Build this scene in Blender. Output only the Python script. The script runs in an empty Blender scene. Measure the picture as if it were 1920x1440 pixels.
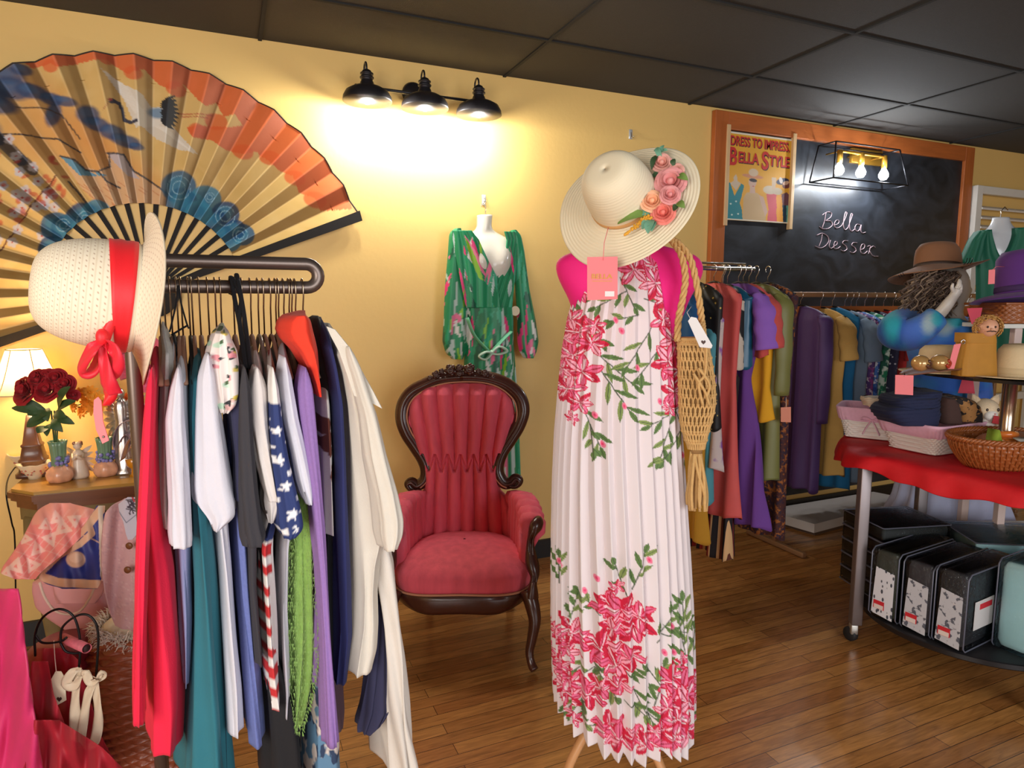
import bpy, math, random
import numpy as np
from mathutils import Vector, Matrix

# ---------------------------------------------------------------- camera, world, lights
FPX = 1230.0
PITCH = math.radians(7.0)
AZ = math.radians(66.35)
CAMH = 1.5
FW = np.array([math.cos(AZ), math.sin(AZ), 0.0])
RT = np.array([math.sin(AZ), -math.cos(AZ), 0.0])
UP = np.array([0.0, 0.0, 1.0])
CAM = np.array([0.0, 0.0, CAMH])
WALL_Y = 3.37
CEIL_Z = 2.70

scene = bpy.context.scene
COL = scene.collection
cam_data = bpy.data.cameras.new('camera')
cam_data.sensor_fit = 'HORIZONTAL'
cam_data.sensor_width = 36.0
cam_data.lens = 36.0 * FPX / 1920.0
cam_data.clip_start = 0.05
cam = bpy.data.objects.new('camera', cam_data)
COL.objects.link(cam)
cam.location = CAM.tolist()
cam.rotation_euler = (math.radians(90) - PITCH, 0, AZ - math.radians(90))
scene.camera = cam

scene.view_settings.view_transform = 'Standard'
scene.view_settings.look = 'None'
scene.view_settings.gamma = 1.0
scene.view_settings.use_curve_mapping = False
scene.view_settings.exposure = 0.62

world = bpy.data.worlds.new('daylight')
scene.world = world
world.use_nodes = True
bg = world.node_tree.nodes['Background']
bg.inputs[0].default_value = (0.80, 0.88, 1.0, 1)
bg.inputs[1].default_value = 0.4

def area_light(name, loc, target, sx, sy, power, color):
    d = bpy.data.lights.new(name, 'AREA')
    d.shape = 'RECTANGLE'; d.size = sx; d.size_y = sy
    d.energy = power; d.color = color
    o = bpy.data.objects.new(name, d); COL.objects.link(o)
    o.location = loc
    v = Vector(target) - Vector(loc)
    o.rotation_euler = v.to_track_quat('-Z', 'Y').to_euler()
    return o

def point_light(name, loc, power, color, radius=0.03):
    d = bpy.data.lights.new(name, 'POINT')
    d.energy = power; d.color = color; d.shadow_soft_size = radius
    o = bpy.data.objects.new(name, d); COL.objects.link(o)
    o.location = loc
    return o

# daylight through the two shop windows behind the photographer
area_light('daylight_shop_window', (1.6, -2.9, 1.55), (1.6, 3.0, 1.55), 3.2, 1.8, 68, (0.95, 0.97, 1.0))
area_light('daylight_side_window', (-1.9, -0.9, 1.5), (0.6, 1.6, 1.1), 1.8, 1.8, 62, (1.0, 0.97, 0.93))

# ---------------------------------------------------------------- picture geometry helpers
def ray(px, py):
    a = px - 960.0; b = 720.0 - py
    up = b * math.cos(PITCH) - FPX * math.sin(PITCH)
    fw = FPX * math.cos(PITCH) + b * math.sin(PITCH)
    return RT * a + FW * fw + UP * up

def P(px, py, D):
    """point seen at (px,py) at horizontal distance D in front of the camera"""
    r = ray(px, py)
    return CAM + r * (D / float(np.dot(r, FW)))

def WY(px, py, Y=WALL_Y):
    r = ray(px, py)
    return CAM + r * (Y / r[1])

def WZ(px, py, z):
    r = ray(px, py)
    return CAM + r * ((z - CAMH) / r[2])

def on_plane(px, py, p0, n):
    r = ray(px, py)
    return CAM + r * (np.dot(np.array(p0) - CAM, n) / np.dot(r, n))

def proj(V):
    """world points (N,3) -> pixel coordinates of the photo"""
    V = np.asarray(V, float).reshape(-1, 3) - CAM
    a = V @ RT; f = V @ FW; u = V[:, 2]
    z = f * math.cos(PITCH) - u * math.sin(PITCH)
    y = f * math.sin(PITCH) + u * math.cos(PITCH)
    return 960 + a / z * FPX, 720 - y / z * FPX

def LF(lat, fwd, z):
    """lateral / forward / height frame of the room in front of the door"""
    return RT * lat + FW * fwd + UP * z

def S(r, g=None, b=None):
    if g is None: r, g, b = r
    out = []
    for c in (r, g, b):
        c = c / 255.0
        out.append(c / 12.92 if c <= 0.04045 else ((c + 0.055) / 1.055) ** 2.4)
    return tuple(out)

def unit(v):
    v = np.asarray(v, float)
    return v / (np.linalg.norm(v) + 1e-12)

# ---------------------------------------------------------------- materials
MATS = {}
def nn(nt, t, x=0, y=0):
    n = nt.nodes.new(t); n.location = (x, y); return n

def mat(name, col, rough=0.6, metal=0.0, var=0.0, vscale=8.0, bump=0.0, bscale=200.0, sheen=0.0,
        emis=None, estr=0.0, trans=0.0, alpha=1.0, coat=0.0, sss=0.0, stretch=None):
    if name in MATS: return MATS[name]
    m = bpy.data.materials.new(name); m.use_nodes = True
    nt = m.node_tree; b = nt.nodes['Principled BSDF']
    b.inputs['Base Color'].default_value = (*col, 1)
    b.inputs['Roughness'].default_value = rough
    b.inputs['Metallic'].default_value = metal
    if sheen: b.inputs['Sheen Weight'].default_value = sheen * .25
    if coat: b.inputs['Coat Weight'].default_value = coat; b.inputs['Coat Roughness'].default_value = 0.12
    if trans: b.inputs['Transmission Weight'].default_value = trans
    if alpha < 1: b.inputs['Alpha'].default_value = alpha
    if emis:
        b.inputs['Emission Color'].default_value = (*emis, 1)
        b.inputs['Emission Strength'].default_value = estr
    tc = nn(nt, 'ShaderNodeTexCoord', -900, 0)
    src = tc.outputs['Object']
    if stretch:
        mp = nn(nt, 'ShaderNodeMapping', -720, 0); mp.inputs['Scale'].default_value = stretch
        nt.links.new(src, mp.inputs['Vector']); src = mp.outputs['Vector']
    if var:
        no = nn(nt, 'ShaderNodeTexNoise', -520, 200); no.inputs['Scale'].default_value = vscale
        no.inputs['Detail'].default_value = 4
        nt.links.new(src, no.inputs['Vector'])
        mx = nn(nt, 'ShaderNodeMix', -250, 200); mx.data_type = 'RGBA'
        mx.inputs[6].default_value = (*[c * (1 - var) for c in col], 1)
        mx.inputs[7].default_value = (*[min(1, c * (1 + var)) for c in col], 1)
        nt.links.new(no.outputs['Fac'], mx.inputs[0])
        nt.links.new(mx.outputs[2], b.inputs['Base Color'])
    if bump:
        n2 = nn(nt, 'ShaderNodeTexNoise', -520, -200); n2.inputs['Scale'].default_value = bscale
        n2.inputs['Detail'].default_value = 3
        nt.links.new(src, n2.inputs['Vector'])
        bp = nn(nt, 'ShaderNodeBump', -250, -200); bp.inputs['Strength'].default_value = bump
        bp.inputs['Distance'].default_value = 0.002
        nt.links.new(n2.outputs['Fac'], bp.inputs['Height'])
        nt.links.new(bp.outputs['Normal'], b.inputs['Normal'])
    MATS[name] = m
    return m

def cloth(name, col, rough=0.85, sheen=0.15, bump=0.25, bscale=420, var=0.07, vscale=14):
    return mat('cloth_' + name, col, rough, 0, var, vscale, bump, bscale, sheen)

def vmat(name, rough=0.7, sheen=0.0, bump=0.0, bscale=300, metal=0.0, coat=0.0):
    """material that reads the colour printed on the cloth or paper from the mesh"""
    if name in MATS: return MATS[name]
    m = mat(name, (1, 1, 1), rough, metal, 0, 1, bump, bscale, sheen, coat=coat)
    nt = m.node_tree
    at = nn(nt, 'ShaderNodeAttribute', -500, 300); at.attribute_name = 'Col'
    nt.links.new(at.outputs['Color'], nt.nodes['Principled BSDF'].inputs['Base Color'])
    return m

def spots(name, base, cols, scale=30, thr=(0.35, 0.6), rough=0.8, kind='noise', stretch=None, sheen=0.1):
    """printed cloth: a base colour broken up by patches of other colours"""
    if name in MATS: return MATS[name]
    m = bpy.data.materials.new(name); m.use_nodes = True
    nt = m.node_tree; b = nt.nodes['Principled BSDF']
    b.inputs['Roughness'].default_value = rough
    b.inputs['Sheen Weight'].default_value = sheen * .25
    tc = nn(nt, 'ShaderNodeTexCoord', -1200, 0); src = tc.outputs['Object']
    if stretch:
        mp = nn(nt, 'ShaderNodeMapping', -1000, 0); mp.inputs['Scale'].default_value = stretch
        nt.links.new(src, mp.inputs['Vector']); src = mp.outputs['Vector']
    prev = None
    for i, c in enumerate(cols):
        if kind == 'dots':
            t = nn(nt, 'ShaderNodeTexVoronoi', -800, -300 * i)
            t.inputs['Scale'].default_value = scale * (1 + 0.37 * i)
            out = t.outputs['Distance']
        elif kind == 'wave':
            t = nn(nt, 'ShaderNodeTexWave', -800, -300 * i)
            t.inputs['Scale'].default_value = scale * (1 + 0.6 * i)
            t.inputs['Distortion'].default_value = 3.0
            out = t.outputs['Fac']
        else:
            t = nn(nt, 'ShaderNodeTexNoise', -800, -300 * i)
            t.inputs['Scale'].default_value = scale * (1 + 0.37 * i)
            t.inputs['Detail'].default_value = 2.5
            out = t.outputs['Fac']
        off = nn(nt, 'ShaderNodeVectorMath', -980, -300 * i - 150); off.operation = 'ADD'
        off.inputs[1].default_value = (3.7 * i, 1.9 * i, 5.1 * i)
        nt.links.new(src, off.inputs[0]); nt.links.new(off.outputs[0], t.inputs['Vector'])
        rp = nn(nt, 'ShaderNodeValToRGB', -560, -300 * i)
        rp.color_ramp.elements[0].position = thr[0]; rp.color_ramp.elements[1].position = thr[1]
        if kind == 'dots':
            rp.color_ramp.elements[0].color = (1, 1, 1, 1); rp.color_ramp.elements[1].color = (0, 0, 0, 1)
        nt.links.new(out, rp.inputs['Fac'])
        mx = nn(nt, 'ShaderNodeMix', -280, -300 * i); mx.data_type = 'RGBA'
        if prev is None: mx.inputs[6].default_value = (*base, 1)
        else: nt.links.new(prev, mx.inputs[6])
        mx.inputs[7].default_value = (*c, 1)
        nt.links.new(rp.outputs['Color'], mx.inputs[0])
        prev = mx.outputs[2]
    nt.links.new(prev, b.inputs['Base Color'])
    MATS[name] = m
    return m

# ---------------------------------------------------------------- mesh builder
class MB:
    def __init__(s): s.v = []; s.f = []; s.c = []; s.n = 0; s.hc = False
    def add(s, V, F, C=None):
        V = np.asarray(V, float).reshape(-1, 3)
        s.v.append(V); n0 = s.n
        if isinstance(F, np.ndarray): s.f.extend((F + n0).tolist())
        else: s.f.extend([[i + n0 for i in f] for f in F])
        if C is not None: s.hc = True
        else: C = np.ones((len(V), 3))
        s.c.append(np.asarray(C, float).reshape(-1, 3)); s.n += len(V)
        return s
    def grid(s, G, wrap=False, C=None, capA=False, capB=False):
        G = np.asarray(G, float); h, w = G.shape[:2]
        i = np.arange(h - 1)[:, None]; j = np.arange(w if wrap else w - 1)[None, :]
        j2 = (j + 1) % w
        F = np.stack([i * w + j, i * w + j2, (i + 1) * w + j2, (i + 1) * w + j], -1).reshape(-1, 4)
        s.add(G.reshape(-1, 3), F, None if C is None else np.asarray(C).reshape(-1, 3))
        n0 = s.n - h * w
        if capA: s.f.append([n0 + k for k in range(w)][::-1])
        if capB: s.f.append([n0 + (h - 1) * w + k for k in range(w)])
        return s
    def box(s, c, size, ax=None, bev=0.0):
        c = np.asarray(c, float); hx, hy, hz = [q / 2 for q in size]
        if ax is None: ax = (np.array([1, 0, 0.]), np.array([0, 1, 0.]), UP)
        A, B, Cz = [np.asarray(q, float) for q in ax]
        if bev <= 0:
            V = [c + A * hx * i + B * hy * j + Cz * hz * k for k in (-1, 1) for j in (-1, 1) for i in (-1, 1)]
            F = [[0, 2, 3, 1], [4, 5, 7, 6], [0, 1, 5, 4], [2, 6, 7, 3], [0, 4, 6, 2], [1, 3, 7, 5]]
            return s.add(V, F)
        # rounded box by stacked rounded rectangles
        b = min(bev, hx * .99, hy * .99, hz * .99)
        rings = []
        for (zz, ins) in ((-hz, b), (-hz + b * .3, b * .3), (-hz + b, 0), (hz - b, 0), (hz - b * .3, b * .3), (hz, b)):
            R = []
            for q in range(4):
                sx, sy = ((1, 1), (-1, 1), (-1, -1), (1, -1))[q]
                for k in range(4):
                    a = math.pi / 2 * q + math.pi / 2 * k / 3
                    R.append(c + A * (sx * (hx - b) + math.cos(a) * (b - ins)) + B * (sy * (hy - b) + math.sin(a) * (b - ins)) + Cz * zz)
            rings.append(R)
        return s.grid(rings, True, None, True, True)
    def tube(s, pts, r, seg=8, cap=True, flat=1.0, closed=False):
        pts = [np.asarray(p, float) for p in pts]; n = len(pts)
        rs = r if hasattr(r, '__len__') else [r] * n
        rings = []; prevn = None
        for i in range(n):
            if closed: t = unit(pts[(i + 1) % n] - pts[i - 1])
            else: t = unit(pts[min(i + 1, n - 1)] - pts[max(i - 1, 0)])
            if prevn is None:
                a = UP if abs(t[2]) < .9 else np.array([1., 0, 0])
                nrm = unit(np.cross(t, a))
            else:
                nrm = unit(prevn - t * np.dot(prevn, t))
            prevn = nrm; bn = np.cross(t, nrm)
            rings.append([pts[i] + nrm * math.cos(2 * math.pi * k / seg) * rs[i] + bn * math.sin(2 * math.pi * k / seg) * rs[i] * flat for k in range(seg)])
        if closed: rings.append(rings[0])
        return s.grid(rings, True, None, cap and not closed, cap and not closed)
    def lathe(s, prof, c, axis=UP, seg=32, sq=(1, 1), cap=True, ref=None, wob=None):
        c = np.asarray(c, float); ax = unit(axis)
        a = ref if ref is not None else (np.array([1., 0, 0]) if abs(ax[0]) < .8 else np.array([0., 1, 0]))
        u = unit(np.asarray(a, float) - ax * np.dot(a, ax)); w = np.cross(ax, u)
        rings = []
        for pi, (r, z) in enumerate(prof):
            R = []
            for k in range(seg):
                th = 2 * math.pi * k / seg
                dr, dz = (0, 0) if wob is None else wob(pi, th)
                R.append(c + u * math.cos(th) * (r + dr) * sq[0] + w * math.sin(th) * (r + dr) * sq[1] + ax * (z + dz))
            rings.append(R)
        return s.grid(rings, True, None, cap, cap)
    def ball(s, c, r, seg=14, axis=UP, ref=None):
        rr = r if hasattr(r, '__len__') else (r, r, r)
        n = max(5, seg // 2)
        prof = [(math.sin(math.pi * i / n) * 1.0 + 1e-5, -math.cos(math.pi * i / n) * rr[2]) for i in range(n + 1)]
        return s.lathe(prof, c, axis, seg, (rr[0], rr[1]), True, ref)
    def prism(s, out, vec):
        out = [np.asarray(p, float) for p in out]; n = len(out); vec = np.asarray(vec, float)
        V = out + [p + vec for p in out]
        F = [list(range(n))[::-1], list(range(n, 2 * n))] + [[i, (i + 1) % n, n + (i + 1) % n, n + i] for i in range(n)]
        return s.add(V, F)
    def leaf(s, base, tip, w, nrm, bend=0.1, n=6):
        base = np.asarray(base, float); tip = np.asarray(tip, float); d = tip - base
        nrm = unit(nrm); side = unit(np.cross(d, nrm)); L = np.linalg.norm(d)
        rows = []
        for i in range(n + 1):
            t = i / n; ww = w * math.sin(math.pi * min(1, t * .93 + .05)) ** .8
            c = base + d * t + nrm * bend * L * math.sin(math.pi * t)
            rows.append([c - side * ww + nrm * ww * .3, c, c + side * ww + nrm * ww * .3])
        return s.grid(rows)

def tag(o, label=None, cat=None, group=None, kind=None):
    if label: o['label'] = label
    if cat: o['category'] = cat
    if group: o['group'] = group
    if kind: o['kind'] = kind
    return o

ROOT = {}
def make(name, mb, m, parent=None, smooth=True, solid=0.0, sub=0, angle=None):
    V = np.concatenate(mb.v)
    if parent is None:
        lo = V.min(0); hi = V.max(0)
        org = np.array([(lo[0] + hi[0]) / 2, (lo[1] + hi[1]) / 2, lo[2]])
    else:
        org = ROOT[parent.name]
    me = bpy.data.meshes.new(name)
    me.from_pydata((V - org).tolist(), [], mb.f)
    if mb.hc:
        ca = me.color_attributes.new('Col', 'FLOAT_COLOR', 'POINT')
        C = np.concatenate(mb.c); C = np.concatenate([C, np.ones((len(C), 1))], 1).astype(np.float32)
        ca.data.foreach_set('color', C.ravel())
    me.materials.append(m)
    if smooth:
        me.polygons.foreach_set('use_smooth', [True] * len(me.polygons))
        if angle: 
            try: me.set_sharp_from_angle(angle=math.radians(angle))
            except Exception: pass
    me.update()
    o = bpy.data.objects.new(name, me); COL.objects.link(o)
    if parent is None:
        o.location = org.tolist(); ROOT[o.name] = org
    else:
        o.parent = parent; ROOT[o.name] = org
    if solid:
        md = o.modifiers.new('thickness', 'SOLIDIFY'); md.thickness = solid; md.offset = 0
    if sub:
        md = o.modifiers.new('smooth', 'SUBSURF'); md.levels = sub; md.render_levels = sub
    return o

def thing(name, label, cat, loc, group=None):
    o = bpy.data.objects.new(name, None); COL.objects.link(o)
    o.empty_display_size = 0.1
    o.location = [float(q) for q in loc]; ROOT[o.name] = np.array(o.location)
    return tag(o, label, cat, group)

def struct(name, mb, m, parent=None, smooth=False):
    o = make(name, mb, m, parent, smooth)
    if parent is None: o['kind'] = 'structure'
    return o

# text as solid letters lying on a plane
def text_obj(name, body, center, xdir, updir, width, height, depth, m, parent, shear=0.0, bold=0.0):
    cu = bpy.data.curves.new(name, 'FONT'); cu.body = body; cu.align_x = 'CENTER'; cu.align_y = 'CENTER'
    cu.extrude = 0.5 * depth; cu.shear = shear; cu.offset = bold
    cu.size = 1.0
    ob = bpy.data.objects.new(name, cu)
    COL.objects.link(ob)
    dg = bpy.context.evaluated_depsgraph_get()
    me = bpy.data.meshes.new_from_object(ob.evaluated_get(dg))
    bpy.data.objects.remove(ob); bpy.data.curves.remove(cu)
    V = np.array([v.co[:] for v in me.vertices])
    F = [list(p.vertices) for p in me.polygons]
    bpy.data.meshes.remove(me)
    lo = V.min(0); hi = V.max(0)
    x = (V[:, 0] - (lo[0] + hi[0]) / 2) * (width / (hi[0] - lo[0]))
    y = (V[:, 1] - (lo[1] + hi[1]) / 2) * (height / (hi[1] - lo[1]))
    xd = unit(xdir); ud = unit(updir); nd = np.cross(xd, ud)
    W = np.asarray(center) + x[:, None] * xd + y[:, None] * ud + V[:, 2:3] * nd
    mb = MB(); mb.add(W, F)
    return make(name, mb, m, parent, smooth=False)

# a small paint canvas whose colours are read off at the mesh vertices (cloth prints, painted paper)
class Canvas:
    def __init__(s, x0, y0, x1, y1, res, base):
        s.x0, s.y0, s.res = x0, y0, res
        s.w = int((x1 - x0) * res) + 1; s.h = int((y1 - y0) * res) + 1
        s.a = np.ones((s.h, s.w, 3)) * np.array(base)
        yy, xx = np.mgrid[0:s.h, 0:s.w]
        s.X = xx / res + x0; s.Y = yy / res + y0
    def _box(s, ax, ay, bx, by):
        i0 = max(0, int((ay - s.y0) * s.res) - 1); i1 = min(s.h, int((by - s.y0) * s.res) + 2)
        j0 = max(0, int((ax - s.x0) * s.res) - 1); j1 = min(s.w, int((bx - s.x0) * s.res) + 2)
        return slice(i0, max(i0, i1)), slice(j0, max(j0, j1))
    def put(s, sl, m, col, a=1.0):
        if m.size == 0: return
        k = (m * a)[..., None]
        s.a[sl] = s.a[sl] * (1 - k) + np.array(col) * k
    def ell(s, cx, cy, rx, ry, rot, col, a=1.0, soft=0.15):
        R = max(rx, ry) * 1.2
        sl = s._box(cx - R, cy - R, cx + R, cy + R)
        X = s.X[sl] - cx; Y = s.Y[sl] - cy; c, q = math.cos(rot), math.sin(rot)
        d = np.sqrt(((X * c + Y * q) / rx) ** 2 + ((-X * q + Y * c) / ry) ** 2)
        s.put(sl, np.clip((1 - d) / soft + .5, 0, 1), col, a)
    def poly(s, pts, col, a=1.0):
        pts = np.array(pts, float)
        sl = s._box(pts[:, 0].min(), pts[:, 1].min(), pts[:, 0].max(), pts[:, 1].max())
        X = s.X[sl]; Y = s.Y[sl]; ins = np.zeros(X.shape, bool)
        for i in range(len(pts)):
            x1, y1 = pts[i]; x2, y2 = pts[i - 1]
            if y1 == y2: continue
            ins ^= ((y1 > Y) != (y2 > Y)) & (X < (x2 - x1) * (Y - y1) / (y2 - y1) + x1)
        s.put(sl, ins.astype(float), col, a)
    def line(s, pts, w, col, a=1.0):
        pts = np.array(pts, float)
        for (x1, y1), (x2, y2) in zip(pts[:-1], pts[1:]):
            sl = s._box(min(x1, x2) - w, min(y1, y2) - w, max(x1, x2) + w, max(y1, y2) + w)
            X = s.X[sl]; Y = s.Y[sl]; dx, dy = x2 - x1, y2 - y1; L = dx * dx + dy * dy + 1e-9
            t = np.clip(((X - x1) * dx + (Y - y1) * dy) / L, 0, 1)
            d = np.hypot(X - x1 - t * dx, Y - y1 - t * dy)
            s.put(sl, np.clip(w / 2 - d + .5, 0, 1), col, a)
    def lf(s, x, y, L, w, rot, col, dark=None):
        """a leaf or petal, base at (x,y)"""
        n = 9; up = []; dn = []
        for i in range(n):
            t = i / (n - 1); ww = w * math.sin(math.pi * t) ** .75 if 0 < t < 1 else 0
            up.append((t * L, ww)); dn.append((t * L, -ww))
        c, q = math.cos(rot), math.sin(rot)
        pts = [(x + a * c - b * q, y + a * q + b * c) for a, b in up + dn[::-1]]
        s.poly(pts, col)
        if dark: s.line([(x, y), (x + L * c, y + L * q)], max(1, w * .25), dark)
    def get(s, px, py):
        j = np.clip(((px - s.x0) * s.res).astype(int), 0, s.w - 1)
        i = np.clip(((py - s.y0) * s.res).astype(int), 0, s.h - 1)
        return s.a[i, j]

def interp_rows(rows, n):
    r = np.array(rows, float); y = np.linspace(r[0, 0], r[-1, 0], n)
    cols = [y]
    for k in range(1, r.shape[1]):
        q = np.interp(y, r[:, 0], r[:, k])
        ker = np.array([1, 2, 3, 2, 1.]) / 9
        qq = np.convolve(np.pad(q, 2, 'edge'), ker, 'valid')
        cols.append(qq)
    return np.stack(cols, 1)

def arc_pts(c, u, v, r, a0, a1, n):
    return [np.asarray(c) + np.asarray(u) * r * math.cos(a0 + (a1 - a0) * i / n) + np.asarray(v) * r * math.sin(a0 + (a1 - a0) * i / n) for i in range(n + 1)]

def smooth_path(pts, n=6):
    """Catmull-Rom through the points"""
    p = [np.asarray(q, float) for q in pts]; p = [2 * p[0] - p[1]] + p + [2 * p[-1] - p[-2]]
    out = []
    for i in range(1, len(p) - 2):
        for k in range(n):
            t = k / n
            out.append(0.5 * ((2 * p[i]) + (-p[i - 1] + p[i + 1]) * t + (2 * p[i - 1] - 5 * p[i] + 4 * p[i + 1] - p[i + 2]) * t * t + (-p[i - 1] + 3 * p[i] - 3 * p[i + 1] + p[i + 2]) * t ** 3))
    out.append(p[-2]); return out

X_ = np.array([1., 0, 0]); Y_ = np.array([0, 1., 0])

# common materials
M_STEEL = mat('brushed_steel', S(150, 146, 142), 0.35, 0.9, 0.1, 30)
M_CHROME = mat('chrome', (0.75, 0.74, 0.72), 0.15, 1.0)
M_BLACK = mat('black_metal', S(34, 34, 38), 0.45, 0.6)
M_HOOKWIRE = mat('hanger_wire', S(170, 150, 130), 0.25, 1.0)
M_PINKTAG = mat('pink_card', S(240, 128, 132), 0.7)
M_WHITE = mat('white_paint', S(225, 222, 214), 0.55, 0, 0.04, 20)
M_GOLD = mat('gold_print', S(205, 150, 60), 0.4, 0.3)
M_LEAF = mat('green_leaf', S(62, 96, 48), 0.6, 0, 0.3, 40)

# ================================================================ THE ROOM
def wood_floor():
    m = bpy.data.materials.new('oak_strip_floor'); m.use_nodes = True
    nt = m.node_tree; b = nt.nodes['Principled BSDF']
    tc = nn(nt, 'ShaderNodeTexCoord', -1400, 0)
    br = nn(nt, 'ShaderNodeTexBrick', -1000, 0)
    br.inputs['Scale'].default_value = 1.0
    br.inputs['Brick Width'].default_value = 0.95; br.inputs['Row Height'].default_value = 0.058
    br.inputs['Mortar Size'].default_value = 0.0012; br.inputs['Mortar Smooth'].default_value = 0.2
    br.inputs['Bias'].default_value = 0.0; br.offset = 0.37; br.offset_frequency = 2
    br.inputs['Color1'].default_value = (*S(192, 136, 76), 1)
    br.inputs['Color2'].default_value = (*S(158, 102, 54), 1)
    br.inputs['Mortar'].default_value = (*S(62, 34, 16), 1)
    nt.links.new(tc.outputs['Object'], br.inputs['Vector'])
    mp = nn(nt, 'ShaderNodeMapping', -1200, -300); mp.inputs['Scale'].default_value = (2.2, 22, 1)
    nt.links.new(tc.outputs['Object'], mp.inputs['Vector'])
    no = nn(nt, 'ShaderNodeTexNoise', -1000, -300); no.inputs['Scale'].default_value = 3.0
    no.inputs['Detail'].default_value = 6; no.inputs['Distortion'].default_value = 1.2
    nt.links.new(mp.outputs['Vector'], no.inputs['Vector'])
    rp = nn(nt, 'ShaderNodeValToRGB', -800, -300)
    rp.color_ramp.elements[0].position = .3; rp.color_ramp.elements[0].color = (.62, .60, .56, 1)
    rp.color_ramp.elements[1].position = .7; rp.color_ramp.elements[1].color = (1.12, 1.1, 1.05, 1)
    nt.links.new(no.outputs['Fac'], rp.inputs['Fac'])
    mx = nn(nt, 'ShaderNodeMix', -500, 0); mx.data_type = 'RGBA'; mx.blend_type = 'MULTIPLY'
    mx.inputs[0].default_value = 1.0
    nt.links.new(br.outputs['Color'], mx.inputs[6]); nt.links.new(rp.outputs['Color'], mx.inputs[7])
    nt.links.new(mx.outputs[2], b.inputs['Base Color'])
    b.inputs['Roughness'].default_value = 0.27
    b.inputs['Coat Weight'].default_value = 0.25; b.inputs['Coat Roughness'].default_value = 0.15
    bp = nn(nt, 'ShaderNodeBump', -300, -300); bp.inputs['Strength'].default_value = 0.12
    bp.inputs['Distance'].default_value = 0.004
    nt.links.new(br.outputs['Fac'], bp.inputs['Height']); bp.invert = True
    nt.links.new(bp.outputs['Normal'], b.inputs['Normal'])
    return m

def wall_paint():
    return mat('yellow_wall_paint', S(234, 196, 120), 0.5, 0, 0.02, 2.0, 0.35, 38)

X0, X1, YF = -2.3, 7.4, -3.1
struct('floor', MB().box(((X0 + X1) / 2, (WALL_Y + YF) / 2, -0.05), (X1 - X0, WALL_Y - YF, 0.1)), wood_floor())
struct('wall_back', MB().box(((X0 + X1) / 2, WALL_Y + 0.06, CEIL_Z / 2), (X1 - X0, 0.12, CEIL_Z)), wall_paint())
struct('wall_left', MB().box((X0 - 0.06, (WALL_Y + YF) / 2, CEIL_Z / 2), (0.12, WALL_Y - YF, CEIL_Z)), wall_paint())
struct('wall_right', MB().box((X1 + 0.06, (WALL_Y + YF) / 2, CEIL_Z / 2), (0.12, WALL_Y - YF, CEIL_Z)), wall_paint())
wf = MB()
wf.box(((X0 + X1) / 2, YF - 0.06, 0.2), (X1 - X0, 0.12, 0.4)); wf.box(((X0 + X1) / 2, YF - 0.06, 2.6), (X1 - X0, 0.12, 0.2))
wf.box((-1.2, YF - 0.06, 1.45), (2.2, 0.12, 2.1)); wf.box((5.4, YF - 0.06, 1.45), (4.0, 0.12, 2.1))
struct('wall_front', wf, wall_paint())
struct('baseboard_back', MB().box(((X0 + X1) / 2, WALL_Y - 0.008, 0.055), (X1 - X0, 0.016, 0.11)),
       mat('black_baseboard', S(28, 26, 25), 0.5))

# ceiling: dark acoustic tiles of 1.22 x 0.61 m laid in a grid
M_TILE = mat('dark_ceiling_tile', S(56, 54, 52), 0.85, 0, 0.12, 60, 0.8, 240)
M_TBAR = mat('dark_ceiling_grid', S(34, 34, 34), 0.95)
struct('ceiling', MB().box(((X0 + X1) / 2, (WALL_Y + YF) / 2, CEIL_Z + 0.05), (X1 - X0, WALL_Y - YF, 0.1)), M_TILE)
cx0 = 1.43; cy0 = 2.845
tb = MB()
y = cy0
while y > YF: tb.box(((X0 + X1) / 2, y, CEIL_Z - 0.003), (X1 - X0, 0.016, 0.008)); y -= 0.62
x = cx0 - 1.215 * 3
while x < X1: tb.box((x, (WALL_Y + YF) / 2, CEIL_Z - 0.0032), (0.016, WALL_Y - YF, 0.008)); x += 1.215
struct('trim_1', tb, M_TBAR)

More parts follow.
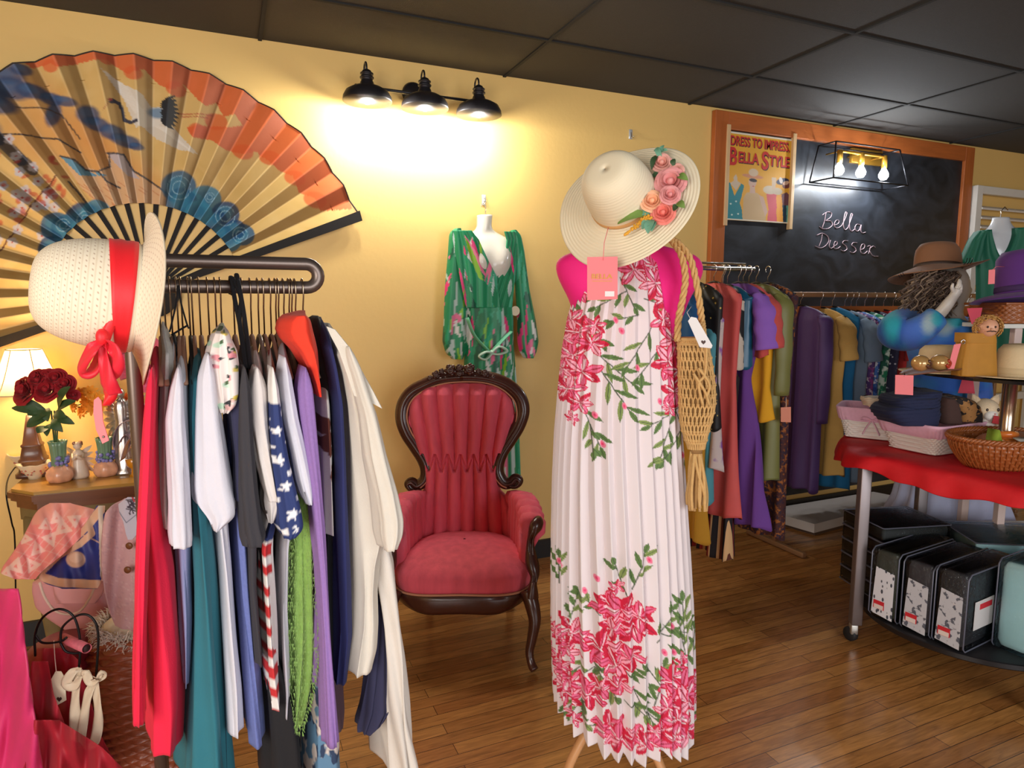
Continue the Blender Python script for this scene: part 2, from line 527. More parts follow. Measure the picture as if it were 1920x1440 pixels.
# ================================================================ BIG PAINTED FAN ON THE WALL
def build_fan():
    piv = WY(283, 547, WALL_Y - 0.03)
    R1, R0 = 1.0, 0.385
    A0, A1 = math.radians(22.8), math.radians(200)
    t = thing('wall_fan', 'huge gold paper folding fan painted with a crane, open on the yellow wall', 'fan', (piv[0], WALL_Y - 0.02, piv[2] - 0.35))
    gold = S(222, 186, 116); gold2 = S(205, 165, 88)
    C = Canvas(-340, 60, 700, 760, 1.4, gold)
    rng = random.Random(4)
    # soft mottling of the gold leaf
    for i in range(520):
        C.ell(rng.uniform(-330, 690), rng.uniform(80, 740), rng.uniform(8, 34), rng.uniform(3, 14), rng.uniform(0, 3), S(236, 205, 140) if i % 2 else gold2, .25, .8)
    # warm orange wash in the centre left
    for (x, y, rx, ry) in ((80, 190, 90, 40), (200, 300, 110, 40), (230, 350, 120, 50), (60, 260, 80, 40), (170, 250, 60, 30)):
        C.ell(x, y, rx, ry, .6, S(214, 140, 70), .4, .9)
    # orange-red cloud bank along the outer edge
    org = S(222, 98, 48)
    bank = [(20, 100), (60, 128), (95, 120), (110, 128), (150, 118), (200, 112), (240, 140), (270, 130), (300, 160), (322, 170), (345, 158), (372, 190), (388, 200), (405, 192),
            (420, 220), (440, 215), (455, 235), (430, 240), (400, 236), (372, 236), (350, 238), (360, 258), (395, 262), (420, 280), (455, 290), (480, 284), (500, 300), (520, 318), (548, 330),
            (560, 360), (590, 372), (600, 395), (660, 392), (640, 330), (600, 270), (540, 205), (480, 160), (420, 130), (350, 108), (280, 96), (200, 92), (110, 92), (40, 96)]
    C.poly(bank, org, .88)
    for (x, y, r) in ((95, 125, 16), (250, 138, 18), (330, 168, 20), (405, 228, 22), (455, 285, 20), (505, 296, 20), (552, 334, 20), (590, 375, 22), (370, 245, 18), (200, 110, 16)):
        C.ell(x, y, r, r * .7, .3, org, .8)
    for i in range(60):
        a = rng.uniform(.3, 1.5); C.ell(283 + 400 * math.cos(a) * rng.uniform(.95, 1.1), 547 - 420 * math.sin(a) * rng.uniform(.9, 1.08), 14, 5, -a, S(232, 120, 70), .35, .8)
    # dark blue cloud wisps, upper left
    nav = S(38, 66, 110); nav2 = S(62, 104, 150)
    for (x, y, rx, ry) in ((10, 140, 40, 16), (40, 132, 22, 11), (-30, 170, 50, 22), (20, 165, 45, 20), (60, 172, 34, 14), (-10, 195, 45, 18), (95, 185, 22, 12), (120, 190, 28, 9), (100, 215, 14, 24),
                           (165, 215, 22, 18), (180, 232, 26, 13), (210, 248, 26, 14), (235, 264, 30, 12), (255, 275, 16, 7), (-60, 230, 60, 26), (-120, 260, 70, 30), (-180, 330, 60, 30)):
        C.ell(x, y, rx, ry, .25, nav, .85, .35); C.ell(x - 4, y - 4, rx * .55, ry * .5, .25, nav2, .5, .8)
    # long dark branch at the left and thin plum twigs with blossoms
    C.line([(-40, 220), (0, 262), (40, 300), (60, 318)], 22, S(46, 56, 76), .8)
    C.line([(-120, 330), (-40, 280), (0, 250), (60, 255), (110, 262), (150, 285)], 3, S(70, 56, 50))
    C.line([(30, 200), (90, 205), (115, 215), (150, 260)], 2.5, S(80, 60, 50))
    C.line([(0, 470), (30, 430), (62, 380), (90, 350), (105, 330)], 3, S(110, 54, 42))
    C.line([(-90, 520), (-20, 470), (0, 440)], 3, S(110, 54, 42))
    for i in range(46):
        x = rng.uniform(-60, 120); y = rng.uniform(260, 470)
        if x > 80 and y > 400: continue
        cc = S(206, 200, 206) if i % 3 else S(190, 196, 214)
        for k in range(5): C.ell(x + 6 * math.cos(k * 1.257), y + 6 * math.sin(k * 1.257), 4.6, 4.2, 0, cc, .85, .4)
        C.ell(x, y, 2, 2, 0, S(180, 70, 60))
    for i in range(34):
        C.ell(rng.uniform(-30, 125), rng.uniform(290, 420), rng.uniform(4, 10), rng.uniform(3, 6), rng.uniform(0, 3), S(198, 70, 50), .7, .5)
    # snow-capped mountain
    C.poly([(120, 300), (112, 290), (130, 300), (160, 312), (185, 320), (205, 312), (200, 286), (230, 288), (248, 318), (280, 342), (308, 358), (318, 388), (200, 398), (150, 350)], S(216, 178, 140), .8)
    C.poly([(112, 292), (135, 300), (162, 318), (185, 330), (178, 322), (205, 330), (150, 330)], S(74, 150, 186), .9)
    C.poly([(200, 286), (232, 290), (250, 322), (262, 336), (240, 330), (215, 305)], S(188, 178, 186), .9)
    for pth in ([(112, 292), (140, 300), (160, 318), (185, 322), (205, 312), (204, 288)], [(200, 286), (232, 290), (250, 320), (285, 342), (312, 362)], [(128, 340), (150, 365), (165, 385), (185, 400)], [(185, 322), (200, 340), (225, 352)]):
        C.line(pth, 3.5, S(50, 54, 66), .9)
    for i in range(30):
        x = rng.uniform(130, 300); y = rng.uniform(340, 395); C.line([(x, y), (x + 14, y + 10)], 1.6, S(190, 106, 62), .6)
    # the crane
    wing = S(222, 214, 200)
    C.poly([(190, 130), (232, 158), (268, 178), (282, 200), (276, 228), (255, 240), (240, 205), (228, 180)], wing, .95)
    C.poly([(262, 212), (300, 205), (318, 232), (345, 262), (372, 290), (330, 278), (295, 262), (270, 240)], S(220, 212, 198), .95)
    for i in range(12):
        C.line([(196 + i * 4, 132 + i * 3), (255 + i * 2, 215 + i)], 1.2, S(235, 230, 220), .8)
        C.line([(280 + i * 3, 230 + i), (330 + i * 3, 262 + i * 2.4)], 1.2, S(232, 226, 214), .8)
    C.poly([(246, 226), (262, 206), (292, 200), (322, 206), (330, 216), (300, 234), (268, 240)], S(226, 220, 208), .97)
    C.ell(296, 212, 20, 10, .2, S(104, 138, 168), .9, .5)
    for i in range(9):
        C.lf(300, 196 + i * 3.6, 38 - abs(i - 4) * 1.5, 4.2, -.5 + i * .14, S(34, 36, 42))
    C.line([(214, 190), (224, 194), (230, 210), (232, 224), (246, 230), (256, 226)], 6.5, S(56, 58, 76))
    C.ell(210, 190, 6, 5, 0, S(50, 44, 60)); C.ell(207, 187, 4, 3, 0, S(170, 60, 50))
    C.line([(204, 193), (194, 206)], 2, S(190, 130, 90))
    C.line([(336, 213), (375, 215), (398, 216)], 1.8, S(190, 90, 60)); C.line([(340, 218), (390, 221)], 1.8, S(190, 90, 60))
    # blue wave scallops hugging the inner edge
    b1 = S(38, 100, 138); b2 = S(58, 134, 166); b3 = S(24, 72, 116)
    sc = [(335, 350, 33), (385, 375, 30), (422, 402, 27), (455, 440, 22), (360, 385, 26), (400, 415, 26), (340, 380, 30), (430, 452, 22), (440, 430, 20), (415, 438, 20), (372, 400, 26),
          (155, 410, 33), (105, 425, 30), (180, 400, 28), (95, 465, 24), (125, 430, 30), (110, 500, 28), (90, 530, 22), (150, 430, 26), (105, 545, 22), (100, 480, 22), (165, 420, 20)]
    for i, (x, y, r) in enumerate(sc):
        C.ell(x, y, r, r * .92, 0, (b1, b2, b3)[i % 3], .9, .12)
        C.ell(x - 3, y - 3, r * .6, r * .5, 0, (b2, b1, b2)[i % 3], .6, .5)
    for (x, y, r) in ((335, 352, 22), (393, 370, 9), (422, 405, 18), (118, 422, 12), (450, 440, 14), (160, 412, 16)):
        for q in (1.0, .55):
            C.line([(x + r * q * math.cos(k * .35), y + r * q * math.sin(k * .35)) for k in range(18)], 1.3, S(150, 190, 210), .8)
    # leaf geometry: pleated in 32 folds, painted
    NF = 21; NU = NF * 20; NV = 150
    ths = np.linspace(A0, A1, NU + 1); rr = np.linspace(R0, R1, NV + 1)
    TH, RR = np.meshgrid(ths, rr)
    fold = (TH - A0) / (A1 - A0) * NF
    tri = np.abs((fold % 1.0) - 0.5) * 2
    depth = 0.030 * (0.35 + 0.65 * RR) * tri
    RRs = RR * (1 - .006 * (1 - tri) * (RR > .9))
    G = np.stack([piv[0] + np.cos(TH) * RRs, WALL_Y - 0.012 - depth, piv[2] + np.sin(TH) * RRs], -1)
    flat = np.stack([G[..., 0].ravel(), np.full(G[..., 0].size, WALL_Y - 0.02), G[..., 2].ravel()], 1)
    px, py = proj(flat)
    Cc = C.get(px, py)
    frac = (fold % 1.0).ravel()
    strip = ((frac > .52) & (frac < .98)).astype(float)[:, None]      # darker olive bands on one side of every fold
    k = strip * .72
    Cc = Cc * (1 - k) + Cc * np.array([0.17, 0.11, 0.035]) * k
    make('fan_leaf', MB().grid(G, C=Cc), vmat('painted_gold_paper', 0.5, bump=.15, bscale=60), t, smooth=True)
    edge = MB(); edge.tube([G[-1, j] for j in range(0, NU + 1, 2)], 0.0035, 5)
    make('edge_binding', edge, mat('fan_binding', S(40, 34, 30), .6), t)
    mk = mat('black_lacquer', S(20, 16, 15), 0.8)
    for i in range(NF):
        a = A0 + (A1 - A0) * (i + .25) / NF
        d = np.array([math.cos(a), 0, math.sin(a)]); s = np.array([-math.sin(a), 0, math.cos(a)])
        rb = MB(); c0 = np.array([piv[0], WALL_Y - 0.004 - .0004 * (i % 3), piv[2]])
        out = [c0 - d * .10 - s * .006, c0 + d * .0 - s * .006, c0 + d * (R0 + .02) - s * .0105, c0 + d * (R0 + .02) + s * .0105, c0 + s * .006, c0 - d * .10 + s * .006]
        rb.prism(out, (0, -.003, 0))
        make('rib', rb, mk, t, smooth=False)
    for a, nm in ((A0 - .012, 'guard_rib'), (A1 + .012, 'guard_rib')):
        d = np.array([math.cos(a), 0, math.sin(a)]); s = np.array([-math.sin(a), 0, math.cos(a)])
        c0 = np.array([piv[0], WALL_Y - 0.03, piv[2]]); g = MB()
        g.prism([c0 - d * .1 - s * .009, c0 - s * .011, c0 + d * 1.005 - s * .026, c0 + d * 1.012 + s * .022, c0 + s * .01, c0 - d * .1 + s * .009], (0, -.014, 0))
        make(nm, g, mk, t, smooth=False)
    hb = MB(); c0 = np.array([piv[0], WALL_Y - 0.026, piv[2]])
    hb.prism([c0] + [c0 + np.array([math.cos(a), 0, math.sin(a)]) * .115 for a in np.linspace(math.radians(200), math.radians(383 - 20), 24)], (0, -.012, 0))
    make('fan_foot', hb, mk, t, smooth=False)
    make('rivet', MB().ball(c0 + np.array([0, -.02, 0]), .009, 10), M_CHROME, t)
build_fan()

# ================================================================ THREE-SHADE SCONCE
def build_sconce():
    Yl = WALL_Y - 0.19
    t = thing('wall_sconce', 'black three-shade barn style wall light with lit bulbs above the green printed jumpsuit', 'wall light', WY(780, 178, WALL_Y - .02))
    mdark = mat('dark_bronze', S(48, 46, 50), 0.42, 0.5)
    inner = mat('shade_inner_white', S(190, 205, 215), 0.4)
    bulb = mat('lit_bulb', (1, 1, 1), .4, emis=(1.0, .97, .9), estr=12)
    bp = MB().lathe([(0.001, 0), (.055, 0), (.06, .008), (.052, .022), (.001, .028)], WY(775, 178, WALL_Y), -Y_, 28)
    make('backplate', bp, mdark, t)
    L = WY(668, 164, Yl + .04); Rr = WY(893, 188, Yl + .04); z = (L[2] + Rr[2]) / 2; L[2] = Rr[2] = z
    br = MB().tube([L, Rr], .007, 10); br.ball(L, .011, 10); br.ball(Rr, .011, 10)
    mid = WY(775, 178, WALL_Y); mid[2] = z
    br.tube([mid, mid + np.array([0, -(WALL_Y - Yl - .04), 0])], .01, 10)
    make('crossbar', br, mdark, t)
    for (bx, by) in ((689, 190), (797, 208), (898, 217)):
        c = WY(bx, by, Yl); c[2] = z - 0.028
        prof = [(.112, -.058), (.110, -.035), (.095, -.006), (.068, .016), (.042, .027), (.034, .036)]
        sh = MB()
        out = [(.116, -.060), (.1165, -.056), (.114, -.034), (.1, -.004), (.07, .02), (.043, .031), (.034, .045), (.030, .062), (.027, .066), (.027, .082), (.033, .084), (.033, .092), (.027, .094), (.026, .108), (.031, .110), (.031, .118), (.024, .122), (.020, .135), (.008, .145)]
        cc = c + np.array([0, 0, 0])
        sh.lathe([(r_ * .97, z_ * .66 if z_ > 0 else z_ * .8) for r_, z_ in out], cc, UP, 40, cap=True)
        so = make('lamp_shade', sh, mdark, t)
        inn = MB().lathe([(r_ * .965, z_ * .66 - .002 if z_ > 0 else z_ * .8) for r_, z_ in prof], cc, UP, 40, cap=False)
        make('shade_lining', inn, inner, so)
        gn = MB(); top = cc + np.array([0, 0, .094])
        pts = [top] + arc_pts(top + np.array([0, .028, .012]), np.array([0, -1., 0]), UP, .028, 0, math.pi, 12) + [np.array([cc[0], Yl + .056, z])]
        gn.tube(pts, .0045, 8)
        make('gooseneck', gn, mdark, so)
        bl = MB().ball(cc + np.array([0, 0, -.026]), (.029, .029, .033), 20)
        bl.lathe([(.014, -.01), (.014, .03)], cc, UP, 16)
        make('bulb', bl, bulb, so)
        point_light('sconce_lamp', (cc + np.array([0, 0, -.078])).tolist(), 9.5, (1.0, .96, .86), .028)
    return
build_sconce()

# ================================================================ CHALKBOARD, POSTER, CAGE LIGHT
def build_board():
    Yb = WALL_Y - 0.012
    p = lambda x, y: WY(x, y, Yb)
    zt = p(1330, 206)[2]; xl = p(1330, 400)[0]; xr = p(1812, 400)[0]
    zb = 0.12  # board carried down past its unknown bottom edge to darken the dim area below
    t = thing('chalkboard', 'large black chalkboard in an orange-stained wooden frame on the far wall', 'chalkboard', ((xl + xr) / 2, Yb, zb))
    fw = 0.105
    m = bpy.data.materials.new('chalkboard_black'); m.use_nodes = True; nt = m.node_tree; b = nt.nodes['Principled BSDF']
    tc = nn(nt, 'ShaderNodeTexCoord'); mp = nn(nt, 'ShaderNodeMapping'); mp.inputs['Scale'].default_value = (1.4, 1, 2.2)
    mp.inputs['Rotation'].default_value = (0, .7, 0)
    no = nn(nt, 'ShaderNodeTexNoise'); no.inputs['Scale'].default_value = 2.4; no.inputs['Detail'].default_value = 7; no.inputs['Distortion'].default_value = 1.6
    rp = nn(nt, 'ShaderNodeValToRGB')
    rp.color_ramp.elements[0].position = .38; rp.color_ramp.elements[0].color = (*S(26, 30, 36), 1)
    rp.color_ramp.elements[1].position = .78; rp.color_ramp.elements[1].color = (*S(54, 59, 68), 1)
    nt.links.new(tc.outputs['Object'], mp.inputs[0]); nt.links.new(mp.outputs[0], no.inputs['Vector']); nt.links.new(no.outputs['Fac'], rp.inputs[0]); nt.links.new(rp.outputs[0], b.inputs['Base Color'])
    b.inputs['Roughness'].default_value = .42
    make('board', MB().box(((xl + xr) / 2, Yb + .002, (zt + zb) / 2), (xr - xl - .1, .014, zt - zb - .06)), m, t, False)
    wm = mat('orange_stained_pine', S(176, 96, 44), 0.45, 0, 0.28, 5, 0.1, 60, stretch=(1, 1, 9))
    wm2 = mat('orange_stained_pine_across', S(176, 96, 44), 0.45, 0, 0.28, 5, 0.1, 60, stretch=(9, 1, 1))
    f = wm
    for xc in (xl + fw / 2, xr - fw / 2):
        make('frame_post', MB().box((xc, Yb - .010, (zt + zb) / 2), (fw, .036, zt - zb), bev=.004), wm2, t, False)
    make('frame_rail', MB().box(((xl + xr) / 2, Yb - .011, zt - fw / 2), (xr - xl - 2 * fw, .034, fw), bev=.004), wm, t, False)
    # the chalk words, stroke by stroke
    ch = mat('pink_chalk', S(205, 176, 184), .9)
    q = lambda u, v: np.array(p(1320 + u * .2604, 190 + v * .2604)) + np.array([0, -.006, 0])
    st = MB()
    strokes = [
        [(872, 800), (862, 860), (845, 912)], [(845, 820), (880, 798), (912, 805), (905, 835), (872, 860), (905, 862), (918, 890), (890, 915), (850, 918), (825, 902)],
        [(930, 892), (958, 882), (965, 862), (948, 856), (932, 880), (938, 908), (962, 910), (985, 895)],
        [(985, 895), (1012, 840), (1022, 805), (1012, 800), (1000, 850), (998, 900), (1010, 925), (1030, 910)],
        [(1030, 910), (1052, 850), (1062, 815), (1052, 812), (1042, 860), (1042, 915), (1058, 935), (1078, 920)],
        [(1120, 890), (1095, 885), (1080, 910), (1092, 935), (1112, 925), (1125, 890), (1122, 930), (1135, 948), (1158, 942)],
        [(845, 960), (838, 1000), (822, 1045)], [(805, 965), (845, 950), (882, 970), (892, 1005), (868, 1040), (832, 1056), (795, 1042)],
        [(905, 1000), (895, 1040), (908, 1058), (930, 1045)],
        [(930, 1042), (950, 1030), (952, 1012), (938, 1010), (928, 1035), (935, 1060), (958, 1058), (975, 1045)],
        [(1030, 1005), (1002, 1005), (992, 1022), (1015, 1040), (1022, 1065), (1000, 1078), (980, 1070)],
        [(1095, 1018), (1068, 1018), (1058, 1036), (1080, 1052), (1088, 1076), (1066, 1090), (1045, 1082)],
        [(1120, 1070), (1145, 1058), (1150, 1032), (1132, 1030), (1120, 1058), (1125, 1090), (1150, 1095), (1170, 1078)],
        [(1170, 1045), (1192, 1040), (1185, 1075), (1178, 1098)], [(1186, 1060), (1212, 1042), (1228, 1052)], [(1186, 1080), (1205, 1108), (1222, 1115), (1248, 1116)]]
    for s_ in strokes:
        st.tube(smooth_path([q(*k) for k in s_], 5), .0042, 6, flat=.3)
    make('chalk_writing', st, ch, t)
    # poster held between two pale wooden strips
    pl, pr = p(1358, 300), p(1480, 330)
    t2 = thing('poster', 'yellow poster with red lettering between two pale wood strips on the chalkboard', 'poster', p(1418, 425) + np.array([0, -.02, 0]))
    pz = mat('pale_wood_strip', S(214, 178, 130), .55, 0, .12, 10)
    za, zb2 = p(1358, 235)[2], p(1354, 424)[2]
    for xx in (pl[0], pr[0]):
        make('poster_strip', MB().box((xx, Yb - .022, (za + zb2) / 2), (.028, .028, za - zb2), bev=.003), pz, t2, False)
    ptop = p(1418, 254)[2]; pbot = p(1412, 416)[2]; xa, xb = pl[0] + .012, pr[0] - .012
    W = 420; H = 640
    C = Canvas(0, 0, W, H, .8, S(226, 166, 48))
    C.poly([(0, 0), (W, 0), (W, 12), (0, 12)], S(226, 220, 200)); C.poly([(0, H - 12), (W, H - 12), (W, H), (0, H)], S(226, 220, 200))
    teal = S(36, 130, 140)
    C.poly([(40, 330), (56, 300), (66, 330), (68, 352), (90, 364), (60, 420), (20, 370), (44, 352)], S(206, 186, 160))
    C.poly([(0, 372), (20, 366), (52, 460), (92, 366), (112, 380), (96, 470), (88, 510), (104, 560), (110, 628), (0, 628), (8, 500), (0, 440)], teal)
    for (x, y) in ((64, 500), (30, 520), (80, 590), (40, 600)): C.ell(x, y, 6, 6, 0, S(200, 220, 210))
    C.poly([(110, 470), (130, 430), (170, 420), (200, 425), (240, 460), (262, 560), (268, 628), (110, 628)], S(204, 172, 126))
    C.poly([(212, 440), (244, 450), (276, 560), (262, 600), (236, 520)], S(206, 170, 150))
    C.ell(166, 350, 26, 38, 0, S(206, 172, 152)); C.ell(170, 335, 26, 13, .1, S(38, 30, 40)); C.ell(172, 380, 8, 4, 0, S(180, 40, 50))
    C.poly([(150, 380), (182, 380), (188, 430), (150, 430)], S(206, 172, 152))
    C.ell(166, 306, 70, 15, .05, S(206, 140, 100)); C.ell(170, 278, 32, 28, 0, S(214, 190, 160))
    C.poly([(262, 430), (300, 400), (330, 410), (340, 480), (336, 560), (344, 628), (276, 628), (282, 540)], S(214, 90, 100))
    C.ell(285, 395, 46, 32, 0, S(212, 196, 170)); C.ell(335, 400, 36, 26, 0, S(206, 190, 164)); C.poly([(294, 300), (326, 300), (322, 390), (298, 390)], S(212, 186, 156))
    C.poly([(330, 440), (372, 420), (378, 500), (386, 628), (344, 628), (340, 540)], S(236, 160, 56))
    C.poly([(366, 420), (402, 400), (420, 420), (420, 500), (376, 500)], S(110, 66, 74)); C.poly([(376, 500), (420, 500), (410, 628), (386, 628)], S(28, 58, 76))
    C.ell(370, 322, 46, 24, -.3, S(36, 44, 78)); C.ell(358, 316, 12, 24, -.2, S(220, 210, 200)); C.ell(398, 350, 30, 22, -.4, S(112, 52, 48)); C.ell(392, 332, 24, 14, -.5, S(212, 170, 140))
    C.poly([(404, 500), (420, 500), (420, 628), (410, 628)], S(90, 160, 140))
    NU, NV = 150, 220
    uu, vv = np.meshgrid(np.linspace(0, 1, NU), np.linspace(0, 1, NV))
    G = np.stack([xa + (xb - xa) * uu, np.full(uu.shape, Yb - .017), ptop + (pbot - ptop) * vv], -1)
    pp = make('poster_paper', MB().grid(G, C=C.get(uu.ravel() * W, vv.ravel() * H)), vmat('poster_print', .6), t2, True, solid=.001)
    red = mat('poster_red', S(200, 42, 40), .6); dk = mat('poster_shadow', S(60, 30, 40), .6)
    w = xb - xa; xc = (xa + xb) / 2; yt = Yb - .0182; H1 = ptop - pbot
    for (txt, wf_, zc, hh) in (('DRESS TO IMPRESS,', .94, .105, .125),):
        text_obj('poster_letters', txt, (xc + .004, yt - .0002, ptop - H1 * (zc + .008)), X_, UP, w * wf_, H1 * hh, .0005, dk, t2, bold=.025)
        text_obj('poster_letters', txt, (xc, yt - .001, ptop - H1 * zc), X_, UP, w * wf_, H1 * hh, .0006, red, t2, bold=.012)
    for (txt, wf_, xo, zc, hh) in (('B', .12, -.42, .275, .205), ('ELLA', .32, -.18, .275, .125), ('S', .11, .08, .285, .21), ('TYLE', .33, .31, .275, .125)):
        text_obj('poster_letters', txt, (xc + xo * w + .005, yt - .0002, ptop - H1 * (zc + .01)), X_, UP, w * wf_, H1 * hh, .0005, dk, t2, bold=.035)
        text_obj('poster_letters', txt, (xc + xo * w, yt - .001, ptop - H1 * zc), X_, UP, w * wf_, H1 * hh, .0006, red, t2, bold=.02)
    # cage light
    t3 = thing('cage_light', 'black open cage wall light with brass plate and three lit bulbs over the chalkboard', 'wall light', p(1608, 300))
    brass = mat('brass', S(186, 140, 52), .35, .7)
    bk = MB(); a, b_ = p(1577, 290), p(1662, 303)
    bk.box(((a[0] + b_[0]) / 2, Yb - .015, a[2] - .0), (.30, .026, .10), bev=.004)
    make('backplate', bk, brass, t3)
    Yc = Yb - .13
    xs = [WY(xx, 322, Yc)[0] for xx in (1573, 1614, 1657)]
    zc_ = WY(1614, 322, Yc)[2]
    arm = MB()
    for xx in xs: arm.tube([(xx, Yb - .02, zc_ + .115), (xx, Yc, zc_ + .115)], .005, 8)
    arm.tube([(xs[0] - .0, Yc, zc_ + .115), (xs[2], Yc, zc_ + .115)], .008, 8)
    make('arm', arm, brass, t3)
    blm = mat('lit_bulb_cool', (1, 1, 1), .4, emis=(.92, .96, 1.0), estr=14)
    for xx in xs:
        sk = make('socket', MB().lathe([(.018, .04), (.018, .12), (.012, .125)], (xx, Yc, zc_), UP, 16), brass, t3)
        make('bulb', MB().lathe([(.001, -.04), (.018, -.036), (.03, -.018), (.031, 0), (.022, .02), (.014, .035), (.012, .045)], (xx, Yc, zc_), UP, 20), blm, sk)
        point_light('cage_lamp', (xx, Yc - .036, zc_ - .03), 6.0, (.90, .95, 1.0), .02)
    # cage: narrower at the top, wider at the bottom
    top = WY(1614, 276, Yc)[2]; bot = WY(1614, 342, Yc)[2] - .01
    xa1, xb1 = xs[0] - .10, xs[2] + .08; xa2, xb2 = xs[0] - .15, xs[2] + .13
    T = [(xa1, Yb - .045, top), (xb1, Yb - .045, top), (xb1, Yc - .05, top), (xa1, Yc - .05, top)]
    B = [(xa2, Yb - .03, bot), (xb2, Yb - .03, bot), (xb2, Yc - .09, bot), (xa2, Yc - .09, bot)]
    cg = MB()
    for i in range(4):
        cg.tube([T[i], T[(i + 1) % 4]], .005, 6); cg.tube([B[i], B[(i + 1) % 4]], .005, 6); cg.tube([T[i], B[i]], .005, 6)
    make('cage', cg, M_BLACK, t3)
build_board()

def wall_hook(px, py, label):
    c = WY(px, py, WALL_Y - .002)
    t = thing('wall_hook', label, 'hook', c)
    m = mat('clear_hook', S(196, 200, 204), .2, .3)
    make('hook_plate', MB().box(c + np.array([0, -.002, 0]), (.022, .006, .055), bev=.002), m, t)
    hk = MB().tube([c + np.array([0, -.008, .01]), c + np.array([0, -.012, -.012])] + arc_pts(c + np.array([0, -.022, -.014]), np.array([0, 1., 0]), -UP, .010, 0, math.pi, 8), .0025, 7)
    make('hook', hk, M_CHROME, t)
wall_hook(907, 375, 'small clear adhesive hook on the yellow wall holding the green jumpsuit form')
wall_hook(1182, 252, 'small empty adhesive hook on the yellow wall just above the cream hat')

# ================================================================ TUFTED RED ARMCHAIR
M_VELVET = mat('red_velvet', S(242, 92, 112), 0.8, 0, 0.34, 26, 0.5, 160, sheen=0.35, stretch=(1, 1, .16))
M_GIMP = mat('tan_gimp_braid', S(196, 140, 110), 0.8)
M_MAHOG = mat('carved_mahogany', S(66, 32, 24), 0.3, 0, 0.25, 16, coat=0.4)

def pleats(u, n, ph=0.0):
    return np.abs(np.sin(math.pi * (u * n + ph))) ** .55

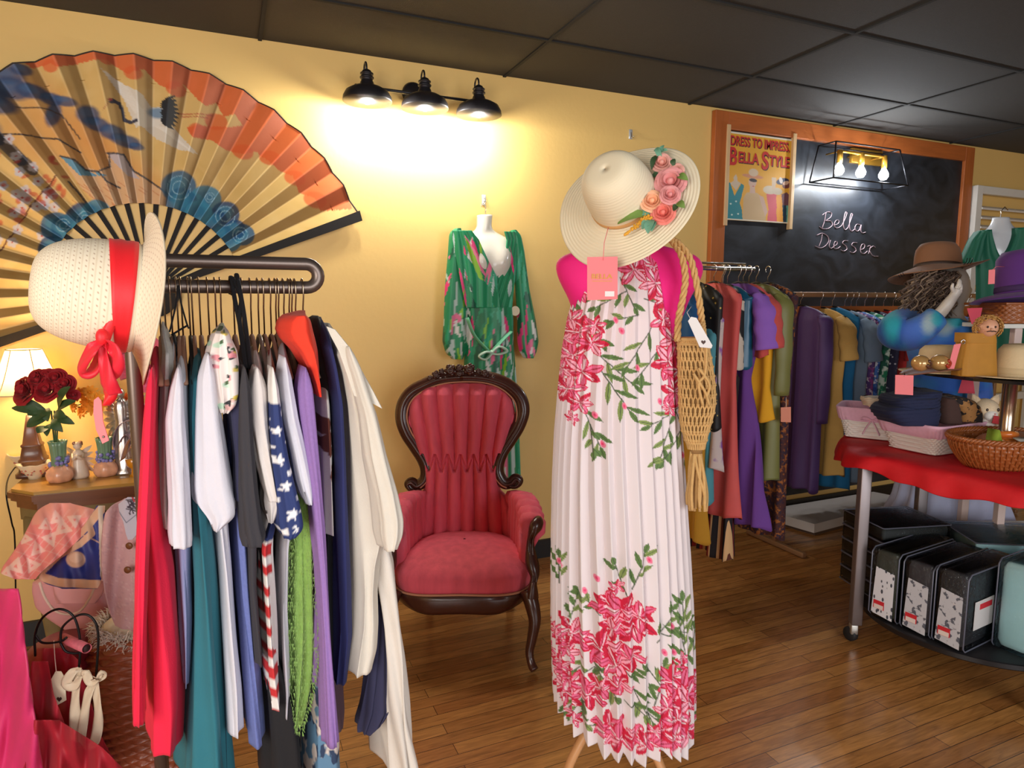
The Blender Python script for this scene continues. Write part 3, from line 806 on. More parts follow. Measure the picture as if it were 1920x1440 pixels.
def build_armchair():
    cl = -0.21                                  # lateral centre of the chair
    t = thing('armchair', 'antique armchair with buttoned red velvet back and carved dark wood frame', 'armchair', LF(cl, 2.8, 0))
    # ---- back, an upholstered balloon shape leaning backwards
    def Db(y): return 3.10 - (y - 700) * 0.00034
    rows = [(717, 826, 908), (722, 802, 930), (732, 785, 948), (748, 772, 960), (768, 765, 965), (790, 763, 966), (812, 768, 960), (835, 776, 952), (860, 786, 942), (880, 792, 937),
            (900, 797, 934), (918, 796, 937), (928, 782, 948), (945, 768, 962), (970, 764, 970), (1000, 764, 975), (1030, 766, 976)]
    R = interp_rows(rows, 260); NU = 220
    G = []; 
    for y, xl, xr in R:
        d = Db(y); a = P(xl, y, d); b = P(xr, y, d)
        u = np.linspace(-1, 1, NU)
        xs = (xl + xr) / 2 + (xr - xl) / 2 * u
        edge = (1 - np.abs(u) ** 6) ** .5
        vt = min(1, max(0, (y - 715) / 22.0)) ** .5
        # pleats: seven wide channels above, seven narrower ones below, meeting in diamonds
        upn = (xs - 865) / (30.0 + (885 - y) * 0.055) if y < 885 else None
        dia = np.abs((((xs - 865) / 23.5 + .5) % 1) - .5) * 2
        if y < 846: f = (xs - 865) / (23.5 + (846 - y) * .062)
        elif y < 880: f = None
        else: f = (xs - 865) / (23.5 + (y - 880) * .02) + .5
        if f is None:
            k = (y - 846) / 34.0
            z1 = np.abs(np.sin(math.pi * ((xs - 865) / 23.5 + .5))) ** .6
            z2 = np.abs(np.sin(math.pi * ((xs - 865) / 23.5))) ** .6
            ws = np.clip((dia - k) / .3 + .5, 0, 1)
            seam = np.exp(-((dia - k) / .16) ** 2)
            bump = (z1 * ws + z2 * (1 - ws)) * (1 - .75 * seam)
        else:
            bump = np.abs(np.sin(math.pi * (f + .5))) ** .6
        base = .030 + .040 * bump
        off = edge * vt * base
        pts = a[None] + (b - a)[None] * ((u + 1) / 2)[:, None] - FW[None] * off[:, None]
        G.append(pts)
    bk = make('backrest_cushion', MB().grid(np.array(G)), M_VELVET, t)
    # solid back panel
    Gb = []
    for y, xl, xr in R[::6]:
        d = Db(y) + .05; u = np.linspace(0, 1, 14); a = P(xl, y, d); b = P(xr, y, d)
        Gb.append(a[None] + (b - a)[None] * u[:, None] + FW[None] * (.02 * np.sin(math.pi * u))[:, None])
    make('back_panel', MB().grid(np.array(Gb)), M_VELVET, t, solid=.02)
    # buttons in the tufting
    for j in range(-2, 3):
        for (yy, dx) in ((846, 0), (880, .5)):
            xx = 865 + (j + dx) * 23.5
            if 792 < xx < 940: make('button', MB().ball(P(xx, yy, Db(yy) - .03), .006, 8), M_VELVET, bk)
    # ---- frame that follows the outline in an S and ends in scrolls
    left = [(786, 916), (772, 917), (765, 908), (772, 903), (783, 910), (796, 900), (800, 882), (795, 862), (780, 838), (763, 812), (754, 785), (757, 758), (772, 736), (797, 722), (824, 711), (865, 706)]
    right = [(946, 905), (962, 911), (971, 907), (973, 900), (966, 897), (958, 905), (945, 905), (934, 890), (932, 872), (940, 848), (957, 822), (972, 797), (980, 770), (974, 745), (955, 725), (930, 713), (900, 707), (865, 706)]
    fm = MB()
    for pts in (left, right):
        path = smooth_path([P(x, y, Db(y) - .012) for x, y in pts], 6)
        n = len(path); rs = [.010 + .016 * min(1, i / (n * .45)) for i in range(n)]
        fm.tube(path, rs, 12, flat=1.3)
        path2 = [p - FW * .022 + UP * 0 for p in path]
        fm.tube(path2, [r * .42 for r in rs], 8)
    make('back_frame', fm, M_MAHOG, t)
    gp = MB()
    gp.tube(smooth_path([P(x, y, Db(y) - .03) for x, y in [(788, 915), (800, 902), (807, 884), (802, 862), (787, 836), (771, 810), (763, 785), (766, 762), (778, 744), (800, 730), (828, 720), (865, 716), (902, 717), (930, 724), (952, 738), (966, 756), (969, 782), (962, 805), (948, 828), (933, 852), (925, 874), (927, 892), (938, 908), (950, 915)]], 5), .004, 6)
    make('braid', gp, M_GIMP, t)
    # carved roses along the top rail
    cr = MB(); rng = random.Random(2)
    cr.tube(smooth_path([P(x, y, 3.08) for x, y in [(796, 720), (812, 708), (840, 702), (868, 699), (895, 701), (920, 708), (938, 720)]], 5), [.006] + [.016] * 29 + [.006] if False else .013, 10)
    for (x, y, r) in ((845, 694, .026), (880, 692, .026), (818, 702, .018), (909, 701, .019), (862, 690, .018), (828, 696, .013), (897, 696, .013), (806, 709, .012), (924, 708, .012), (862, 700, .02), (934, 715, .009), (799, 716, .009)):
        c = P(x, y, 3.07)
        cr.ball(c, (r, r, r * .9), 14, -FW)
        for k in range(6):
            a = k * math.pi / 3 + rng.random()
            cr.ball(c + RT * math.cos(a) * r * .75 + UP * math.sin(a) * r * .75 - FW * r * .35, (r * .45, r * .45, r * .3), 8, -FW)
        cr.lathe([(r * .5, 0), (r * .62, r * .2), (r * .5, r * .3), (r * .3, r * .1)], c - FW * r * .7, -FW, 12)
    make('carved_crest', cr, M_MAHOG, t)
    # ---- seat cushion: domed, rounded front
    Ns, Nr = 72, 16; rings = []
    def plan(th, k=1.0):
        c, s_ = math.cos(th), math.sin(th)
        x = math.copysign(abs(c) ** .62, c); y = math.copysign(abs(s_) ** .7, s_)
        wid = .275 if s_ > 0 else .295
        return x * wid * (1 - .22 * max(0, s_)) * k, y * (.24 if s_ > 0 else .27) * k
    for (k, z) in ((.97, .325), (1.0, .335), (1.015, .36), (1.01, .385), (.97, .405), (.88, .425), (.7, .445), (.45, .458), (.2, .464), (.02, .466)):
        rings.append([LF(cl + plan(th, k)[0], 2.80 + plan(th, k)[1], z - (0.02 * abs(math.cos(th)) if z < .34 else 0)) for th in np.linspace(0, 2 * math.pi, Ns, endpoint=False)])
    make('seat_cushion', MB().grid(rings, True, capA=True), M_VELVET, t)
    br = MB().tube([LF(cl + plan(th, 1.02)[0], 2.80 + plan(th, 1.02)[1], .332 - .02 * abs(math.cos(th))) for th in np.linspace(0, 2 * math.pi, 60, endpoint=False)], .005, 6, closed=True)
    make('braid', br, M_GIMP, t)
    # ---- wooden seat rail, serpentine
    rings = []
    for (k, dz) in ((1.0, .328), (1.03, .318), (1.035, .30), (1.02, .27), (1.0, .255), (.93, .255), (.93, .32)):
        rg = []
        for th in np.linspace(0, 2 * math.pi, 96, endpoint=False):
            x, y = plan(th, k); drop = 0
            if dz < .29: drop = .02 * math.exp(-(x / .09) ** 2) * (y < 0) - .012 * math.cos(x * 22) * (y < 0)
            rg.append(LF(cl + x, 2.80 + y, dz - drop - (.012 * abs(math.cos(th)) if dz > .3 else 0)))
        rings.append(rg)
    rings.append(rings[0])
    make('seat_rail', MB().grid(rings, True), M_MAHOG, t)
    # ---- arms: low, padded and pleated wings curving from the back to the front
    for sd in (-1, 1):
        N = 60; G = []
        for i in range(N + 1):
            k = i / N
            lat = .20 + .072 * math.sin(k * 1.45) ; D = 3.02 - .36 * k
            top = .615 + .04 * math.sin(min(1, k * 1.5) * math.pi * .5) - .05 * max(0, k - .45) * 2.0
            bmp = .011 * (abs(math.sin(math.pi * k * 7)) ** .6)
            prof = [(-.018, .36), (-.022, .45), (-.020, .54), (-.016, top - .07), (-.02, top - .03), (-.008, top - .006), (.02, top), (.052, top - .008), (.072, top - .035), (.07, top - .065), (.045, top - .09), (.028, top - .13), (.026, .5), (.024, .36)]
            cen = sum(p_[0] for p_ in prof) / len(prof)
            row = []
            for (o, z) in prof:
                oo = o + bmp * (1 if o > .03 else (-1 if o < .0 else 0)); zz = z + (bmp if z > top - .05 else 0)
                row.append(LF(cl + sd * (lat + oo), D, zz))
            G.append(row)
        make('arm_cushion', MB().grid(G, True, capA=True, capB=True), M_VELVET, t)
        # carved wooden arm front running down into the front leg
        fr = MB(); L0 = .30
        path = smooth_path([LF(cl + sd * q[0], q[1], q[2]) for q in ((.325, 2.70, .585), (.318, 2.64, .595), (.30, 2.615, .57), (.286, 2.62, .52), (.290, 2.60, .45), (.302, 2.575, .40), (.296, 2.56, .36), (.292, 2.57, .30))], 6)
        n = len(path); fr.tube(path, [.014 + .012 * math.sin(math.pi * i / n * 2.5) ** 2 for i in range(n)], 12, flat=1.25)
        for q in (-.008, .008): fr.tube([p - FW * .018 + RT * q for p in path[6:-8]], .005, 6)
        make('arm_support', fr, M_MAHOG, t)
        lg = MB()
        path = smooth_path([LF(cl + sd * q[0], q[1], q[2]) for q in ((.275, 2.585, .325), (.293, 2.562, .27), (.303, 2.55, .21), (.293, 2.545, .14), (.282, 2.54, .08), (.290, 2.525, .035), (.302, 2.51, .018))], 6)
        n = len(path); rs = np.interp(np.linspace(0, 1, n), [0, .2, .45, .75, .9, 1], [.034, .03, .022, .016, .018, .017])
        lg.tube(path, list(rs), 14)
        make('leg', lg, M_MAHOG, t)
        lb = MB(); path = smooth_path([LF(cl + sd * q[0], q[1], q[2]) for q in ((.19, 3.0, .32), (.19, 3.03, .2), (.195, 3.07, .09), (.2, 3.10, .03))], 5)
        lb.tube(path, list(np.linspace(.022, .016, len(path))), 10)
        lgo = make('leg', lb, M_MAHOG, t)
        cs = MB(); cc = path[-1]; cs.ball((cc[0], cc[1], .021), (.021, .021, .021), 14)
        make('caster', cs, M_BLACK, lgo)
build_armchair()

# ================================================================ ROSES AND FLOWERS
def rose(mb, c, r, ax, seed=0, layers=4):
    rng = random.Random(seed); ax = unit(ax); a = X_ if abs(ax[0]) < .8 else Y_
    u = unit(a - ax * np.dot(a, ax)); w = np.cross(ax, u)
    for L in range(layers):
        k = (L + 1) / layers; npet = 3 + L; rr = r * (.25 + .75 * k)
        for i in range(npet):
            th0 = 2 * math.pi * i / npet + L * .7 + rng.uniform(-.15, .15); span = 2 * math.pi / npet * .72
            rows = []
            for vv in range(5):
                v = vv / 4; row = []
                for uu in range(7):
                    q = (uu / 3 - 1)
                    th = th0 + q * span * (1 - .25 * v * v)
                    rad = rr * (.28 + .72 * math.sin(v * 1.25)) * (1 + .12 * v * v * k)
                    z = r * (.85 * v ** .8 * (1.15 - .55 * k) - .12 * (q * q) * v) - (.22 * r * k * v ** 4)
                    row.append(np.asarray(c) + u * math.cos(th) * rad + w * math.sin(th) * rad + ax * z)
                rows.append(row)
            mb.grid(rows)
    mb.ball(np.asarray(c) + ax * r * .3, (r * .28, r * .28, r * .42), 10, ax)

# ================================================================ PINK DRESS FORM WITH MAXI DRESS
DF = 1.85
def ringz(cx, cz_D, rx, ry, z, n=64, ph=0):
    return [LF(cx + rx * math.cos(a), cz_D + ry * math.sin(a), z) for a in np.linspace(0, 2 * math.pi, n, endpoint=False)]

def build_dress_form():
    c = P(1175, 560, DF); lat = float(np.dot(c, RT))
    t = thing('dress_form', 'hot pink fabric dress form on a wooden tripod, wearing the long floral dress', 'mannequin', LF(lat, DF, 0))
    pm = mat('hot_pink_fabric', S(240, 20, 128), .7, sheen=.3, bump=.15, bscale=300)
    rows = [(448, 1168, 1198, .05), (458, 1150, 1210, .055), (468, 1082, 1280, .06), (474, 1058, 1302, .062), (490, 1042, 1316, .068), (508, 1042, 1319, .075), (530, 1050, 1310, .088), (560, 1066, 1292, .10), (600, 1078, 1276, .105), (650, 1090, 1262, .10), (720, 1100, 1250, .085), (800, 1078, 1272, .1), (860, 1072, 1276, .1), (880, 1090, 1258, .08)]
    G = []
    for y, xl, xr, dp in interp_rows(rows, 70):
        a = P(xl, y, DF + .03); b = P(xr, y, DF + .03); m = (a + b) / 2; h = (b - a) / 2
        G.append([m + h * math.copysign(abs(math.cos(q)) ** .8, math.cos(q)) + FW * dp * math.sin(q) for q in np.linspace(0, 2 * math.pi, 48, endpoint=False)])
    make('torso', MB().grid(G, True, capA=True, capB=True), pm, t)
    wm = mat('pale_varnished_wood', S(206, 150, 100), .4, 0, .12, 12)
    zb = P(1175, 860, DF)[2]
    make('pole', MB().tube([LF(lat, DF + .03, .24), LF(lat, DF + .03, zb)], .016, 12), wm, t)
    make('neck_cap', MB().lathe([(.045, -.005), (.05, .01), (.035, .03), (.02, .045), (.001, .05)], P(1183, 448, DF + .03), UP, 20), wm, t)
    make('leg_hub', MB().lathe([(.02, .2), (.045, .22), (.045, .27), (.02, .29)], LF(lat, DF + .03, 0), UP, 20), wm, t)
    for a in (200, 325, 80):
        d = RT * math.cos(math.radians(a)) + FW * math.sin(math.radians(a))
        c0 = LF(lat, DF + .03, 0)
        path = smooth_path([c0 + d * .03 + UP * .25, c0 + d * .07 + UP * .25, c0 + d * .14 + UP * .15, c0 + d * .18 + UP * .06, c0 + d * .21 + UP * .012], 5)
        make('leg', MB().tube(path, list(np.linspace(.019, .013, len(path))), 10, flat=.8), wm, t)
build_dress_form()

def lily(C, x, y, r, rot, seed=0):
    """one painted lily cluster"""
    rng = random.Random(seed)
    pk = S(236, 110, 150); rd = S(206, 22, 62); lt = S(248, 176, 196); wh = S(246, 226, 232)
    for i in range(6):
        a = rot + i * math.pi / 3 + rng.uniform(-.2, .2); L = r * rng.uniform(.85, 1.15)
        C.lf(x, y, L, r * .25, a, rd); C.lf(x, y, L * .94, r * .19, a, (pk, rd, lt, pk)[i % 4]); C.lf(x, y, L * .7, r * .09, a + .08, (lt, wh, pk)[(i + 1) % 3])
        C.line([(x, y), (x + L * .85 * math.cos(a), y + L * .85 * math.sin(a))], max(1, r * .06), S(170, 10, 50))
        if i % 2: C.line([(x, y), (x + L * .7 * math.cos(a + .2), y + L * .7 * math.sin(a + .2))], max(1, r * .05), wh)
def sprig(C, x, y, L, rot, n=5, w=7):
    g1 = S(96, 124, 66); g2 = S(58, 84, 50); g3 = S(134, 152, 84); st = S(70, 80, 60)
    ex, ey = x + L * math.cos(rot), y + L * math.sin(rot)
    C.line([(x, y), (ex, ey)], 2.0, st)
    for i in range(n):
        t = (i + .6) / n; bx, by = x + (ex - x) * t, y + (ey - y) * t
        sd = 1 if i % 2 else -1
        C.lf(bx, by, L * .46, w * .5, rot + sd * .62, (g1, g3)[i % 2], g2)
    C.lf(ex, ey, L * .3, w * .5, rot, g1, g2)

def build_maxi():
    wht = S(228, 216, 217)
    C = Canvas(1015, 440, 1315, 1445, 1.5, wht)
    yy = np.clip((C.Y - 520) / 400, 0, 1)[..., None]
    C.a = C.a * (1 - (1 - yy) * .10 * np.array([0, .55, .35]))
    # main clusters copied from the print
    leaves = [(1090, 590, 60, 1.1, 3), (1105, 660, 90, .75, 5), (1112, 690, 95, 1.0, 5), (1082, 760, 85, 1.2, 4), (1098, 800, 50, 1.5, 3), (1265, 770, 70, 2.7, 4), (1240, 800, 70, 1.9, 4), (1262, 820, 60, 2.2, 4), (1255, 780, 90, 1.2, 4),
              (1205, 612, 85, 2.1, 4), (1222, 650, 70, 2.2, 3), (1160, 545, 60, 2.6, 3), (1150, 520, 60, 1.2, 3), (1190, 560, 50, .3, 3), (1120, 540, 60, 2.8, 3), (1080, 560, 45, 1.9, 3), (1240, 540, 60, .9, 3), (1180, 590, 50, 2.9, 3),
              (1165, 1110, 70, -1.25, 4), (1155, 1120, 60, -1.9, 3), (1110, 1160, 46, -2.4, 3), (1045, 1130, 55, -1.6, 4), (1060, 1190, 50, -1.3, 4), (1205, 1210, 60, -1.0, 3), (1215, 1200, 60, .2, 3), (1270, 1300, 110, -1.75, 6), (1260, 1230, 80, -1.6, 5), (1285, 1300, 70, -1.5, 4),
              (1095, 1250, 70, 1.0, 4), (1160, 1290, 80, 1.1, 4), (1120, 1260, 60, 2.7, 3), (1150, 1320, 70, .6, 3), (1090, 1330, 60, 2.2, 3), (1200, 1330, 70, -1.3, 4), (1225, 1310, 60, -2.2, 3), (1180, 1390, 50, -.4, 3), (1065, 1370, 40, .3, 3), (1285, 1390, 50, 1.2, 3), (1260, 1410, 50, .4, 3), (1120, 1230, 60, .8, 3)]
    for i, (x, y, L, r, n) in enumerate(leaves): sprig(C, x, y, L, r, n, 9)
    lil = [(1095, 500, 34), (1080, 540, 28), (1140, 485, 30), (1190, 480, 30), (1175, 505, 34), (1215, 500, 26), (1235, 560, 36), (1228, 600, 34), (1080, 625, 34), (1100, 645, 28), (1070, 670, 30), (1085, 700, 36), (1062, 735, 30), (1080, 760, 26), (1068, 600, 26),
           (1250, 640, 38), (1240, 680, 40), (1262, 700, 36), (1250, 740, 34), (1258, 600, 30), (1215, 530, 34), (1262, 560, 24), (1058, 640, 20), (1052, 700, 20), (1105, 610, 20), (1240, 770, 18), (1068, 790, 14),
           (1138, 1105, 16), (1125, 1140, 34), (1148, 1150, 40), (1165, 1175, 40), (1130, 1185, 26), (1110, 1225, 40), (1135, 1250, 36), (1160, 1235, 30), (1175, 1160, 30), (1065, 1215, 32), (1055, 1250, 28), (1062, 1310, 36), (1090, 1320, 34), (1055, 1340, 28), (1110, 1300, 26), (1140, 1290, 26),
           (1125, 1375, 34), (1140, 1390, 34), (1170, 1385, 28), (1185, 1400, 26), (1215, 1385, 30), (1235, 1290, 36), (1255, 1320, 42), (1265, 1345, 40), (1245, 1370, 36), (1240, 1405, 36), (1265, 1415, 30), (1225, 1340, 30), (1040, 1240, 18), (1045, 1290, 20), (1290, 1330, 16), (1290, 1370, 18), (1068, 1380, 18), (1255, 1260, 16), (1200, 1380, 18)]
    for i, (x, y, r) in enumerate(lil): lily(C, x, y, r, i * 1.3, i)
    for (x, y) in ((1140, 600), (1178, 690), (1155, 762), (1150, 620), (1118, 835), (1105, 780), (1105, 1090), (1195, 1055), (1045, 1085), (1085, 1120), (1220, 1235), (1238, 1240), (1235, 1190), (1270, 870), (1220, 755)):
        C.ell(x, y, 7, 4.5, 1.2, S(236, 120, 150)); C.ell(x, y, 3, 2, 1.2, S(230, 60, 110))
    rows = [(462, 1128, 1232, .055), (475, 1112, 1240, .075), (500, 1096, 1246, .10), (530, 1084, 1251, .125), (560, 1074, 1256, .14), (600, 1064, 1262, .145), (660, 1054, 1268, .14), (740, 1046, 1273, .14), (830, 1039, 1277, .15), (920, 1035, 1282, .165), (1020, 1033, 1287, .18), (1120, 1032, 1292, .19), (1220, 1032, 1296, .20), (1330, 1034, 1298, .205), (1412, 1036, 1298, .21)]
    R = interp_rows(rows, 620); NTH = 840; NP = 32
    th = np.linspace(-math.pi, math.pi, NTH, endpoint=False)          # 0 faces the camera
    G = []; Cc = []
    f = th / (2 * math.pi) * NP * 1.0
    rng = np.random.RandomState(5); jit = rng.uniform(-.25, .25, NP + 1)
    for i, (y, xl, xr, dp) in enumerate(R):
        t = i / (len(R) - 1)
        ff = f + .18 * np.sin(th * 3 + y * .004) + .10 * np.sin(th * 7 + 1.3)
        fr = ff - np.floor(ff)
        saw = np.where(fr < .68, fr / .68, (1 - fr) / .32)              # knife pleats
        amp = (.005 + .011 * min(1, t * 1.6))
        rr = 1 - amp / .13 * (1 - saw)
        a = P(xl, y, DF + .03); b = P(xr, y, DF + .03)
        zs = P(1165, y, DF + .03 - dp)[2] - a[2]; a = a + UP * zs; b = b + UP * zs; m = (a + b) / 2; h = (b - a) / 2
        dz = 0
        if t > .93:                                                    # uneven handkerchief hem
            q = (t - .93) / .07
            px_ = (xl + xr) / 2 + (xr - xl) / 2 * np.sin(th)
            tgt = np.interp(px_, [1030, 1060, 1090, 1110, 1130, 1150, 1170, 1200, 1222, 1250, 1275, 1300], [1352, 1385, 1388, 1402, 1408, 1400, 1415, 1408, 1400, 1425, 1438, 1375])
            tgt = tgt + 9 * (saw - .5)
            dz = -(tgt - 1385) * .00145 * q
        pts = m[None] + h[None] * (np.sin(th) * rr)[:, None] - FW[None] * (dp * np.cos(th) * rr)[:, None] + UP[None] * (np.zeros(NTH) + dz)[:, None]
        G.append(pts)
        px_ = (xl + xr) / 2 + (xr - xl) / 2 * np.sin(th) * rr
        Cc.append(C.get(px_, y - dz / .00145 * np.ones(NTH)))
    G = np.array(G)
    d = make('maxi_dress', MB().grid(G, True, C=np.array(Cc)), vmat('printed_chiffon', .75, .2), None, True, solid=.002)
    tag(d, 'long white pleated halter dress with pink lily and leaf print on the pink form', 'dress')
    # gathered neck band
    nb = MB().tube([P(x, y, DF - .03) for x, y in ((1125, 466), (1150, 470), (1180, 472), (1210, 470), (1234, 464))], .008, 8)
    make('neck_band', nb, mat('white_chiffon', S(240, 226, 228), .7), d)
build_maxi()

# ================================================================ CREAM SUN HAT WITH FLOWERS
def build_flower_hat():
    D = 1.66
    c = P(1172, 377, D)
    ax = unit(UP * .46 - RT * .50 - FW * .74)
    t = thing('sun_hat', 'wide cream straw hat with silk roses tilted on the pink form', 'hat', c + FW * .05 - UP * .06)
    hm = bpy.data.materials.new('cream_woven_paper'); hm.use_nodes = True; nt = hm.node_tree; b = nt.nodes['Principled BSDF']
    b.inputs['Base Color'].default_value = (*S(234, 221, 190), 1); b.inputs['Roughness'].default_value = .75
    MATS['cream_woven_paper'] = hm
    wv = lambda pi, th: (.0, .012 * math.sin(2 * th + 2.6) * max(0, (prof_r[pi] - .10) / .09) + .006 * math.sin(3 * th) * max(0, (prof_r[pi] - .10) / .09))
    u = unit(RT - ax * np.dot(RT, ax))
    # crown: tall, slightly pinched, with fine concentric braid
    prof = []
    for k in np.linspace(0, 1, 60):
        r = .178 - .096 * k; z = -.016 * (1 - k) ** 1.2 + .0016 * abs(math.sin(k * 40))
        prof.append((r, z))
    for k in np.linspace(0.02, 1, 60):
        a = k * math.pi / 2
        r = .082 * (math.cos(a) ** .42) * (1 - .06 * k) ; z = .128 * math.sin(a) ** .72 + .0
        prof.append((max(r, .0008) + .0009 * abs(math.sin(k * 60)), z))
    prof_r = [p_[0] for p_ in prof]
    hat = make('hat_body', MB().lathe(prof, c, ax, 96, (1.02, .98), False, u, wv), hm, t, True, solid=.0025)
    band = MB().lathe([(.0845, .004), (.0855, .006), (.0852, .015), (.0825, .017)], c, ax, 64, (1.02, .98), False, u)
    make('hat_band', band, mat('tan_band', S(214, 164, 104), .6), t)
    pl = lambda x, y, h=.012: on_plane(x, y, c + ax * h, ax)
    cols = [('rose_pink', S(226, 150, 148)), ('rose_peach', S(244, 182, 142)), ('rose_coral', S(236, 130, 116)), ('rose_blush', S(228, 164, 150))]
    for i, (x, y, r, ci) in enumerate(((1258, 345, .031, 0), (1222, 380, .023, 1), (1244, 402, .024, 2), (1240, 308, .021, 3), (1268, 322, .016, 3), (1256, 368, .02, 0))):
        mb = MB(); rose(mb, pl(x, y, .014 + .016 * (i in (1, 5))), r * 1.15, unit(ax * .7 - FW * .5 + RT * .2 * (i % 2)), i + 3)
        make('silk_rose', mb, mat(cols[ci][0], cols[ci][1], .7, 0, .12, 40, sheen=.2), t)
    lg = mat('silk_leaf_green', S(112, 142, 66), .6, 0, .25, 50); dk = mat('silk_leaf_dark', S(58, 84, 52), .6, 0, .25, 50); eu = mat('silk_eucalyptus', S(110, 164, 136), .6, 0, .2, 50)
    for i, (x0, y0, x1, y1, w, m) in enumerate(((1215, 402, 1158, 420, .015, lg), (1210, 392, 1194, 362, .012, dk), (1235, 290, 1222, 318, .008, dk), (1232, 340, 1216, 346, .009, lg), (1270, 330, 1290, 338, .009, lg), (1270, 380, 1284, 390, .009, lg), (1262, 395, 1272, 386, .009, dk), (1238, 330, 1222, 330, .008, dk),
                                            (1240, 300, 1232, 276, .007, eu), (1238, 290, 1245, 272, .006, eu), (1236, 284, 1226, 282, .005, eu), (1240, 285, 1252, 282, .005, eu), (1222, 415, 1204, 430, .012, eu), (1225, 412, 1215, 438, .012, eu), (1222, 400, 1200, 402, .010, eu), (1228, 415, 1222, 434, .010, eu), (1264, 312, 1262, 298, .007, dk), (1225, 360, 1214, 362, .008, dk))):
        make('silk_leaf', MB().leaf(pl(x0, y0, .024), pl(x1, y1, .028), w, ax, .2), m, t)
    mim = MB(); rng = random.Random(8)
    for i in range(60):
        k = rng.random(); x = 1218 + (1172 - 1218) * k; y = 404 + (440 - 404) * k
        mim.ball(pl(x + rng.uniform(-5, 5) * (1.1 - k), y + rng.uniform(-5, 5) * (1.1 - k), .030), .0035, 6)
    for i in range(14): mim.ball(pl(1205 + rng.uniform(-6, 12), 396 + rng.uniform(-4, 6), .018), .0035, 6)
    make('mimosa_sprig', mim, mat('mustard_flower', S(226, 164, 50), .7), t)
    # hanging tag on a pink string
    Dt = 1.55
    tg = MB(); p0 = P(1101, 482, Dt); p1 = P(1158, 481, Dt); q0 = P(1101, 563, Dt); q1 = P(1158, 561, Dt)
    tg.prism([p0, p1, q1, q0], FW * .0012)
    tgo = make('price_tag', tg, M_PINKTAG, t, False)
    make('string', MB().tube([pl(1142, 421, .004), P(1133, 455, Dt + .01), P(1131, 488, Dt - .002)], .0009, 5), M_PINKTAG, tgo)
    cen = P(1129, 518, Dt - .0015)
    text_obj('tag_lettering', 'BELLA', cen, RT, UP, .048, .011, .0006, M_GOLD, tgo, bold=.01)
    make('tag_rule', MB().box(P(1129, 527, Dt - .001), (.046, .0005, .0012), (RT, FW, UP)), M_GOLD, tgo, False)
    make('price_sticker', MB().box(P(1143, 551, Dt - .001), (.022, .0006, .012), (RT, FW, UP)), mat('sticker_white', S(232, 224, 222), .7), tgo, False)
build_flower_hat()

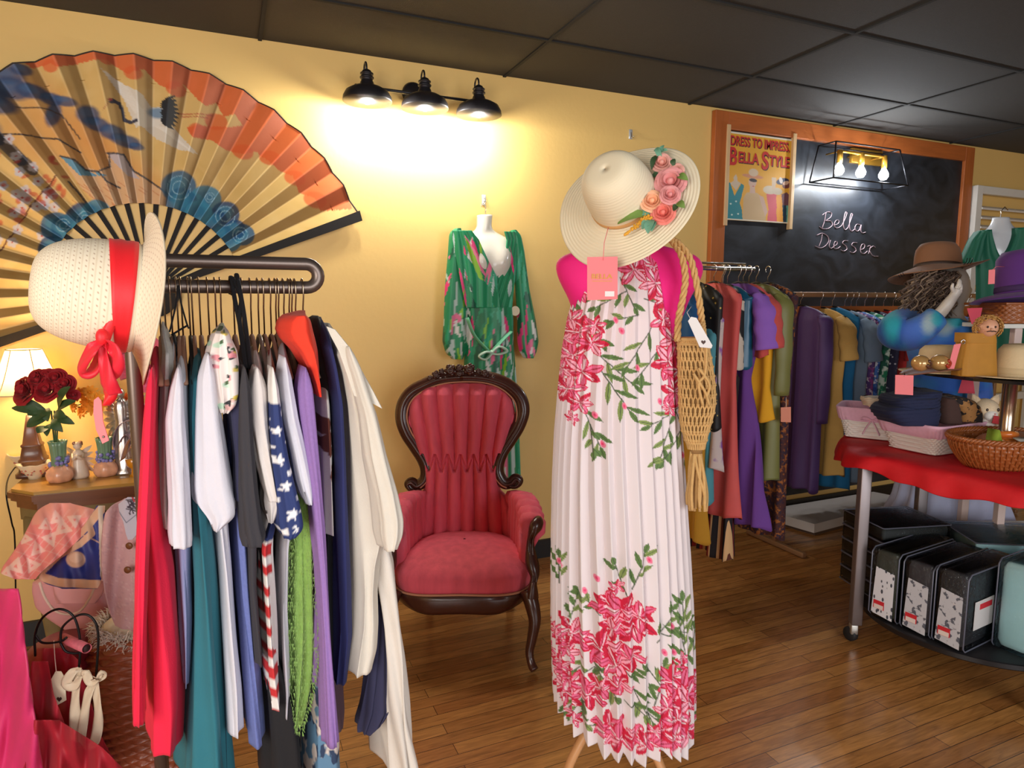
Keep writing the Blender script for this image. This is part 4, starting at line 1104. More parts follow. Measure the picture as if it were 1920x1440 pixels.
# ================================================================ CROCHET BAG ON THE FORM'S SHOULDER
def build_crochet_bag():
    D = 1.78
    m = mat('jute_macrame', S(206, 164, 104), .85, 0, .18, 60, .6, 300)
    t = thing('macrame_bag', 'tan knotted macrame shoulder bag with long fringe hanging from the pink form', 'bag', P(1305, 955, D))
    rows = [(636, 1272, 1322), (645, 1271, 1328), (680, 1272, 1334), (720, 1273, 1340), (760, 1274, 1341), (790, 1275, 1334), (815, 1281, 1326), (835, 1289, 1322), (850, 1294, 1318)]
    R = interp_rows(rows, 26); rings = []
    for y, xl, xr in R:
        a = P(xl, y, D); b = P(xr, y, D); mm = (a + b) / 2; h = (b - a) / 2; L = np.linalg.norm(h)
        rings.append((mm, h, L * .62))
    def pt(i, k):
        mm, h, dp = rings[i]; a = 2 * math.pi * k / 24
        return mm + h * math.cos(a) - FW * dp * math.sin(a)
    net = MB()
    for i in range(0, len(R) - 2, 2):
        for k in range(0, 24):
            kk = k + (i // 2 % 2) * .5
            for (q0, q1) in ((kk, kk + .5), (kk, kk - .5)):
                a_, b_ = pt(i, q0), pt(i + 1, (q0 + q1) / 2 + (.18 if q1 > q0 else -.18)), 
                c_ = pt(i + 2, q1)
                net.tube([a_, b_, c_], [.0034, .0026, .0034], 5, cap=False)
            net.ball(pt(i, kk), .0052, 6)
    net.tube([pt(0, k) for k in range(24)], .006, 8, closed=True)
    net.tube([pt(1, k) for k in range(24)], .0045, 8, closed=True)
    make('net_body', net, m, t)
    inner = MB().grid([[rings[i][0] + rings[i][1] * .82 * math.cos(a) - FW * rings[i][2] * .8 * math.sin(a) for a in np.linspace(0, 2 * math.pi, 20, endpoint=False)] for i in range(1, len(R))], True, capA=False, capB=True)
    make('lining', inner, mat('jute_lining', S(150, 112, 66), .9), t)
    rng = random.Random(3)
    for i in range(16):
        x0 = 1296 + rng.uniform(0, 20); x1 = 1288 + i * 2.6 + rng.uniform(-2, 2); dd = D - rng.uniform(-.02, .03)
        path = smooth_path([P(x0, 846, D), P((x0 + x1) / 2 + rng.uniform(-3, 3), 885, dd), P(x1, 925, dd), P(x1 + rng.uniform(-3, 3), 945 + rng.uniform(0, 14), dd)], 4)
        make('fringe_cord', MB().tube(path, .0045, 6), m, t)
    for pts in ([(1270, 640), (1272, 600), (1280, 560), (1285, 520), (1278, 480), (1262, 455), (1254, 447)], [(1316, 604), (1312, 570), (1304, 520), (1292, 480), (1272, 455), (1258, 447)], [(1320, 640), (1318, 620), (1316, 604)]):
        path = smooth_path([P(x, y, D - .02 - .02 * (y < 480)) for x, y in pts], 6)
        sm = MB()
        for ph in (0, 2.09, 4.18):
            sm.tube([p + RT * .0055 * math.cos(i * .9 + ph) + FW * .0055 * math.sin(i * .9 + ph) for i, p in enumerate(path)], .0048, 6)
        make('strap', sm, m, t)
    for pts in ([(1325, 640), (1322, 700), (1310, 720), (1318, 760)], [(1310, 690), (1330, 720), (1325, 745)], [(1300, 700), (1322, 735), (1330, 760)]):
        make('tassel_cord', MB().tube(smooth_path([P(x, y, D - .055) for x, y in pts], 5), .004, 6), m, t)
    tg = MB(); Dt = D - .07
    o = [P(x, y, Dt) for x, y in ((1290, 602), (1296, 594), (1306, 596), (1336, 648), (1334, 653), (1312, 651))]
    tg.prism(o, FW * .0012)
    tgo = make('paper_tag', tg, mat('white_card', S(226, 222, 220), .7), t, False)
    make('tag_string', MB().tube([P(1296, 600, Dt), P(1288, 586, Dt + .02), P(1296, 575, D - .03)], .0008, 5), M_WHITE, tgo)
    make('heart_mark', MB().prism([P(1319 + x, 642 + y, Dt - .0008) for x, y in ((0, 4), (-4, 0), (-4, -3), (-2, -4), (0, -2), (2, -4), (4, -3), (4, 0))], FW * .0006), mat('heart_brown', S(70, 44, 36), .6), tgo, False)
build_crochet_bag()

# ================================================================ GREEN PRINTED JUMPSUIT ON A HANGING FORM
def build_jumpsuit():
    Yj = WALL_Y - .07
    w = lambda x, y, o=0.0: WY(x, y, Yj - o)
    wp = mat('white_plastic_form', S(226, 220, 208), .25, coat=.3)
    t = thing('hanging_torso_form', 'white plastic half torso form hanging on the wall inside the green printed jumpsuit', 'mannequin', w(908, 560))
    rows = [(404, 895, 922, .045), (412, 894, 921, .045), (428, 894, 920, .045), (436, 888, 926, .04), (442, 868, 942, .045), (450, 858, 956, .06), (470, 856, 962, .08), (500, 862, 958, .095), (540, 872, 948, .07), (580, 878, 944, .055), (610, 880, 950, .05)]
    G = []
    for y, xl, xr, dp in interp_rows(rows, 60):
        a = w(xl, y); b = w(xr, y); u = np.linspace(0, 1, 36)
        bust = .03 * np.exp(-((y - 488) / 26) ** 2) * (np.exp(-((u - .27) / .16) ** 2) + np.exp(-((u - .73) / .16) ** 2))
        G.append(a[None] + (b - a)[None] * u[:, None] - Y_[None] * ((dp * np.sqrt(np.clip(1 - (2 * u - 1) ** 2, 0, 1)) + bust))[:, None])
    make('torso_shell', MB().grid(G), wp, t, True, solid=.003)
    make('hanger_hook', MB().tube([w(910, 404), w(911, 392)] + arc_pts(w(906, 386), X_, UP, .012, 0, math.pi * 1.2, 8), .002, 6), M_CHROME, t)
    # print: broad vertical brush strokes of green, pink, white and lime
    C = Canvas(820, 420, 1015, 745, 3, S(28, 140, 92))
    rng = random.Random(12)
    cols = [S(20, 120, 78), S(24, 156, 108), S(224, 226, 220), S(232, 110, 150), S(132, 190, 40), S(16, 94, 66), S(190, 214, 206), S(236, 60, 130), S(60, 170, 130), S(30, 140, 90)]
    for i in range(210):
        x = rng.uniform(822, 1010); y = rng.uniform(425, 740); L = rng.uniform(25, 80); a = 1.57 + rng.uniform(-.3, .3)
        C.lf(x, y, L, rng.uniform(1.6, 5), a, cols[rng.randrange(10)])
    C.lf(865, 470, 110, 10, 1.15, S(22, 150, 100)); C.lf(870, 440, 90, 5, 1.1, S(236, 130, 160)); C.lf(872, 445, 100, 5, 1.2, S(140, 196, 50)); C.lf(895, 520, 70, 18, 1.3, S(24, 146, 96))
    vm = vmat('printed_satin', .45, .2)
    d = thing('jumpsuit', 'green, pink and white printed wrap jumpsuit with long sleeves hanging on the yellow wall', 'jumpsuit', w(920, 700, .02))
    def sheet(rows, off, dep, n=80, folds=6, famp=.006, seed=0, wrapb=True):
        R = interp_rows(rows, 110); G = []; K = []
        for i, (y, xl, xr) in enumerate(R):
            a = w(xl, y, off); b = w(xr, y, off); th = np.linspace(0, 2 * math.pi, n, endpoint=False)
            m_ = (a + b) / 2; h = (b - a) / 2; t_ = i / len(R)
            fo = famp * (.3 + t_) * np.sin(folds * th + seed + 1.4 * math.sin(y * .012 + seed)) * (np.sin(th) > 0)
            pts = m_[None] + h[None] * np.cos(th)[:, None] - Y_[None] * (dep * np.sin(th) * np.where(np.sin(th) > 0, 1, .3) + fo)[:, None]
            G.append(pts); K.append(C.get((xl + xr) / 2 + (xr - xl) / 2 * np.cos(th), np.full(n, y)))
        return np.array(G), np.array(K)
    # bodice made of two wrapped fronts
    def front(pl_, pr_, off, dep, seed):
        ys = np.linspace(pl_[0][0], pl_[-1][0], 90); G = []; K = []
        for y in ys:
            xl = np.interp(y, [q[0] for q in pl_], [q[1] for q in pl_]); xr = np.interp(y, [q[0] for q in pr_], [q[1] for q in pr_])
            u = np.linspace(0, 1, 50); xs = xl + (xr - xl) * u
            cen = (xs - 908) / 62
            bulge = dep * np.sqrt(np.clip(1 - cen ** 2 * .8, 0.02, 1)) + .004 * np.sin(u * 22 + y * .05 + seed)
            pts = np.array([w(x, y, off + bb) for x, bb in zip(xs, bulge)])
            G.append(pts); K.append(C.get(xs, np.full(50, y)))
        return MB().grid(np.array(G), C=np.array(K))
    make('wrap_front', front([(432, 848), (445, 848), (520, 862), (577, 874)], [(432, 884), (450, 898), (490, 916), (520, 932), (577, 938)], .02, .085, 0), vm, d, solid=.003)
    make('wrap_front', front([(434, 945), (450, 950), (490, 946), (520, 932), (577, 915)], [(434, 968), (450, 972), (520, 966), (577, 960)], .012, .08, 2), vm, d, solid=.003)
    G, K = sheet([(576, 874, 960), (600, 876, 962), (640, 872, 962), (700, 870, 966), (760, 870, 970), (830, 872, 972), (900, 874, 974)], .03, .07, 90, 9, .010, 1)
    make('trousers', MB().grid(G, True, C=K), vm, d)
    G, K = sheet([(429, 853, 862), (432, 846, 865), (440, 842, 868), (470, 840, 870), (540, 834, 876), (600, 832, 878), (640, 830, 876), (662, 836, 872), (673, 848, 866)], .03, .04, 40, 5, .005, 2)
    make('sleeve', MB().grid(G, True, C=K, capB=True), vm, d)
    G, K = sheet([(432, 958, 964), (435, 956, 970), (443, 957, 976), (470, 960, 982), (540, 966, 992), (600, 970, 1004), (640, 970, 1010), (660, 974, 1006), (671, 982, 998)], .02, .035, 40, 5, .005, 4)
    make('sleeve', MB().grid(G, True, C=K, capB=True), vm, d)
    sash = mat('sash_green', S(110, 190, 150), .5)
    bw = MB()
    bw.tube(smooth_path([w(876, 596, .11), w(890, 630, .12), (w(918, 660, .125))], 5), .02, 8, flat=.3)
    bw.tube(smooth_path([w(958, 622, .11), w(940, 640, .12), (w(924, 658, .125))], 5), .02, 8, flat=.3)
    make('waist_tie', bw, sash, d)
    bw = MB()
    bw.ball(w(922, 661, .13), (.014, .012, .014), 12)
    for (x1, y1, r) in ((898, 668, .016), (950, 658, .018)):
        bw.tube(smooth_path([w(922, 661, .13), w((922 + x1) / 2, y1 - 8, .14), w(x1, y1, .13), w((922 + x1) / 2, y1 + 6, .14), w(922, 663, .13)], 5), .016, 8, flat=.4)
    make('bow', bw, mat('bow_mint', S(190, 222, 200), .5), d)
    make('round_tag', MB().lathe([(.001, 0), (.026, 0), (.026, .002), (.001, .002)], w(966, 583, .06), -Y_, 24), mat('cream_card', S(232, 220, 190), .7), d, False)
build_jumpsuit()

# ================================================================ CLOTHES RACK AT THE LEFT
RACK_A = P(278, 532, 1.27); RACK_B = P(575, 543, 1.40)
RACK_Z = (RACK_A[2] + RACK_B[2]) / 2; RACK_A[2] = RACK_B[2] = RACK_Z
RDIR = unit(RACK_B - RACK_A)
BACK = unit(np.cross(UP, RDIR)); BACK = BACK if np.dot(BACK, FW) > 0 else -BACK      # from the shopper's side towards the wall

def rail_at(px):
    """point on the hanging rail seen at picture column px"""
    k = 0.0
    lo, hi = -0.1, 1.2
    for _ in range(40):
        mid = (lo + hi) / 2; q = RACK_A + (RACK_B - RACK_A) * mid
        if proj(q)[0][0] < px: lo = mid
        else: hi = mid
    return RACK_A + (RACK_B - RACK_A) * lo

def build_rack():
    m = mat('bronze_grey_tube', S(118, 104, 96), .38, .75, .06, 20)
    t = thing('clothes_rack', 'grey metal tube clothes rack with a hairpin rail, crowded with tops at the left', 'clothes rack', (RACK_A[0], RACK_A[1], 0))
    r = .0135; dz = .049
    mid = (RACK_A + RACK_B) / 2
    legx = RACK_A - RDIR * .034
    path = [np.array([legx[0], legx[1], .012]), np.array([legx[0], legx[1], RACK_Z - .06])]
    path += arc_pts(legx + RDIR * .04 + UP * -.04, -RDIR, UP, .04, 0, math.pi / 2, 8)
    path += [RACK_B]
    path += arc_pts(RACK_B + UP * dz / 2, -UP, RDIR, dz / 2, 0, math.pi, 12)[1:]
    path += [RACK_A + UP * dz - RDIR * .02]
    # upper tube turns down behind into the rear upright
    ru = RACK_A + UP * dz - RDIR * .06
    path += arc_pts(RACK_A + UP * (dz - .04) - RDIR * .02, UP, -RDIR, .04, 0, math.pi / 2, 8)[1:]
    path += [np.array([legx[0] - RDIR[0] * .04, legx[1] - RDIR[1] * .04, RACK_Z - .1])]
    make('rail_tube', MB().tube(path, r, 14), m, t)
    base = MB()
    for sgn in (-1, 1): pass
    base.tube([legx - np.array([0, 0, RACK_Z - .016]) - BACK * .26, legx - np.array([0, 0, RACK_Z - .016]) + BACK * .26], .014, 12)
    make('base_foot', base, m, t)
    make('base_foot', MB().tube([legx - np.array([0, 0, RACK_Z - .016]), RACK_B + RDIR * .08 - np.array([0, 0, RACK_Z - .016])], .014, 12), m, t)
    rt = RACK_B + RDIR * .09 + BACK * .0
    for q in (RACK_A - RDIR * .035,): pass
    make('upright', MB().tube([np.array([rt[0], rt[1], .012]), np.array([rt[0], rt[1], RACK_Z - .32]), RACK_B + RDIR * .004 - UP * .0], .012, 12), m, t) if False else None
build_rack()

def hanger(px, label, D_off=0.0, col=None, w=.16, drop=.10, lean=0.0):
    """wire hook over the rail, padded or wooden shoulders below"""
    p = rail_at(px)
    t = thing('clothes_hanger', label, 'hanger', p - UP * (drop + .07), 'hangers on the left clothes rack')
    hk = MB()
    path = arc_pts(p, -BACK, UP, .0175, -.5, math.pi * .95, 12)[::-1]
    path = [q for q in path]
    # the hook comes over the rail, then runs down to the neck of the hanger
    down = [p + UP * .018, p - BACK * .018, p - BACK * .014 - UP * .028, p - UP * .045 + RDIR * lean * .5, p - UP * drop + RDIR * lean]
    over = arc_pts(p, BACK, UP, .018, -.6, math.pi * 1.02, 14)
    hk.tube(over + [p - BACK * .016 - UP * .02, p - BACK * .004 - UP * .042 + RDIR * lean * .4, p - UP * drop + RDIR * lean], .0016, 6)
    make('hook', hk, M_HOOKWIRE, t)
    n = p - UP * drop + RDIR * lean
    bar = MB()
    bar.tube(smooth_path([n - BACK * w - UP * .075, n - BACK * w * .5 - UP * .035, n + UP * .002, n + BACK * w * .5 - UP * .035, n + BACK * w - UP * .075], 4), [.004] + [.008] * 15 + [.004] if False else .0042, 8, flat=.7)
    make('shoulder_bar', bar, col or mat('beige_velvet_hanger', S(172, 128, 104), .7), t)
    return t

def slab(rows, px_rail, near=.17, far=.17, seed=0, C=None, hemwave=.0, fold=.006, n=120, seg=64, top_taper=60, square=.75, inner=False, fmul=1.0):
    """a hanging garment seen edge on: rows give its outline where it faces the shopper;
    it really extends BACK across the rail to the other shoulder"""
    rng = random.Random(seed); ph = [rng.uniform(0, 6.28) for _ in range(6)]
    R = interp_rows(rows, n); G = []; K = []
    p0 = rail_at(px_rail); y0 = R[0, 0]
    lat_dir = RDIR
    for i, (y, xl, xr) in enumerate(R):
        t = i / (n - 1)
        k = min(1, (y - y0) / top_taper) if top_taper else 1
        k = k ** .7
        nf = .03 + (near - .03) * k; ff = .03 + (far - .03) * k
        Dn = float(np.dot(p0, FW)) - nf * float(np.dot(BACK, FW))
        a = P(xl, y, Dn); b = P(xr, y, Dn); m = (a + b) / 2
        w = np.linalg.norm(b - a) / 2
        w *= min(1, ((y - y0 + 1.5) / (18 if top_taper else 42))) ** .5
        L = nf + ff
        th = np.linspace(0, 2 * math.pi, seg, endpoint=False)
        c, s_ = np.cos(th), np.sin(th)                      # s_=1 near end
        cx = np.sign(c) * np.abs(c) ** square
        sy = np.sign(s_) * np.abs(s_) ** square
        fo = fold * (.35 + .9 * t) * fmul
        side = fo * (np.sin(6 * th + ph[0] + 2.2 * math.sin(y * .006 + ph[3])) + .6 * np.sin(11 * th + ph[1] + y * .008))
        lat = cx * w + side * (np.abs(c) * .4 + .25) * min(1, w / .012)
        dep = (1 - sy) / 2 * L + .6 * fo * np.sin(9 * th + ph[2] + y * .01)
        dz = hemwave * t ** 6 * np.sin(3 * th + ph[4]) if hemwave else 0
        pts = m[None] + lat[:, None] * RT[None] + dep[:, None] * BACK[None] + UP[None] * (np.zeros(seg) + dz)[:, None]
        G.append(pts)
        if C is not None: K.append(C.get((xl + xr) / 2 + (xr - xl) / 2 * c + (1 - sy) * 12, np.full(seg, y)))
    G = np.array(G)
    return MB().grid(G, True, C=(np.array(K) if C is not None else None), capA=True, capB=not inner)

def top(name, label, cat, px, rows, m, sleeve=None, seed=0, C=None, near=.17, far=.17, hang=True, hcol=None, hdrop=.10, group='tops on the left clothes rack', sm=None, lean=0., **kw):
    body = slab(rows, px, near, far, seed, C, **kw)
    p = rail_at(px)
    t = thing(name, label, cat, (p[0], p[1], P(rows[-1][1], rows[-1][0], float(np.dot(p, FW)))[2]), group)
    make('body', body, m, t)
    if sleeve:
        for j, sl in enumerate(sleeve if isinstance(sleeve[0][0], (list, tuple)) else [sleeve]):
            so = make('sleeve', slab(sl, px, near + .045 - .012 * j, -near + .04, seed + 5 + j, C, top_taper=0, inner=False, fold=.004, seg=40, n=70), sm or m, t)
    if hang: hanger(px, 'wire-hook hanger carrying the ' + label.split(' hanging')[0].split(' with')[0], col=hcol, drop=hdrop, lean=lean)
    return t

c_red = cloth('crimson_jersey', S(228, 24, 64)); c_grey = cloth('heather_grey', S(176, 174, 170), var=.15, vscale=200)
c_white = cloth('white_cotton', S(212, 210, 220)); c_white2 = cloth('warm_white', S(216, 208, 204)); c_peri = cloth('periwinkle', S(146, 148, 190))
c_teal = cloth('teal_linen', S(38, 110, 124)); c_navy = cloth('navy_knit', S(44, 44, 74)); c_char = cloth('charcoal', S(52, 50, 56)); c_blue = cloth('heather_blue', S(104, 116, 176), var=.16, vscale=160)
c_black = cloth('black_jersey', S(20, 19, 23)); c_green = cloth('lime_mohair', S(146, 188, 92), sheen=.8, bump=1.0, bscale=120); c_olive = cloth('olive_brown', S(88, 76, 52))
c_lilac = cloth('heather_lilac', S(146, 112, 176), var=.12, vscale=180); c_orange = cloth('orange_red', S(232, 58, 32)); c_brown = cloth('plum_brown', S(70, 48, 56))
c_cream = cloth('cream_crepe', S(214, 207, 194)); c_lgrey = cloth('pale_grey', S(186, 184, 192)); c_navy2 = cloth('bright_navy', S(34, 40, 92)); c_dteal = cloth('dark_teal', S(30, 62, 80))
clearh = mat('clear_hanger', S(150, 130, 120), .3)
blackh = mat('black_hanger', S(24, 22, 24), .5)

top('long_sleeve_top', 'crimson long-sleeved top hanging first on the rack beside its upright', 'top', 296,
    [(652, 284, 298), (700, 279, 300), (780, 272, 298), (860, 268, 298), (940, 264, 302), (1000, 262, 311), (1080, 262, 327), (1160, 264, 334), (1250, 268, 341), (1340, 270, 344), (1424, 272, 338)], c_red,
    [[(690, 277, 292), (780, 268, 290), (900, 261, 284), (1000, 256, 278), (1080, 253, 274), (1200, 250, 271), (1364, 248, 269)]], 1, hemwave=.006)
top('sweater', 'pale heather grey knit top hanging behind the crimson one', 'sweater', 306,
    [(604, 300, 308), (630, 300, 314), (660, 302, 324), (720, 298, 326), (800, 295, 322), (900, 294, 322), (960, 294, 322), (992, 300, 324)], c_grey, None, 2, near=.15)
top('camisole', 'grey sleeveless top with a scooped strap hanging near the rack upright', 'top', 318,
    [(640, 322, 328), (680, 316, 330), (740, 308, 330), (820, 306, 330), (930, 306, 336)], c_lgrey, None, 12, near=.12)
top('long_tee', 'plain white long-sleeved tee with a curled cuff, third from the rack upright', 't-shirt', 330,
    [(655, 332, 345), (700, 328, 352), (760, 324, 354), (840, 322, 356), (950, 326, 360), (1000, 330, 362)], c_white,
    [[(690, 326, 344), (745, 316, 344), (790, 309, 345), (870, 313, 350), (960, 316, 356), (1010, 316, 360), (1030, 320, 358)]], 3)
top('blouse', 'periwinkle blouse whose hem shows below the white tee', 'blouse', 338,
    [(700, 346, 352), (850, 342, 356), (1000, 324, 362), (1080, 330, 360), (1160, 335, 362), (1230, 340, 358), (1290, 344, 354)], c_peri, None, 4, near=.14)
top('dress', 'long teal linen dress hanging between the white tops', 'dress', 352,
    [(655, 360, 380), (700, 356, 378), (780, 352, 376), (880, 352, 384), (960, 358, 394), (1040, 360, 402), (1120, 361, 408), (1200, 358, 414), (1280, 352, 420), (1360, 345, 428), (1436, 338, 434), (1500, 332, 440)], c_teal, None, 5, fold=.009, near=.18, hcol=blackh)
top('cardigan', 'dark navy-teal cardigan glimpsed behind the teal dress', 'cardigan', 358,
    [(700, 372, 382), (800, 370, 386), (920, 372, 396), (1040, 388, 412), (1160, 398, 420), (1300, 408, 428), (1440, 410, 436)], c_dteal, None, 6, near=.12)
top('t_shirt', 'large white t-shirt with a wide drooping short sleeve, left of the floral wrap', 't-shirt', 372,
    [(645, 388, 400), (690, 380, 404), (740, 376, 410), (820, 374, 420), (900, 384, 428), (1000, 404, 432), (1080, 412, 438), (1200, 418, 446), (1300, 424, 455), (1385, 427, 458)], c_white,
    [[(665, 378, 402), (720, 370, 408), (780, 367, 416), (860, 364, 428), (920, 361, 438), (950, 364, 445), (975, 386, 444), (998, 402, 410)]], 7)
# floral wrap
def floral_canvas():
    C = Canvas(380, 590, 470, 790, 3, S(232, 220, 214)); rng = random.Random(6)
    for i in range(24):
        x, y = rng.uniform(388, 455), rng.uniform(600, 780)
        C.ell(x, y, rng.uniform(3, 7), rng.uniform(3, 8), rng.uniform(0, 3), (S(216, 190, 70), S(228, 140, 150), S(180, 214, 190), S(236, 190, 186))[i % 4], .9)
        C.lf(x, y, rng.uniform(8, 15), 3, rng.uniform(0, 6), (S(70, 96, 60), S(48, 50, 54))[i % 2])
    return C
FC = floral_canvas()
top('floral_wrap', 'cream wrap printed with pink, yellow and green flowers, slung over a hanger', 'wrap', 388,
    [(606, 412, 424), (640, 398, 436), (662, 392, 446), (700, 388, 450), (740, 396, 448), (762, 408, 440), (776, 414, 428)], vmat('printed_crepe', .7, .1), None, 8, FC, near=.215, far=-.1, fold=.008, top_taper=20)
top('knit_jacket', 'navy knit jacket hanging right of the floral wrap', 'jacket', 402,
    [(690, 440, 452), (760, 430, 458), (860, 434, 460), (960, 436, 462), (1040, 440, 470), (1120, 444, 476), (1200, 450, 484), (1300, 456, 494), (1404, 465, 502)], c_blue,
    [[(700, 436, 454), (760, 428, 460), (860, 440, 462), (940, 440, 460)]], 9, sm=c_navy, near=.16)
top('jacket', 'charcoal jacket with a wide open cuff in the middle of the rack', 'jacket', 412,
    [(650, 446, 458), (700, 448, 466), (800, 452, 476), (920, 456, 484), (1000, 460, 490), (1100, 464, 486), (1250, 480, 496)], c_char,
    [[(690, 450, 468), (760, 446, 474), (840, 446, 478), (920, 446, 484), (990, 450, 492), (1018, 452, 500), (1028, 458, 494)]], 10, near=.18)
# black strappy dress whose long thin straps loop over the rail
def straps_dress():
    px = 424; p = rail_at(px)
    t = top('slip_dress', 'long black slip dress hung by thin crossed straps over the rail', 'dress', px,
            [(688, 466, 474), (730, 462, 478), (820, 470, 486), (1000, 480, 492), (1200, 488, 512), (1320, 490, 560), (1400, 492, 572), (1500, 494, 580)], c_black, None, 11, hang=False, near=.15)
    for pts in ([(434, 522), (440, 560), (452, 620), (464, 690)], [(445, 519), (456, 580), (464, 640), (470, 692)], [(438, 524), (452, 560), (449, 600), (461, 690)]):
        d = float(np.dot(p, FW)); pp = [P(x, y, d - .02 - .0006 * (y - 520)) for x, y in pts]
        pp = [pp[0] + BACK * .05 - UP * .03, pp[0] + BACK * .03 + UP * .0] + pp
        make('strap', MB().tube(smooth_path(pp, 5), .0042, 6, flat=.5), c_black, t)
    for pts in ([(336, 548), (328, 590), (320, 622)], [(338, 548), (342, 590), (350, 622)], [(336, 590), (322, 618)]):
        pass
straps_dress()
def cami():
    px = 322; p = rail_at(px); d = float(np.dot(p, FW))
    t = top('camisole', 'black camisole with criss-cross straps hanging from the rail near the upright', 'camisole', px,
            [(626, 322, 330), (650, 324, 334), (700, 330, 340), (800, 332, 340)], c_black, None, 13, hang=False, near=.06, far=.1)
    for pts in ([(334, 535), (330, 570), (322, 606), (318, 622)], [(334, 535), (340, 570), (350, 606), (354, 616)], [(352, 610), (338, 618), (322, 628)]):
        make('strap', MB().tube(smooth_path([P(x, y, d - .015) for x, y in pts], 5), .0036, 6, flat=.5), c_black, t)
cami()
top('t_shirt', 'off-white t-shirt with a cupped sleeve, left of the starred shirt', 't-shirt', 436,
    [(652, 472, 484), (700, 470, 500), (760, 470, 506), (850, 482, 514), (940, 488, 524), (1040, 486, 520), (1150, 496, 524), (1300, 504, 528)], c_white2,
    [[(690, 467, 498), (740, 465, 504), (800, 468, 508), (860, 480, 514), (920, 496, 522), (942, 503, 526)], [(900, 488, 516), (950, 494, 530), (982, 504, 514)]], 14)
def flag_canvas():
    C = Canvas(470, 600, 600, 1400, 3, S(226, 222, 218))
    C.poly([(470, 756), (600, 756), (600, 1014), (470, 1014)], S(34, 52, 108))
    def star(x, y, r):
        C.poly([(x + (r if i % 2 == 0 else r * .42) * math.sin(i * math.pi / 5 + .15), y - (r if i % 2 == 0 else r * .42) * math.cos(i * math.pi / 5 + .15)) for i in range(10)], S(232, 232, 236))
    for (x, y, r) in ((520, 808, 11), (524, 863, 13), (536, 912, 14), (549, 965, 16), (510, 786, 7), (533, 775, 7), (540, 830, 7), (512, 840, 7), (545, 888, 7), (560, 935, 8), (527, 940, 7), (556, 992, 9), (538, 1000, 8), (565, 960, 6), (530, 760, 6)): star(x, y, r)
    for i in range(9):
        y = 1022 + i * 38
        C.poly([(470, y), (600, y + 6), (600, y + 26), (470, y + 19)], S(196, 40, 44))
    C.poly([(470, 650), (506, 650), (506, 745), (470, 745)], S(170, 36, 40))
    return C
FLG = flag_canvas()
vflag = vmat('printed_jersey', .75, .1, .2, 400)
top('patriotic_shirt', 'white shirt with navy star-printed sleeve and red striped hem', 'shirt', 452,
    [(652, 502, 510), (700, 504, 514), (760, 506, 522), (850, 508, 530), (960, 506, 528), (1030, 484, 512), (1100, 488, 516), (1200, 494, 520), (1280, 498, 526), (1334, 506, 530)], vflag,
    [[(690, 504, 520), (740, 506, 526), (800, 506, 534), (860, 508, 544), (920, 516, 558), (960, 520, 568), (992, 520, 573), (1006, 530, 566), (1012, 534, 552)]], 15, FLG, near=.19)
top('t_shirt', 'plain white t-shirt with a short sleeve, right of the starred shirt', 't-shirt', 468,
    [(643, 525, 536), (680, 526, 544), (760, 530, 558), (850, 542, 574), (950, 540, 560), (1030, 530, 548), (1150, 524, 544), (1300, 530, 548), (1348, 532, 542)], c_lgrey,
    [[(670, 524, 545), (720, 524, 552), (790, 530, 564), (850, 544, 578), (900, 553, 588), (926, 562, 590), (948, 576, 588)]], 16, sm=c_white)
top('vest', 'olive brown vest hanging between the white t-shirt and the lilac top', 'vest', 482,
    [(640, 540, 552), (700, 546, 566), (780, 556, 576), (860, 570, 584), (940, 576, 590)], c_olive, None, 17, near=.13, hcol=clearh)
tg = top('fluffy_cardigan', 'lime green fluffy cardigan with a shaggy hem below the white sleeves', 'cardigan', 492,
    [(720, 562, 574), (820, 566, 582), (920, 560, 596), (980, 545, 602), (1080, 541, 604), (1180, 540, 602), (1240, 540, 596), (1300, 540, 586), (1372, 542, 566)], c_green,
    None, 18, fold=.010, near=.16)
def fuzz(t, rows, px, near):
    mb = MB(); rng = random.Random(1); R = interp_rows(rows, 100)
    d = float(np.dot(rail_at(px), FW)) - near * float(np.dot(BACK, FW)) - .005
    for i in range(3600):
        y, xl, xr = R[rng.randrange(100)]; e = rng.choice((xl, xr, rng.uniform(xl, xr), rng.uniform(xl, xr)))
        if y < 930: continue
        a = P(e, y, d + .01 * (e in (xl, xr))); v = (RT * rng.uniform(-.35, .35) + (RT * (-.4 if e == xl else .4) if e in (xl, xr) else 0) - UP * 1.0 - FW * .3)
        b = a + unit(v) * rng.uniform(.004, .010); mb.tube([a, b], [.0006, .0002], 3, cap=False)
    o = make('mohair_fuzz', mb, c_green, t); o['kind'] = 'stuff'
fuzz(tg, [(720, 562, 574), (820, 566, 582), (920, 560, 596), (980, 545, 602), (1080, 541, 604), (1180, 540, 602), (1240, 540, 596), (1300, 540, 586), (1372, 542, 566)], 492, .17)
top('long_sleeve_top', 'heather lilac top with a long thin sleeve under the orange hood', 'top', 505,
    [(652, 562, 580), (720, 566, 592), (800, 572, 598), (900, 588, 606), (1000, 594, 612), (1100, 600, 618), (1200, 592, 622), (1300, 590, 632)], c_lilac,
    [[(690, 560, 586), (760, 562, 594), (840, 572, 600), (920, 584, 606), (1000, 591, 612), (1080, 599, 616), (1200, 606, 622), (1300, 608, 630), (1404, 611, 637)]], 19, near=.19)
top('hooded_top', 'orange-red hood drooping over the shoulder of the purple top', 'hoodie', 520,
    [(582, 566, 578), (592, 548, 586), (604, 537, 592), (622, 532, 596), (640, 540, 600), (660, 560, 603), (690, 578, 604), (720, 590, 606), (745, 598, 606)], c_orange, None, 20, near=.22, far=-.02, fold=.004, top_taper=10)
